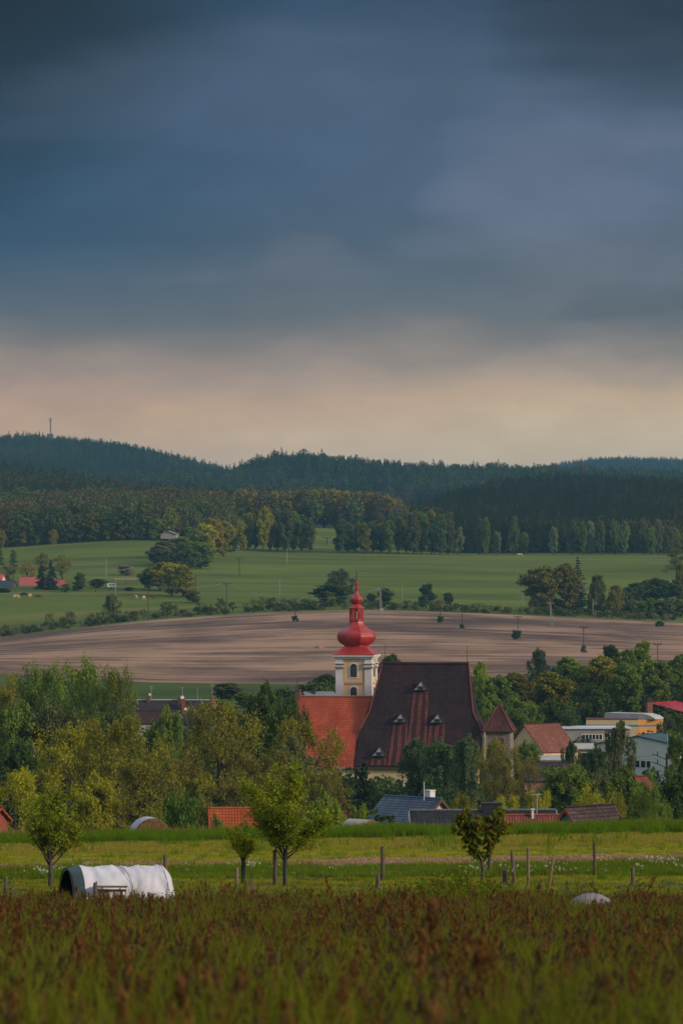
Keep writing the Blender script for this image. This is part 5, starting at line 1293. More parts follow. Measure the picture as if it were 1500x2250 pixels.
# ---------------------------------------------------------------- village trees, one by one: kind, px, top, width, d, colour, label
VT = [
 ('sparse', 22, 1482, 150, 600, OLIVE, 'airy green tree at the left edge above the village'),
 ('sparse', 100, 1458, 140, 590, FRESH, 'tall pale green tree with bare upright limbs, second from the left on the village skyline'),
 ('sparse', 192, 1447, 160, 575, FRESH, 'tallest green tree of the left group before the brown field'),
 ('sparse', 258, 1466, 120, 570, (.085, .105, .018), 'leggy green tree at the right end of the left group, left of the slate roof'),
 ('broad', 30, 1545, 150, 520, GREEN, 'dense green tree below the leftmost airy tree'),
 ('broad', 130, 1555, 110, 520, MUTED, 'grey-green tree between the left skyline trees and the yellow one'),
 ('broad', 215, 1560, 110, 540, DGREEN, 'dark green tree left under the slate roof'),
 ('broad', 320, 1588, 90, 560, GREEN, 'green tree right in front of the slate row house'),
 ('broad', 370, 1556, 85, 560, FRESH, 'fresh green tree covering the middle of the slate row house'),
 ('sparse', 150, 1592, 175, 440, YELLOW, 'bright yellow-green budding tree on the left'),
 ('sparse', 255, 1575, 210, 410, OLIVE, 'wide olive tree with dark leaning limbs right of the yellow-green one'),
 ('sparse', 340, 1640, 200, 385, OLIVE, 'low olive brown tree whose limbs lean over the round bale'),
 ('broad', 55, 1628, 110, 470, DGREEN, 'dark shady tree behind the small foreground tree on the left'),
 ('sparse', 45, 1690, 150, 370, YELLOW, 'low yellow-olive tree at the left edge behind the small orchard tree'),
 ('sparse', 480, 1540, 225, 450, OLIVE, 'broad olive oak with a fan of dark limbs left of the dark green tree'),
 ('sparse', 410, 1640, 150, 430, BROWNY, 'brownish twiggy tree left below the broad olive oak'),
 ('broad', 583, 1508, 120, 480, DGREEN, 'tall dark green tree overlapping the left end of the orange roof'),
 ('broad', 628, 1534, 96, 470, DGREEN, 'dark bushy tree covering the left end of the orange church roof'),
 ('sparse', 650, 1580, 200, 455, OLIVE, 'spreading brown-olive tree before the orange church roof'),
 ('sparse', 585, 1650, 190, 430, BROWNY, 'brown twiggy tree low between the oak and the church'),
 ('sparse', 525, 1690, 170, 400, BROWNY, 'low tangled brown tree right behind the orange roofed house'),
 ('sparse', 705, 1690, 130, 420, BROWNY, 'small twiggy brown tree below the orange church roof'),
 ('yew', 800, 1680, 105, 480, SPRUCE, 'dark blue-green conifer in front of the cream church wall'),
 ('yew', 752, 1712, 80, 470, SPRUCE, 'low dark conifer left of the bigger one under the church'),
 ('birch', 925, 1625, 104, 560, BLUEG, 'drooping birch on the left of the pair before the church'),
 ('birch', 978, 1627, 108, 555, (.05, .085, .035), 'drooping birch on the right of the pair before the church'),
 ('birch', 1034, 1620, 84, 545, BLUEG, 'slim weeping birch below the right end of the dark church roof'),
 ('birch', 1000, 1655, 80, 560, BLUEG, 'lower birch wedged between the pair and the slim weeping one'),
 ('sparse', 1085, 1625, 86, 520, OLIVE, 'half bare olive tree in front of the stone tower'),
 ('sparse', 1124, 1640, 80, 515, OLIVE, 'half bare tree at the right foot of the stone tower'),
 ('twiggy', 1165, 1662, 62, 510, BROWNY, 'brown twiggy tree left of the round green one'),
 ('twiggy', 1108, 1668, 66, 505, BROWNY, 'lower brown twiggy tree under the stone tower'),
 ('broad', 1165, 1628, 62, 640, FRESH, 'light green tree before the grey-white gable'),
 ('birch', 1250, 1630, 44, 590, DGREEN, 'slim dark birch before the right end of the rusty red roof'),
 ('birch', 1355, 1586, 72, 560, MUTED, 'tallest birch, before the yellow building and the pale green hall'),
 ('birch', 1300, 1640, 70, 555, DGREEN, 'dark drooping birch left of the tallest one'),
 ('broad', 1240, 1684, 110, 460, GREEN, 'round green tree below the slim dark birch'),
 ('broad', 1312, 1690, 90, 470, MUTED, 'grey-green tree right of the round green one'),
 ('broad', 1372, 1686, 100, 420, GREEN, 'dark green tree beneath the tallest birch'),
 ('sparse', 1425, 1694, 90, 450, FRESH, 'bright leafy tree below the pale green hall'),
 ('broad', 1492, 1610, 55, 500, GREEN, 'tall green tree at the right edge beside the pale green hall'),
 ('broad', 1490, 1690, 90, 360, DGREEN, 'dark bushy tree at the right edge above the tall grass'),
 ('sparse', 1425, 1725, 110, 330, GREEN, 'wide green bush-like tree at the right above the tall grass'),
 ('sparse', 1355, 1745, 70, 335, OLIVE, 'small olive tree behind the brown tiled roof'),
 ('sparse', 1180, 1735, 90, 380, YELLOW, 'low yellow-green tree behind the charcoal roof, right part'),
 ('sparse', 1290, 1725, 110, 370, YELLOW, 'yellow-green tree right behind the green gable house'),
 ('sparse', 1110, 1748, 90, 390, YELLOW, 'low yellow-green tree behind the foreground heart-shaped tree'),
 ('sparse', 1020, 1742, 70, 400, OLIVE, 'low olive tree behind the left of the foreground heart-shaped tree'),
 ('broad', 690, 1740, 100, 300, FRESH, 'bushy bright green tree right behind the round foreground tree'),
 ('broad', 735, 1762, 50, 290, BRIGHT, 'small bright green tree beside the tiny brick shed'),
 ('broad', 475, 1790, 40, 290, GREEN, 'small green bush-like tree left of the orange roofed house'),
 # behind the church
 ('broad', 865, 1440, 62, 880, DGREEN, 'tree top peeping over the left end of the dark church roof'),
 ('broad', 722, 1482, 60, 900, DGREEN, 'dark green tree just left of the church tower'),
 ('broad', 680, 1502, 70, 890, GREEN, 'green tree between the field and the orange church roof'),
 ('broad', 648, 1516, 50, 880, PALE, 'greyish bush-like tree above the left end of the orange church roof'),
 ('broad', 500, 1500, 66, 900, MUTED, 'dull green tree on the grass strip right of the pointed turret'),
 ('broad', 540, 1520, 50, 880, GREEN, 'low tree right of the dull green one on the grass strip'),
 ('birch', 1062, 1455, 60, 830, BRIGHT, 'bright green tree right beside the top of the dark church roof'),
 ('broad', 1085, 1488, 90, 790, GREEN, 'large green tree behind the slope of the church roof'),
 ('broad', 1060, 1530, 60, 780, FRESH, 'green tree between the church roof and the stone tower'),
 ('broad', 1135, 1480, 80, 850, BROWNY, 'brownish green tree below the edge of the brown field'),
 ('broad', 1130, 1535, 110, 760, GREEN, 'wide green tree behind the pointed stone tower'),
 ('birch', 1178, 1426, 46, 900, BLUEG, 'slender grey-green tree standing tall against the brown field'),
 ('broad', 1240, 1444, 64, 900, FRESH, 'round fresh green tree right of the slender one on the field edge'),
 ('broad', 1215, 1478, 100, 830, OLIVE, 'large olive green tree above the rusty red roof'),
 ('broad', 1215, 1540, 110, 770, DGREEN, 'dark green tree directly above the rusty red roof'),
 ('broad', 1290, 1464, 60, 890, GREEN, 'green tree right of the round fresh green one on the field edge'),
 ('broad', 1330, 1444, 90, 870, OLIVE, 'broad olive tree in the middle of the right field edge'),
 ('broad', 1343, 1418, 46, 940, DGREEN, 'dark round tree top rising over the broad olive one'),
 ('broad', 1408, 1410, 52, 920, BRIGHT, 'bright green round tree, highest on the right'),
 ('broad', 1378, 1428, 44, 900, FRESH, 'light green tree left of the highest bright one'),
 ('broad', 1378, 1460, 80, 830, GREEN, 'large green tree below the highest bright one'),
 ('broad', 1440, 1455, 80, 860, GREEN, 'leafy green tree right of the highest bright one'),
 ('broad', 1492, 1438, 60, 880, GREEN, 'green tree at the right edge on the field side'),
 ('spruce', 1262, 1528, 56, 790, (.018, .035, .040), 'dark bluish spruce among the leafy trees above the rusty red roof'),
 ('broad', 1310, 1505, 66, 800, DGREEN, 'deep green round tree right of the bluish spruce'),
 ('broad', 1350, 1508, 70, 905, GREEN, 'green tree left of the brick chimney'),
 ('broad', 1405, 1502, 70, 915, OLIVE, 'olive round tree behind the brick chimney'),
 ('broad', 1460, 1490, 80, 925, GREEN, 'green tree behind the crimson barn roof'),
 ('birch', 1467, 1570, 46, 740, MUTED, 'slim tree before the crimson barn roof'),
 ('birch', 1498, 1575, 40, 735, DGREEN, 'dark slim tree at the right edge before the barn'),
]
for r_ in VT: tree('edge' if r_[0] == 'broad' and r_[4] > 780 else r_[0], *r_[1:])
tree('broad', 1412, 1722, 70, 400, GREEN, 'leafy green tree hiding the foot of the salmon red gable')
tree('broad', 640, 1620, 110, 445, MUTED, 'grey-green tree in front of the dark bushy one')
tree('broad', 300, 1690, 120, 420, OLIVE, 'olive rounded tree behind the leaning limbs over the bale')
tree('broad', 210, 1700, 110, 400, YELLOW, 'yellow-olive bushy tree behind the left foreground tree')
tree('broad', 440, 1700, 100, 420, OLIVE, 'olive bushy tree above the blossom bush')
tree('broad', 90, 1700, 100, 400, OLIVE, 'olive bushy tree left under the bright yellow-green one')
tree('shrub', 398, 1738, 118, 215, (.050, .088, .022), 'large rounded bush dusted with white blossom right of the round bale', 'bush', name='blossom_bush')
tree('shrub', 342, 1790, 60, 205, GREEN, 'lower bush between the bale and the blossom bush', 'bush')
tree('shrub', 793, 1768, 34, 172, FRESH, 'small upright sapling bush before the blue roof', 'bush', var=1)

# ---------------------------------------------------------------- trees of the far fields
FT = [
 ('edge', 345, 1198, 54, 1790, MUTED, 'grey-green tree at the left end of the long copse, below the hill barn'),
 ('edge', 366, 1190, 67, 1800, MUTED, 'darkest grey tree of the long copse, just under the hill barn'),
 ('edge', 398, 1180, 59, 1810, GREEN, 'green tree right of the pale hill barn'),
 ('edge', 424, 1158, 59, 1830, GREEN, 'fourth tree from the left in the long copse'),
 ('edge', 446, 1152, 59, 1840, YELLOW, 'yellow-green tree in the middle of the long copse'),
 ('edge', 468, 1140, 54, 1870, ORANGE, 'tall orange-brown tree of the long copse'),
 ('edge', 490, 1146, 48, 1900, OLIVE, 'olive tree at the right end of the long copse'),
 ('edge', 508, 1176, 32, 1960, DGREEN, 'small dark tree by the bit of lane'),
 ('edge', 440, 1192, 54, 1780, GREEN, 'low green tree on the right flank of the long copse'),
 ('edge', 410, 1194, 48, 1775, BLUEG, 'low blue-green tree at the foot of the long copse'),
 ('edge', 328, 1248, 59, 1610, MUTED, 'dark tree at the left of the lower copse, right of the grazing cows'),
 ('edge', 352, 1236, 62, 1600, OLIVE, 'yellowish rounded tree in the lower copse'),
 ('edge', 378, 1238, 59, 1570, YELLOW, 'tallest yellowish tree in the lower copse'),
 ('edge', 402, 1242, 51, 1560, OLIVE, 'right-hand tall tree of the lower copse'),
 ('broad', 424, 1296, 36, 1530, MUTED, 'small grey-green tree at the right foot of the lower copse'),
 ('broad', 368, 1322, 30, 1490, MUTED, 'bushy small tree before the lower copse'),
 ('broad', 0, 1165, 36, 1990, ORANGE, 'golden tree at the left edge before the leafy wood'),
 ('birch', 118, 1163, 22, 1995, ORANGE, 'small golden tree alone at the foot of the leafy wood'),
 ('pine', 30, 1210, 24, 1700, DGREEN, 'slim pine at the left above the farm'),
 ('pine', 0, 1206, 22, 1710, DGREEN, 'slim pine cut by the left edge above the farm'),
 ('sparse', 92, 1214, 36, 1700, BROWNY, 'brownish tree behind the dark spruces of the farm'),
 ('sparse', 138, 1217, 54, 1690, OLIVE, 'round olive tree right behind the dark spruces of the farm'),
 ('sparse', 60, 1236, 50, 1665, ORANGE, 'rusty orange tree above the faded red farm roof'),
 ('sparse', 20, 1240, 50, 1668, BROWNY, 'brown bare tree above the slate farm barn'),
 ('yew', 92, 1238, 36, 1610, SPRUCE, 'dark spruce, left of the farm pair', 'tree'),
 ('yew', 113, 1232, 42, 1606, SPRUCE, 'dark spruce, right of the farm pair', 'tree'),
 ('broad', 177, 1258, 25, 1640, MUTED, 'small round tree right of the farm'),
 ('broad', 212, 1272, 42, 1620, DGREEN, 'dark round tree between the farm and the white caravan'),
 ('broad', 172, 1276, 30, 1600, DGREEN, 'dark bush-like tree at the right end of the farm'),
 ('broad', 145, 1282, 26, 1590, GREEN, 'green bush-like tree in front of the bright red farm wing'),
 ('broad', 10, 1292, 32, 1590, DGREEN, 'dark bush-like tree before the slate farm barn'),
 ('broad', 276, 1242, 38, 1720, BLOSSOM, 'lone blossoming tree on the upper pasture'),
 ('broad', 282, 1290, 26, 1600, DGREEN, 'dark bush-like tree right of the white caravan'),
 ('birch', 250, 1306, 40, 1470, MUTED, 'tall thin leafless tree rising over the left orchard row'),
 ('birch', 750, 1252, 66, 1520, (.045, .06, .035), 'tall grey-green tree just left of the red spire tip'),
 ('broad', 728, 1284, 78, 1490, DGREEN, 'broad dark tree lower left of the red spire tip'),
 ('broad', 845, 1292, 36, 1480, DGREEN, 'round dark tree first right of the red spire'),
 ('broad', 815, 1304, 24, 1500, DGREEN, 'smaller round tree right beside the red spire'),
 ('broad', 936, 1283, 40, 1480, DGREEN, 'tall round dark tree in the hedge right of the spire'),
 ('broad', 984, 1302, 24, 1500, DGREEN, 'small round tree right of the tall round hedge tree'),
 ('broad', 1190, 1246, 88, 1480, BROWNY, 'large brownish tree left of the dark spruce at the right hedge'),
 ('broad', 1246, 1240, 70, 1482, BROWNY, 'brown leafy tree against the dark spruce at the right hedge'),
 ('spruce', 1268, 1226, 64, 1488, SPRUCE, 'tall dark spruce in the right hedge'),
 ('birch', 1306, 1264, 46, 1482, MUTED, 'pale slim tree right of the tall dark spruce'),
 ('birch', 1346, 1286, 48, 1480, BROWNY, 'thin brownish tree in the right hedge'),
 ('pine', 1486, 1180, 52, 1650, MUTED, 'very tall tree at the right edge over the pasture'),
 ('birch', 1496, 1235, 40, 1600, BROWNY, 'tall brown tree at the right edge below the tallest'),
 ('broad', 1220, 1318, 40, 1490, MUTED, 'low bushy tree under the brownish pair in the right hedge'),
 ('broad', 1262, 1330, 46, 1485, MUTED, 'low bushy tree at the foot of the dark spruce'),
 ('broad', 1310, 1330, 50, 1485, GREEN, 'low bushy tree right of the foot of the dark spruce'),
]
for r_ in FT: tree('edge' if r_[0] == 'broad' else r_[0], *r_[1:])
ORD = ['first', 'second', 'third', 'fourth', 'fifth', 'sixth', 'seventh', 'eighth', 'ninth', 'tenth', 'eleventh', 'twelfth', 'thirteenth', 'fourteenth', 'fifteenth', 'sixteenth', 'seventeenth', 'eighteenth', 'nineteenth', 'twentieth', 'twenty-first', 'twenty-second', 'twenty-third', 'twenty-fourth', 'twenty-fifth', 'twenty-sixth', 'twenty-seventh', 'twenty-eighth']
def edge_d(px): return 1462
rg = random.Random(77)
left_row = [(12, 1372, 20), (52, 1372, 18), (74, 1370, 20), (112, 1346, 30), (137, 1354, 22), (157, 1342, 26), (180, 1364, 16), (196, 1345, 24), (212, 1340, 30), (232, 1338, 22), (268, 1355, 14), (282, 1340, 22), (316, 1338, 22), (300, 1346, 16), (334, 1346, 18)]
for i, (px, top, w) in enumerate(left_row):
    tree('orchard', px, top, w, 1463, rg.choice([MUTED, GREEN, BLOSSOM if i in (8, 9) else MUTED, BROWNY]), '%s small orchard tree from the left edge along the brown field' % ORD[i], group='orchard trees along the field edge')
mid_row = [(368, 1322, 24), (388, 1326, 20), (440, 1320, 18), (452, 1324, 10), (464, 1328, 12), (484, 1314, 28), (512, 1322, 22), (540, 1322, 20), (556, 1312, 26), (576, 1310, 26), (600, 1312, 28), (624, 1310, 30), (642, 1318, 22), (670, 1314, 26), (690, 1318, 22), (706, 1316, 20), (726, 1308, 28), (752, 1318, 24), (772, 1312, 20)]
for i, (px, top, w) in enumerate(reversed(mid_row)):
    tree('orchard', px, top, w, 1464, rg.choice([DGREEN, GREEN, MUTED, DGREEN]), '%s small hedge tree to the left of the red spire' % ORD[i], group='orchard trees along the field edge')
right_row = [(806, 1316, 22), (830, 1318, 20), (862, 1320, 22), (880, 1322, 16), (896, 1318, 22), (914, 1320, 20), (948, 1318, 24), (966, 1314, 22), (1000, 1324, 18), (1014, 1326, 16), (1034, 1324, 18), (1048, 1324, 20), (1064, 1326, 16), (1078, 1328, 16), (1096, 1328, 18), (1116, 1332, 22), (1140, 1330, 26), (1165, 1332, 26), (1190, 1334, 26)]
for i, (px, top, w) in enumerate(right_row):
    tree('orchard', px, top, w, 1464, rg.choice([DGREEN, GREEN, MUTED, BROWNY]), '%s small hedge tree to the right of the red spire' % ORD[i], group='orchard trees along the field edge')
# trees along the feet of the woods
cop1 = [(528, 1150), (545, 1136), (560, 1128), (578, 1124), (594, 1132), (610, 1128), (628, 1126), (645, 1132), (662, 1140), (680, 1146)]
for i, (px, top) in enumerate(cop1):
    tree('edge', px, top - 8, 34, 2005 + (i % 3) * 8, [YELLOW, OLIVE, MUTED][i % 3] if i < 6 else [MUTED, GREEN, BLUEG][i % 3], '%s tree from the left in the copse left of the bright gap' % ORD[i], group='trees along the foot of the woods')
back = [(530, 1122), (552, 1112), (575, 1104), (600, 1100), (640, 1094), (665, 1086), (690, 1082), (712, 1080), (735, 1080), (760, 1084), (785, 1086), (808, 1088), (830, 1092), (850, 1098)]
for i, (px, top) in enumerate(back):
    tree('edge', px, top - 4, 42, 2300, [YELLOW, OLIVE, ORANGE, OLIVE][i % 4] if i < 4 else [ORANGE, ORANGE, OLIVE, ORANGE][i % 4], '%s tree from the left along the front of the orange wood on the knoll' % ORD[i], group='trees on the knoll')
cop2 = [(748, 1146), (764, 1152), (782, 1150), (800, 1154), (818, 1150), (836, 1154), (854, 1148), (874, 1140), (892, 1132), (908, 1128), (926, 1130), (948, 1126), (966, 1136), (984, 1130)]
for i, (px, top) in enumerate(cop2):
    tree('edge', px, top - 4, 32, 2010 + (i % 3) * 8, [BLUEG, MUTED, GREEN, OLIVE][i % 4], '%s tree from the left in the row right of the bright gap' % ORD[i], group='trees along the foot of the woods')
birch_e = [(1008, 1158), (1052, 1140), (1066, 1138), (1090, 1168), (1128, 1134), (1150, 1170), (1215, 1158), (1256, 1144), (1280, 1146), (1296, 1146), (1318, 1144), (1350, 1142), (1370, 1146), (1412, 1140), (1430, 1160), (1446, 1142), (1468, 1156), (1484, 1160)]
for i, (px, top) in enumerate(birch_e):
    tree('edge', px, top, 22, 2020 + (i % 2) * 9, [PALE, MUTED, GREEN][i % 3], '%s pale birch from the left at the foot of the dark spruce wood' % ORD[i], group='birches along the spruce wood')
for i, (px, top) in enumerate([(20, 1150), (50, 1142), (80, 1136), (150, 1146), (175, 1130), (205, 1128), (232, 1134), (262, 1118), (288, 1116), (312, 1118), (334, 1128)]):
    tree('edge', px, top, 42, 2020, [MUTED, OLIVE, GREEN, BROWNY][i % 4], '%s large rounded tree from the left at the foot of the leafy wood' % ORD[i], group='trees along the leafy wood')
for i, (px, top, d) in enumerate([(1352, 1304, 1540), (1374, 1290, 1580), (1396, 1280, 1590), (1418, 1274, 1600), (1440, 1270, 1600), (1460, 1274, 1600), (1482, 1284, 1590)]):
    tree('edge', px, top, 38, d, [DGREEN, BLUEG, DGREEN, MUTED][i % 4], '%s from the left of the dark trees massed in the back right hedge' % ORD[i], group='dark trees in the right hedge')
for i, (px, top) in enumerate([(1345, 1322), (1366, 1326), (1388, 1318), (1410, 1322), (1432, 1314), (1455, 1320), (1476, 1312), (1496, 1318)]):
    tree('edge', px, top, 32, 1490, [GREEN, MUTED, PALE, GREEN][i % 4], '%s from the left of the small trees massed at the right field corner' % ORD[i], group='small trees at the right field corner')
def hedge():
    rng = np.random.default_rng(44)
    kinds = [proto_obj('k', np_mesh('u', *round_q(31, 300, .45, 2.0, 3.0), leafmat('hedge_green', (.050, .068, .020), .2, .3, .4))), proto_obj('k', np_mesh('u', *round_q(32, 300, .45, 1.8, 2.6), leafmat('hedge_olive', (.075, .075, .028), .2, .3, .4))),
             proto_obj('k', np_mesh('u', *round_q(33, 260, .4, 1.7, 2.6), leafmat('hedge_pale', (.12, .11, .06), .2, .3, .4)))]
    px = np.concatenate([rng.uniform(-150, 1650, 560), rng.uniform(1140, 1600, 160)]); d = np.concatenate([rng.uniform(1453, 1474, 560), rng.uniform(1462, 1515, 160)]); x = (px - 750) * d / F; n = len(px)
    k = (np.sin(px / 31) + np.sin(px / 11 + 1) + rng.normal(0, .7, n)) > -.5
    x, d, px = x[k], d[k], px[k]; n = len(x)
    scatter('hedge', 'scrubby low hedge growing between the small trees on the field edge', 'hedge', on_ground(x, d, .2), rng.uniform(.35, 1.05, n), rng.uniform(0, 6.28, n), rng.choice([0, 0, 1, 2], n), kinds)
hedge()
# bushes at the feet of the field poles
for px, top, w, d, lb in ((648, 1352, 16, 1366, 'left of the red lantern'), (967, 1353, 15, 1368, 'right of the red lantern'), (1014, 1371, 11, 1381, 'smallest, second right of the tower'), (1134, 1384, 22, 1405, 'largest round one on the field'),
                          (1281, 1417, 15, 1435, 'nearest the right trees'), (1448, 1364, 20, 1377, 'far right on the field')):
    ds_ = np.linspace(1010, 1440, 900); d = float(ds_[int(np.argmin(np.abs(1250 - zg((px - 750) * ds_ / F, ds_) / ds_ * F - d)))])
    tree('shrub', px, top, w, d, (.022, .048, .016), 'dark green bush on the ploughed field, ' + lb, 'bush', 'bushes on the ploughed field')
# ---------------------------------------------------------------- foreground trees
def hero(name, px, base_py, top, width, d, limbs, V, Fc, H, Rad, bark, col, label, leafname, minlev=3, base_z=None, extra=None, trans=.35):
    x = (px - 750) * d / F; zb = zg1(x, d); r = empty(name, (x, d, zb - .03)); tag(r, label, 'tree')
    limbs, V = fit(limbs, V, H, Rad)
    link_mesh('trunk', wood_mesh('trunk', limbs, bark, minlev, thin=1.1), r)
    link_mesh('crown', np_mesh('crown', V, Fc, leafmat(leafname, col, trans, .35, .45)), r)
    return r
def heights(px, top, d):
    x = (px - 750) * d / F; return P(px, top, d).z - zg1(x, d)
# round vase-shaped tree, centre
H = heights(645, 1678, 103)
limbs, tips = vase(101, H, 1.15, 17, 9, 5, .27, .045)
V, Fc = leaf_cloud(101, tips, 6, .06, .040, 1.8)
r = hero('young_fruit_tree', 626, 1960, 1678, 190, 103, limbs, V, Fc, H, 1.18, BARK_G, (.155, .185, .014), 'round vase-shaped young tree in the middle foreground', 'hero_leaf_a')
g = MB(); g.tube([(0, 0, .02), (0, 0, .5), (.01, 0, 1.0)], [.058, .054, .058], 9); g.build('trunk_guard', plain('dark_guard', (.045, .05, .048), .9, .3, 8), r)
# left tree: open, upright shoots
H = heights(125, 1722, 103)
limbs, tips = vase(105, H, .9, 14, 8, 4, .26, .058, 46, 88, .5)
V, Fc = leaf_cloud(105, tips, 5, .05, .038, 1.8)
hero('young_fruit_tree', 112, 1960, 1722, 140, 103, limbs, V, Fc, H, .92, BARK_G, (.16, .19, .016), 'open upright young tree in the left foreground beside the white tunnel', 'hero_leaf_b')
# thin sapling
H = heights(535, 1800, 104)
limbs, tips = vase(108, H, .4, 8, 6, 3, .36, .03, 50, 88, .4)
V, Fc = leaf_cloud(108, tips, 2, .05, .05, 1.9)
r = hero('thin_sapling', 534, 1950, 1800, 50, 104, limbs, V, Fc, H, .40, BARK_G, (.30, .30, .02), 'thin yellow-green sapling left of the round young tree', 'hero_leaf_c')
g = MB(); g.tube([(0, 0, .02), (.01, 0, .55), (.0, 0, .85)], [.062, .055, .052], 9); g.build('trunk_guard', MATS['dark_guard'], r)
# heart-shaped, large leaves
def heart_tree():
    d = 106; px = 1058; H = heights(1040, 1757, d); x = (px - 750) * d / F
    r = empty('walnut_tree', (x, d, zg1(x, d) - .02)); tag(r, 'heart-shaped young tree with big drooping leaves in the right foreground', 'tree')
    k = d / F; rng = np.random.default_rng(7)
    def q(ax, ay, yy=0.0): return np.array([(ax - px) * k, yy, (1928 - ay) * k + .02])
    limbs = []; ends = []
    def br(pts, r0, r1, lev=1):
        n = len(pts); limbs.append((pts, list(np.linspace(r0, r1, n)), lev))
    br([q(1058, 1930), q(1060, 1905), q(1057, 1886)], .055, .045, 0)
    mains = [[(1057, 1886), (1046, 1868), (1034, 1850), (1026, 1830), (1014, 1808), (1008, 1785)], [(1046, 1868), (1040, 1845), (1036, 1815), (1030, 1785), (1024, 1762)], [(1058, 1888), (1068, 1872), (1074, 1850), (1076, 1825), (1074, 1800), (1070, 1785)],
             [(1074, 1850), (1084, 1828), (1092, 1805), (1098, 1785), (1100, 1775)], [(1030, 1840), (1044, 1820), (1052, 1800), (1058, 1785)], [(1076, 1838), (1094, 1820), (1106, 1805)], [(1020, 1820), (1006, 1812), (1000, 1800)]]
    for i, m in enumerate(mains):
        yy = rng.uniform(-.25, .25, 1)[0]; pts = [q(a, b, yy * j / len(m)) for j, (a, b) in enumerate(m)]
        br(pts, .035 if i in (0, 2) else .022, .009)
        for j in range(1, len(pts)):
            for s in range(15):
                t = rng.uniform(0, 1); p = pts[j - 1] * (1 - t) + pts[j] * t
                if p[2] < .75: continue
                e = p + rng.normal(0, .085, 3) * np.array([1, 1.6, .8]) + np.array([0, 0, .03]); br([p, (p + e) / 2 + np.array([0, 0, .015]), e], .008, .005, 3); ends.append(e)
    ends = np.array(ends)
    # big leaves: folded blades hanging from each twig end
    C = np.repeat(ends, 7, 0); n = len(C); az = rng.uniform(0, 6.28, n); L = rng.uniform(.10, .19, n); dr = rng.uniform(.25, 1.1, n)
    D = np.stack([np.cos(az) * np.cos(dr), np.sin(az) * np.cos(dr), -np.sin(dr)], 1); Sd = np.stack([-np.sin(az), np.cos(az), np.zeros(n)], 1)
    Wd = L * .26; up_ = np.cross(Sd, D)
    base = C; mid = C + D * (L * .5)[:, None] + up_ * .01; tip = C + D * L[:, None] - np.array([0, 0, 1]) * (L * .15)[:, None]
    V = np.stack([base, mid + Sd * Wd[:, None] - up_ * .015, tip, mid - Sd * Wd[:, None] - up_ * .015], 1).reshape(-1, 3)
    red = rng.uniform(0, 1, n) < .17
    link_mesh('trunk', wood_mesh('trunk', limbs, BARK_G, 3), r)
    me = np_mesh('crown', V, np.arange(4 * n).reshape(n, 4), leafmat('walnut_leaf', (.095, .115, .010), .4, .4, .5)); me.materials.append(leafmat('walnut_young_leaf', (.20, .10, .02), .35, .2, .4))
    me.polygons.foreach_set('material_index', red.astype(np.int32)); link_mesh('crown', me, r)
heart_tree()
# dry stalks in the bottom left corner of the verge
def dry_stalks(px, top, d, label):
    x = (px - 750) * d / F; z = zg1(x, d); H = P(px, top, d).z - z; rr = random.Random(px); b = MB()
    for i in range(16):
        a = rr.uniform(-.5, .5); h = H * rr.uniform(.5, 1); x0 = rr.uniform(-.12, .12); b.tube([(x0, 0, 0), (x0 + a * h * .3, rr.uniform(-.1, .1), h * .6), (x0 + a * h * .75, rr.uniform(-.2, .2), h)], [.006, .005, .003], 4, cap=False)
    o = b.build('dry_stalks', plain('straw', (.30, .22, .13), .9, .3, 3)); o.location = (x, d, z); tag(o, label, 'plant')
dry_stalks(28, 1925, 94, 'clump of dry pale stalks by the leftmost post'); dry_stalks(552, 1925, 100, 'clump of dry pale stalks at the foot of the thin sapling')

# ---------------------------------------------------------------- fence posts
POSTWOOD = plain('grey_post_wood', (.135, .105, .085), .95, .4, 7, stain=(.06, .045, .035)); PALEPOST = plain('pale_post_wood', (.24, .18, .115), .95, .35, 7, stain=(.11, .08, .05))
POSTS = {}
def post(px, top, base, w, label, mat=POSTWOOD, lean=0.0, d=None, seed=0):
    # distance where the ground shows at the base row
    if d is None:
        ds = np.linspace(93, 125, 400); xs = (px - 750) * ds / F; py = 1250 - zg(xs, ds) / ds * F; i = int(np.argmin(np.abs(py - base))); d = float(ds[i])
    x = (px - 750) * d / F; z = zg1(x, d); H = P(px, top, d).z - z; rad = w / 2 * d / F
    r = empty('fence_post', (x, d, z)); tag(r, label, 'post', 'wooden posts of the paddock'); r.rotation_euler = (0, R(lean), 0)
    rr = random.Random(px + seed); n = 9; b = MB(); prof = []
    K = 6
    vs = []; fs = []
    ph = [rr.uniform(.88, 1.1) for _ in range(n)]
    for i in range(K + 1):
        t = i / K; q = rad * (1.06 - .12 * t)
        for k in range(n):
            a = 2 * math.pi * k / n; s = q * ph[k] * rr.uniform(.96, 1.04)
            vs.append((s * math.cos(a) + .01 * math.sin(t * 3), s * math.sin(a), -.3 + (H + .3) * t + (rr.uniform(-.012, .012) + .02 * math.cos(a) if i == K else 0)))
    for i in range(K):
        for k in range(n): fs.append((i * n + k, i * n + (k + 1) % n, (i + 1) * n + (k + 1) % n, (i + 1) * n + k))
    b.add(vs, fs, True); b.add(vs[-n:], [tuple(range(n))]); b.build('post', mat, r)
    POSTS[px] = (x, d, z, H); return r
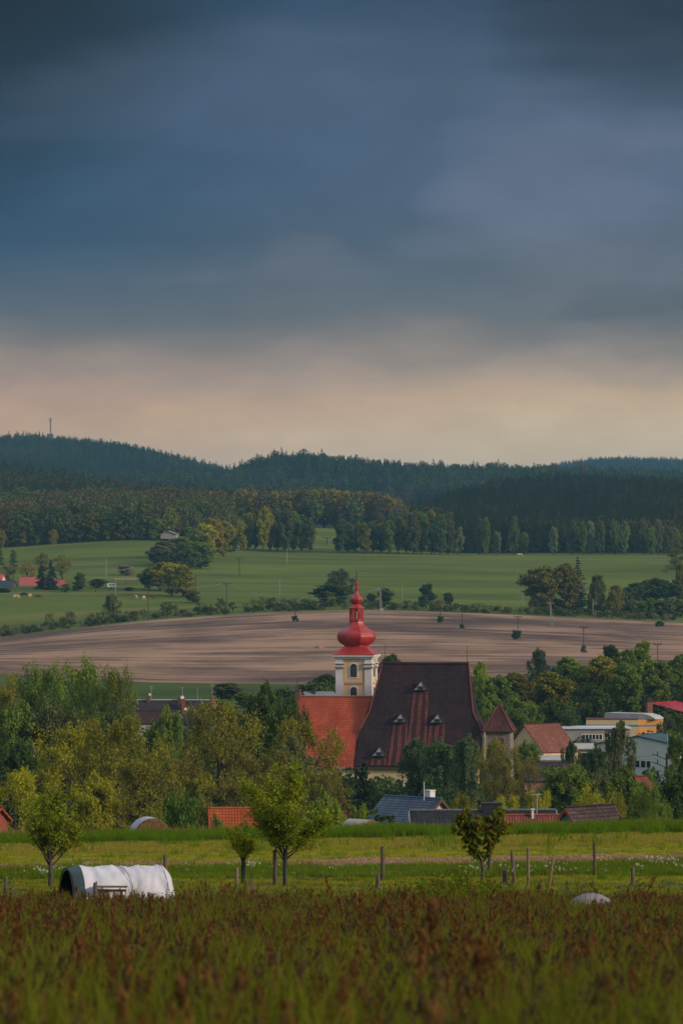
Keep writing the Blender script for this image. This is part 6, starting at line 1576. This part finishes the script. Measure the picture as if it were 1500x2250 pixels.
for a in ((14, 1927, 1968, 10, 'weathered post at the left edge by the dry stalks', POSTWOOD), (210, 1939, 1975, 10, 'short post in front of the white tunnel', POSTWOOD, 0, 93.5),
          (363, 1878, 1935, 8, 'post standing behind the right end of the white tunnel', POSTWOOD, 0, 109), (519, 1907, 1962, 8, 'pale post left of the thin sapling', PALEPOST, 1.5), (541, 1936, 1962, 10, 'short stump post at the foot of the thin sapling'),
          (603.5, 1868, 1945, 9, 'tall post just left of the round young tree'), (839.5, 1860, 1935, 9, 'tall post alone right of the round young tree'), (829, 1921, 1951, 9, 'short post before the tall lone one'),
          (1074, 1867, 1922, 9, 'tall post behind the heart-shaped tree'), (1107, 1912, 1940, 10, 'short post right of the heart-shaped tree'), (1128, 1868, 1940, 8, 'leaning grey post with a loop of wire right of the heart-shaped tree', POSTWOOD, -4.5),
          (1158.5, 1862, 1947, 7, 'slim knotty pale post, second right of the heart-shaped tree', PALEPOST), (1204, 1883, 1944, 6, 'thin crooked post leaning to the right', PALEPOST, 9), (1304, 1850, 1925, 8, 'thick tall dark post on the right'),
          (1387.5, 1906, 1944, 9, 'short stout post furthest right')): post(*a)
def fence_wires():
    order = [363, 603.5, 839.5, 1074, 1304]; b = MB()
    pts = [POSTS[k] for k in order]
    e0 = np.array(pts[0][:3]) * 2 - np.array(pts[1][:3]); e1 = np.array(pts[-1][:3]) * 2 - np.array(pts[-2][:3])
    for h in (.25, .5, .75):
        line = [(p[0], p[1] - .06, p[2] + h) for p in pts]; line.append((line[-1][0] * 1.7, line[-1][1] - 1.5, line[-1][2] - .05))
        b.tube(line, .003, 3, cap=False)
    o = b.build('fence_wire', plain('rusty_wire', (.18, .15, .12), .6)); tag(o, 'thin fence wires strung between the tall posts', 'wire')
fence_wires()
b = MB(); p = POSTS[1128]
b.tube([(p[0] - .05 + .02 * math.cos(t), p[1] - .06 + .02 * math.sin(t), p[2] + .42 - .12 * math.sin(t / 2) + .0 * t) for t in [i * .5 for i in range(12)]], .007, 4); tag(b.build('rope_loop', plain('white_rope', (.6, .58, .5), .9)), 'pale rope loop hanging on the leaning grey post', 'rope')

# ---------------------------------------------------------------- white tunnel (hooped animal shelter)
def tunnel():
    d = 95.0; k = d / F; x0 = (150 - 750) * k; cx = (276 - 750) * k
    z = zg1(cx, d); r = empty('tunnel_shelter', (cx, d, z), R(19)); tag(r, 'small tunnel shelter covered in wrinkled white sheet, its dark mouth on the left', 'shelter')
    H = P(266, 1900, d).z - z; Lh = 1.18; w = .76
    rng = random.Random(3); n = 56; m = 26; vs = []; fs = []
    hoops = [-1.0, -.5, .05, .78, 1.0]
    for i in range(n + 1):
        u = -1 + 2 * i / n
        dist = min(abs(u - h) for h in hoops)
        sag = .030 * min(1, dist / .3) + .05 * math.exp(-((u - .06 + .25 * math.cos(a_ := math.pi * .5)) / .09) ** 2)
        rr = 1 - sag
        taper = 1.0 if u < .72 else 1 - .45 * ((u - .72) / .28) ** 2
        for j in range(m + 1):
            a = math.pi * (j / m) * 1.10 - .05 * math.pi
            fold = -.07 * abs(mnoise.noise(Vector((u * 3.2 + a * .9, a * 1.1 - u * .8, 7)))) + .055 * mnoise.noise(Vector((u * 3 + a * 1.2, a * 1.5 - u, 2))) + .030 * mnoise.noise(Vector((u * 9 - a * 3, a * 3 + u * 2, 5))) + .008 * math.sin(u * 13 + 5 * a)
            yy = -math.cos(a) * w * (rr + fold) * (taper if True else 1)
            zz = max(-.02, math.sin(a) ** .86 * H * (rr + fold) * (taper * .75 + .25)) if math.sin(a) > 0 else -.02
            vs.append((u * Lh + .04 * math.sin(a * 2 + u * 3), yy, zz))
    for i in range(n):
        for j in range(m): q = i * (m + 1) + j; fs.append((q, q + 1, q + m + 2, q + m + 1))
    b = MB(); b.add(vs, fs, True)
    e0 = n * (m + 1); b.add([vs[e0 + j] for j in range(m + 1)], [tuple(range(m + 1))], True)
    sheet = plain('white_sheeting', (.60, .60, .64), .6, .10, 1.5, spec=.3, stain=(.40, .41, .46))
    b.build('cover', sheet, r)
    sm = MB()
    for u, wd in ((-.22, .011), (.78, .009)):
        sm.tube([(u * Lh + .04 * math.sin(a * 2 + u * 3) + (.28 * math.cos(a) * (1 if u < 0 else 0)), -math.cos(a) * w * 1.0, max(0, math.sin(a)) ** .86 * H * .985) for a in [math.pi * t / 16 for t in range(17)]], wd, 5, cap=False)
    sm.build('crease_lines', plain('crease_shade_grey', (.30, .29, .31), .7), r)  # dark arcs stand in for shade in the sheet's creases
    # dark green hem and a black sheet for the shade inside the left mouth
    hm = MB(); arc = [math.pi * t / 18 for t in range(19)]
    v1 = [(-Lh - .02 + (.20 * math.cos(a) * .0), -math.cos(a) * w * 1.02, math.sin(a) ** .86 * H * 1.02) for a in arc]; v2 = [(-Lh - .28, -math.cos(a) * w * .93, math.sin(a) ** .9 * H * .95 - .02) for a in arc]
    hm.add(v1 + v2, [(i, i + 1, i + 20, i + 19) for i in range(18)], True); hm.build('hem', plain('dark_teal_sheet', (.045, .085, .085), .5, .5, 4, spec=.4), r)
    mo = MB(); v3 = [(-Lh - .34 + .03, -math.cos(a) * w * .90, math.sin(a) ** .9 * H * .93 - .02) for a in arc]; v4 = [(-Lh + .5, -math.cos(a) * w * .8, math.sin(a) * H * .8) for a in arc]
    mo.add(v3 + v4, [(i, i + 19, i + 20, i + 1) for i in range(18)], True); mo.add(v4, [tuple(range(18, -1, -1))]); mo.build('mouth_shade', plain('mouth_shade_black', (.006, .006, .008), .8, .1, 2), r)
    hp = MB(); hp.tube([(-Lh - .32, -math.cos(a) * w * .93, math.sin(a) ** .9 * H * .955) for a in arc], .016, 6); hp.build('hoop', DARKMETAL, r)
    # wooden rack before it
    c = P(242, 1962, d - 1.15); zz = zg1(c.x, c.y); r2 = empty('plank_rack', (c.x, c.y, zz), R(-3)); tag(r2, 'low mossy plank rack standing in front of the white tunnel', 'rack')
    top = P(240, 1947, c.y).z - zz; hw = 37 * k
    b = MB(); b.box(-hw, hw, -.06, .16, top - .035, top); b.build('top_plank', plain('mossy_wood', (.17, .16, .06), .95, .4, 8), r2)
    b = MB(); b.box(-hw * .96, hw * .96, -.03, 0, top - .13, top - .075); b.build('rail', plain('dark_rail', (.07, .045, .05), .9), r2)
    for i in range(9): b = MB(); x = -hw * .92 + i * hw * .23; b.box(x - .025, x + .025, -.002, .02, -.05, top - .1); b.build('slat', PALEPOST if i % 2 else WHITE, r2)
tunnel()

# ---------------------------------------------------------------- bales and heap
def bale(px, top, w, d, label, rot, net=True, cover=None):
    rad = w / 2 * d / F; c = P(px, top, d); x = c.x; zc = c.z - rad
    r = empty('round_bale', (x, d, zc), rot); tag(r, label, 'bale')
    n = 40; b = MB(); L = .62
    ring = lambda rr, y: [(rr * math.cos(2 * math.pi * i / n), y, rr * math.sin(2 * math.pi * i / n)) for i in range(n)]
    A = ring(rad, -L); B = ring(rad, L)
    b.add(A + B, [(i, i + n, (i + 1) % n + n, (i + 1) % n) for i in range(n)], True); b.build('wrap', cover, r)
    h = MB(); vs = []; fs = []; rng = random.Random(int(px))
    rings = [1.0, .93, .85, .72, .58, .42, .25, .1]
    for s, y0 in ((-1, -L), (1, L)):
        base = len(vs)
        for q, f in enumerate(rings):
            for i in range(n): a = 2 * math.pi * i / n; vs.append((rad * f * math.cos(a), y0 + s * (.0 if q == 0 else .02 + rng.uniform(-.018, .018)) - s * (.0), rad * f * math.sin(a)))
        for q in range(len(rings) - 1):
            for i in range(n):
                j = (i + 1) % n; f_ = (base + q * n + i, base + q * n + j, base + (q + 1) * n + j, base + (q + 1) * n + i); fs.append(f_ if s < 0 else f_[::-1])
        f_ = tuple(base + (len(rings) - 1) * n + i for i in range(n)); fs.append(f_ if s < 0 else f_[::-1])
    h.add(vs, fs); h.build('hay', HAY, r)
def hay_mat():
    m, t = newmat('hay'); tc = t.new('ShaderNodeTexCoord').outputs['Object']
    sp = t.new('ShaderNodeSeparateXYZ', in_0=tc); rad = t.math('SQRT', t.math('ADD', t.math('POWER', sp.outputs[0], 2), t.math('POWER', sp.outputs[2], 2)))
    n = t.noise(tc, 9, 6, .7); f = t.math('FRACT', t.math('ADD', t.math('MULTIPLY', rad, 9), t.math('MULTIPLY', n, 1.2)))
    c = t.mix(f, (.15, .085, .040), (.26, .155, .075)); c = t.mix(t.math('MULTIPLY', n, .8), c, (.09, .05, .025))
    finish(t, bsdf(t, c, .95, n, .8, .03)); return m
HAY = hay_mat()
NETW = plain('white_net_wrap', (.45, .47, .50), .7, .2, 5)
bale(329, 1796, 82, 163, 'round straw bale in white net wrap behind the tall grass on the left', R(14), cover=NETW)
bale(792, 1800, 62, 168, 'pale wrapped round bale half hidden in the tall grass by the sapling bush', R(50), cover=plain('dull_wrap', (.40, .38, .33), .8, .25, 5))
def heap():
    d = 83.5; cx = (1297 - 750) * d / F; z = zg1(cx, d); r = empty('covered_heap', (cx, d, z), R(5)); tag(r, 'low rounded heap under a dusty whitish sheet in the meadow grass on the right', 'heap')
    H = P(1297, 1963, d).z - z; a = .58; vs = []; fs = []; n = 28; m = 12
    for i in range(m + 1):
        e = (math.pi / 2) * i / m
        for j in range(n):
            t = 2 * math.pi * j / n; q = 1 + .05 * mnoise.noise(Vector((math.cos(t) * 2, math.sin(t) * 2, e * 3)))
            vs.append((a * q * math.cos(e) ** .8 * math.cos(t) if i < m else 0, .7 * q * math.cos(e) ** .8 * math.sin(t) if i < m else 0, H * q * math.sin(e)))
    for i in range(m):
        for j in range(n): fs.append((i * n + j, i * n + (j + 1) % n, (i + 1) * n + (j + 1) % n, (i + 1) * n + j))
    b = MB(); b.add(vs, fs, True); b.build('sheet', plain('dusty_sheet', (.27, .23, .23), .8, .3, 7, stain=(.22, .18, .16)), r)
    b = MB()
    for u in (-.3, -.1, .1, .3): b.tube([(u + .03 * math.sin(e * 4), -.715 * math.cos(e), H * 1.01 * math.sin(e) * math.sqrt(max(0, 1 - (u / a) ** 2))) for e in [math.pi * t / 14 for t in range(15)]], .006, 4, cap=False)
    b.build('strings', plain('grey_string', (.2, .17, .17), .9), r)
heap()

# ---------------------------------------------------------------- poles and masts
CONC = plain('concrete_pole', (.30, .285, .25), .9, .2, 1); DWOOD = plain('dark_pole_wood', (.06, .045, .038), .95, .3, 2)
POLES = {}
def pole(px, top, base, d, kind, label, group='power line poles in the fields'):
    if d is None:
        ds = np.linspace(1010, 1990, 1200); xs = (px - 750) * ds / F; py = 1250 - zg(xs, ds) / ds * F; d = float(ds[int(np.argmin(np.abs(py - base)))])
    x = (px - 750) * d / F; z = zg1(x, d); H = max(3, P(px, top, d).z - z)
    r = empty('utility_pole', (x, d, z), R(random.Random(px).uniform(-12, 12))); tag(r, label, 'pole', group)
    mt = CONC if kind in 'cdl' else DWOOD; s = d / 1400
    b = MB(); b.tube([(0, 0, -.3), (0, 0, H)], [.17 * s, .11 * s], 7)
    if kind == 'd': b.tube([(.9 * s, 0, -.3), (.15, 0, H * .9)], [.17 * s, .1 * s], 6); b.box(-.1, 1.2, -.25, .25, H * .18, H * .3)
    if kind == 'l': b.tube([(-1.0 * s, 0, -.3), (-.05, 0, H * .8)], [.12 * s, .08 * s], 5); b.tube([(-.45 * s, 0, H * .4), (0, 0, H * .42)], .06, 4)
    b.build('post', mt, r)
    if kind in 'tdl':
        b = MB(); b.box(-1.5 * s, 1.5 * s, -.09 * s, .09 * s, H - .45, H - .25); b.tube([(-.9 * s, 0, H - .4), (0, 0, H - 1.3)], .05 * s, 4); b.tube([(.9 * s, 0, H - .4), (0, 0, H - 1.3)], .05 * s, 4); ca = b.build('crossarm', mt, r)
        for u in (-1.35, 0, 1.35): b = MB(); b.lathe([(.07 * s, H - .25), (.11 * s, H - .12), (.06 * s, H + .1), (.10 * s, H + .18), (.03 * s, H + .3)], 6, 0, (u * s, 0)); b.build('insulator', DARKMETAL, ca)
    POLES[px] = (x, d, z + H); return r
for a in ((233.5, 1226, 1272, None, 'c', 'pale slim pole on the upper left pasture'), (254.5, 1272, 1330, 1500, 'c', 'pale pole rising behind the thin leafless tree'), (211, 1276, 1311, 1590, 'w', 'thin dark pole at the farm, right of the round tree'),
          (326, 1286, 1362, 1452, 't', 'tall dark T pole at the edge of the brown field on the left'), (498, 1280, 1334, None, 't', 'dark T pole between the copse and the hedge'), (526, 1226, 1264, None, 't', 'dark T pole on the pasture below the bit of lane'),
          (430, 1262, 1300, None, 'w', 'thin dark pole right of the lower copse'), (630, 1205, 1240, None, 'c', 'pale pole high on the pasture before the copse'), (614, 1272, 1310, None, 'c', 'pale pole with a cap in the pasture left of the spire'),
          (700, 1286, 1318, None, 't', 'dark T pole left of the broad dark tree'), (718, 1180, 1206, 2080, 't', 'dim T pole in the bright gap between the woods'), (648, 1314, 1362, None, 't', 'T pole with a bush at its foot, left of the tower'),
          (834.5, 1292, 1355, None, 'd', 'double legged pale pole right beside the red spire'), (883, 1285, 1320, None, 'c', 'pale pole in the pasture right of the spire'), (967, 1320, 1365, None, 't', 'T pole with a bush at its foot, right of the tower'),
          (1014.5, 1328, 1378, None, 't', 'T pole with the smallest bush at its foot'), (1137, 1353, 1401, None, 't', 'T pole behind the largest round bush'), (1147, 1295, 1331, None, 'c', 'pale pole left of the brownish hedge tree'),
          (1208, 1323, 1376, None, 'd', 'double legged pale pole standing on the brown field'), (1301.5, 1316, 1352, 1470, 'c', 'pale pole in front of the right hedge'), (1281, 1376, 1431, None, 't', 'wide T pole with a bush, nearest on the brown field'),
          (1443.5, 1413, 1456, None, 't', 'wide T pole at the lower right corner of the brown field')): pole(*a)
def wire(a, b_, sag, label, rad, n=3, gap=1.3):
    m = MB()
    for k in range(n):
        off = (k - (n - 1) / 2) * gap; pts = []
        for i in range(13): t = i / 12; pts.append((a[0] + (b_[0] - a[0]) * t + off * .3, a[1] + (b_[1] - a[1]) * t + off, a[2] + (b_[2] - a[2]) * t - sag * 4 * t * (1 - t)))
        m.tube(pts, rad, 3, cap=False)
    tag(m.build('power_line', plain('aluminium_wire', (.40, .40, .40), .5)), label, 'cable', 'power lines over the fields')
for p0, p1, lb in ((326, 498, 'power line from the tall T pole at the left field edge'), (498, 648, 'power line left of the tower, from hedge to field'), (648, 834.5, 'power line passing behind the red spire'), (834.5, 967, 'power line right of the red spire'),
                   (967, 1208, 'power line over the middle of the brown field'), (1208, 1443.5, 'power line over the right of the brown field')):
    wire(POLES[p0], POLES[p1], 1.6, lb, .014, 2)

def village_pole():
    c = P(1463.5, 1655, 400); zb = zg1(c.x, 400) - c.z
    r = empty('utility_pole', c, R(10)); tag(r, 'dark wooden utility pole with brackets among the trees at the lower right', 'pole')
    b = MB(); b.tube([(0, 0, zb), (0, 0, 0)], [.15, .11], 8); b.build('post', DWOOD, r)
    for z in (-.15, -1.0): b = MB(); b.tube([(-.05, 0, z - .5), (-.9, 0, z - .15), (-1.55, 0, z + .1)], .045, 5); b.tube([(-1.0, 0, z - .1), (-.95, 0, z + .35)], .06, 5); b.build('bracket', DARKMETAL, r)
    b = MB(); b.box(.1, .45, -.15, .15, -.6, -.2); b.build('junction_box', DARKMETAL, r)
    m = MB()
    for k in range(3):
        a = c + Vector((-1.2 + k * .3, 0, -.2 - .35 * k)); e = P(1000, 1640 + 5 * k, 520)
        m.tube([a.lerp(e, t / 10) - Vector((0, 0, 1.2 * 4 * t / 10 * (1 - t / 10))) for t in range(11)], .012, 3, cap=False)
    tag(m.build('power_line', plain('dark_wire', (.05, .05, .05), .6)), 'three dark overhead cables leaving the village pole to the left', 'cable')
    for px, top, lb in ((1474, 1690, 'pale slim garden pole right of the dark utility pole'), (1481, 1688, 'second pale slim garden pole right of the dark utility pole')):
        cc = P(px, top, 380); b = MB(); b.tube([(0, 0, -6), (0, 0, 0)], .08, 6); b.box(-.3, .3, -.04, .04, -.6, -.5); o = b.build('garden_pole', PALEPOST); o.location = cc; tag(o, lb, 'pole')
village_pole()

def masts():
    d = 4560; px = 111.5; x = (px - 750) * d / F; z = zg1(x, d) ; top = P(px, 918, d).z; H = top - z
    r = empty('radio_mast', (x, d, z)); tag(r, 'slender radio mast on top of the left hill', 'mast')
    b = MB(); b.lathe([(.95, 0), (.75, H * .7), (.55, H)], 6); b.build('shaft', plain('grey_mast', (.22, .22, .22)), r)
    for f, w in ((.97, 1.7), (.90, 1.6), (.80, 1.2), (.62, 1.1)):
        b = MB(); b.lathe([(w, H * f - 1.1), (w, H * f + .5)], 6); b.build('antenna', plain('antenna_grey', (.30, .29, .29)), r)
    b = MB(); b.box(-4, 3, -3, 3, -1, 19.5); b.build('mast_house', plain('mast_hut', (.16, .15, .15)), r)
    d = 2700; px = 1283.5; x = (px - 750) * d / F; z = zg1(x, d); H = P(px, 1013, d).z - z
    r = empty('lattice_tower', (x, d, z)); tag(r, 'lattice tower with a square platform cage over the dark spruce wood', 'tower')
    b = MB(); w = 1.1
    for sx, sy in ((-1, -1), (1, -1), (1, 1), (-1, 1)): b.tube([(sx * w, sy * w, 0), (sx * w * .6, sy * w * .6, H * .9)], .14, 4)
    for i in range(12):
        z0 = H * .9 * i / 12; z1_ = H * .9 * (i + 1) / 12
        for s in (-1, 1): b.tube([(-w * .9 * s, -w, z0), (w * .8 * s, -w * .9, z1_)], .08, 3); b.tube([(w, -w * .9 * s, z0), (w * .9, w * .8 * s, z1_)], .08, 3)
    b.build('frame', plain('tower_steel', (.10, .08, .07)), r)
    b = MB()
    q = 1.55
    for zz in (H - 7, H - 4.3, H - .2): b.box(-q, q, -q, q, zz, zz + .22)
    for sx in (-1, 0, 1):
        for sy in (-1, 1): b.tube([(sx * q, sy * q, H - 7), (sx * q, sy * q, H)], .12, 4)
    b.build('platform', MATS['tower_steel'], r)
    b = MB(); b.box(-.5, .5, -1.9, -1.6, H - 5.6, H - 1.5); b.build('antenna', MATS['tower_steel'], r)
    b = MB(); b.lathe([(.5, 0), (.5, .3), (.1, .35)], 10); o = b.build('dish', MATS['antenna_grey'], r); o.location = (1.6, -1.4, H - 5.2); o.rotation_euler = (R(90), 0, 0)
masts()

# ---------------------------------------------------------------- cows, people, far small things
def skin_obj(name, joints, edges, radii, mat, sub=1):
    me = bpy.data.meshes.new(name); me.from_pydata(joints, edges, [])
    o = bpy.data.objects.new(name, me); COL.objects.link(o)
    o.modifiers.new('skin', 'SKIN').use_smooth_shade = True
    sd = o.modifiers.new('sub', 'SUBSURF'); sd.levels = sub; sd.render_levels = sub
    for i, rr in enumerate(radii): me.skin_vertices[0].data[i].radius = (rr, rr) if not isinstance(rr, tuple) else rr
    me.skin_vertices[0].data[0].use_root = True
    me.materials.append(mat); return o
COW_J = [(0, 0, 1.05), (.55, 0, 1.05), (.95, 0, 1.15), (1.35, 0, .85), (1.62, 0, .42), (1.78, 0, .18), (-.55, 0, 1.08), (-.9, 0, 1.15),
         (.75, .24, .62), (.72, .24, .32), (.72, .24, .03), (.75, -.24, .62), (.82, -.24, .32), (.80, -.24, .03),
         (-.85, .24, .72), (-.98, .24, .40), (-.92, .24, .03), (-.85, -.24, .72), (-.95, -.24, .40), (-.86, -.24, .03), (-1.12, 0, 1.0), (-1.16, 0, .5),
         (1.5, .16, .62), (1.5, -.16, .62)]
COW_E = [(0, 1), (1, 2), (2, 3), (3, 4), (4, 5), (0, 6), (6, 7), (1, 8), (8, 9), (9, 10), (1, 11), (11, 12), (12, 13), (6, 14), (14, 15), (15, 16), (6, 17), (17, 18), (18, 19), (7, 20), (20, 21), (3, 22), (3, 23)]
COW_R = [.40, .36, .28, .18, .16, .10, .38, .26, .13, .07, .06, .13, .07, .06, .15, .08, .06, .15, .08, .06, .04, .03, .03, .03]
def cow(px, base, d, col, label, rot, flip=1):
    m = plain('hide_' + ('pale' if col[0] > .4 else 'brown' if col[0] > .1 else 'dark'), col, .9, .25, 1.2)
    o = skin_obj('cow', COW_J, COW_E, COW_R, m); x = (px - 750) * d / F
    o.location = (x, d, zg1(x, d)); o.rotation_euler = (0, 0, R(rot)); o.scale = (1.15, 1.15, 1.15); tag(o, label, 'cow', 'cattle on the far pasture')
CR = (.62, .42, .26); BR = (.13, .05, .03); DK = (.03, .02, .02)
for a in ((36, 1314, 1556, CR, 'cream cow near the left edge, standing before the slate farm barn', 20), (66.5, 1312, 1560, CR, 'smaller cream cow between the brown one and the barn', 80), (84, 1314, 1556, BR, 'brown cow grazing before the dark spruces', 5),
          (54, 1309, 1566, DK, 'dark cow beside the leftmost cream one', 170), (298.5, 1320, 1550, CR, 'largest cream cow, left of the three by the copse', 120), (316, 1322, 1546, CR, 'cream cow in the middle of the three by the copse', 75), (332, 1320, 1552, (.35, .13, .08), 'reddish cow on the right of the three by the copse', 10),
          (1141, 1219, 1985, CR, 'lone pale cow at the top of the right pasture', 15)): cow(*a)
def person(px, d, shirt, label, rot):
    x = (px - 750) * d / F; z = zg1(x, d); skin = plain('skin', (.42, .25, .18), .7, .05, 2); cl = plain('clothing_' + shirt[0], shirt[1], .9, .15, 3)
    J = [(0, 0, .98), (0, 0, 1.22), (0, 0, 1.42), (0, .01, 1.52), (0, 0, 1.62), (0, 0, 1.74), (.10, 0, .9), (.12, -.03, .5), (.13, 0, .08), (.13, -.14, .04), (-.10, 0, .9), (-.12, .05, .5), (-.13, .06, .08), (-.13, -.08, .04),
         (.19, 0, 1.42), (.25, .02, 1.14), (.25, -.08, .9), (.25, -.1, .8), (-.19, 0, 1.42), (-.25, .02, 1.14), (-.25, -.08, .9), (-.25, -.1, .8)]
    E = [(0, 1), (1, 2), (2, 3), (3, 4), (4, 5), (0, 6), (6, 7), (7, 8), (8, 9), (0, 10), (10, 11), (11, 12), (12, 13), (2, 14), (14, 15), (15, 16), (16, 17), (2, 18), (18, 19), (19, 20), (20, 21)]
    Rr = [.15, .14, .14, .055, .09, .075, .095, .065, .045, .04, .095, .065, .045, .04, .065, .048, .036, .04, .065, .048, .036, .04]
    o = skin_obj('person', J, E, Rr, skin); o.location = (x, d, z); o.rotation_euler = (0, 0, R(rot)); tag(o, label, 'person')
    body = [(1, 1, 1) for _ in J]
    c = skin_obj('jacket', [J[0], J[1], J[2], J[14], J[15], J[16], J[18], J[19], J[20]], [(0, 1), (1, 2), (2, 3), (3, 4), (4, 5), (2, 6), (6, 7), (7, 8)], [.175, .165, .16, .08, .062, .05, .08, .062, .05], cl); c.parent = o
    t = skin_obj('trousers', [J[0], J[6], J[7], J[8], J[10], J[11], J[12]], [(0, 1), (1, 2), (2, 3), (0, 4), (4, 5), (5, 6)], [.165, .11, .08, .06, .11, .08, .06], plain('trousers_dark', (.02, .022, .03), .9)); t.parent = o
    h = skin_obj('hair', [(0, .02, 1.68), (0, .03, 1.76)], [(0, 1)], [.10, .085], plain('hair_dark', (.03, .02, .015), .9)); h.parent = o
person(182, 1456, ('teal', (.02, .10, .11)), 'left one of two people by the brown field, in a teal jacket', 10)
person(186.5, 1457, ('black', (.012, .013, .02)), 'right one of two people by the brown field, in black clothes', -15)

def small_far():
    # white caravan by the farm
    c = P(246, 1295, 1615); x, d = c.x, c.y; z = zg1(x, d); r = empty('caravan', (x, d, z), R(8)); tag(r, 'small white caravan right of the farm', 'caravan')
    s = .95
    b = MB(); b.prism([(-2 * s, .45), (1.9 * s, .45), (2.1 * s, 1.2), (1.8 * s, 2.3 * s), (-1.8 * s, 2.35 * s), (-2.1 * s, 1.4)], -1, 1); b.build('body', plain('caravan_white', (.74, .74, .74), .5, .08, 1), r)
    for u in (-1.1, .2): b = MB(); b.box(u * s, (u + .9) * s, -1.03, -1.002, 1.4 * s, 1.95 * s); b.build('window', GLASS, r)
    for u in (-.3,):
        for sy in (-1.02, .9): b = MB(); b.lathe([(.33, 0), (.33, .14)], 12); o = b.build('wheel', DARKMETAL, r); o.rotation_euler = (R(90), 0, 0); o.location = (u, sy + .12, .33)
    b = MB(); b.tube([(-2 * s, 0, .5), (-3.4 * s, 0, .5)], .06, 5); b.build('drawbar', DARKMETAL, r)
    # bit of lane between the copses
    b = MB(); pts = [(518, 2002), (524, 2020), (530, 2050), (534, 2090)]
    L_, R_ = [], []
    for px, d in pts:
        for lst, o in ((L_, -2.2), (R_, 2.2)): x = (px - 750) * d / F + o; lst.append((x, d, zg1(x, d) + .12))
    b.add(L_ + R_, [(i, i + 4, i + 5, i + 1) for i in range(3)]); b.f = [tuple(reversed(f)) for f in b.f]
    tag(b.build('lane', plain('lane_gravel', (.30, .25, .23), .95, .2, .2)), kind='structure')
    # wooden pen on the pasture, lighter stones
    c = P(277, 1283, 1640); r = empty('field_shelter', (c.x, c.y, zg1(c.x, c.y)), R(5)); tag(r, 'long low field shelter with a rusty brown roof right of the caravan', 'shelter')
    b = MB(); b.slab([(-5, 2, 3.0), (-5, -2, 2.4), (5, -2, 2.4), (5, 2, 3.0)], .15); b.build('roof', plain('rusty_sheet', (.30, .17, .12), .7, .2, .5), r)
    for u in (-4.6, 0, 4.6):
        for v in (-1.8, 1.8): b = MB(); b.tube([(u, v, -.2), (u, v, 2.35)], .1, 5); b.build('leg', WOOD, r)
    # pale stone on the field
    c = P(701, 1421, 1170); z = zg1(c.x, c.y)
    b = MB(); rr = random.Random(2); b.lathe([(1.3, -.2), (1.2, .3), (.8, .7), (.2, .9)], 9); b.v = [(x * rr.uniform(.8, 1.2), y * rr.uniform(.8, 1.2), z_ * rr.uniform(.8, 1.1)) for x, y, z_ in b.v]
    o = b.build('straw_heap', plain('straw_tan', (.34, .20, .12), .95, .3, 1)); o.location = (c.x, c.y, z); tag(o, 'small tan straw heap on the brown field left of the tower', 'heap')
small_far()

# ---------------------------------------------------------------- air
def haze():
    b = MB(); b.box(-5200, 5200, -85, 9050, -62, 205); m, t = newmat('haze_air')
    v = t.new('ShaderNodeVolumePrincipled'); v.inputs['Color'].default_value = (.24, .58, .80, 1); v.inputs['Density'].default_value = HAZE; v.inputs['Anisotropy'].default_value = 0
    o = t.new('ShaderNodeOutputMaterial'); t.l.new(v.outputs[0], o.inputs[1])
    tag(b.build('haze', m), 'thin blue evening haze over the valley', 'haze', kind='stuff')
HAZE = 6.5e-5
haze()
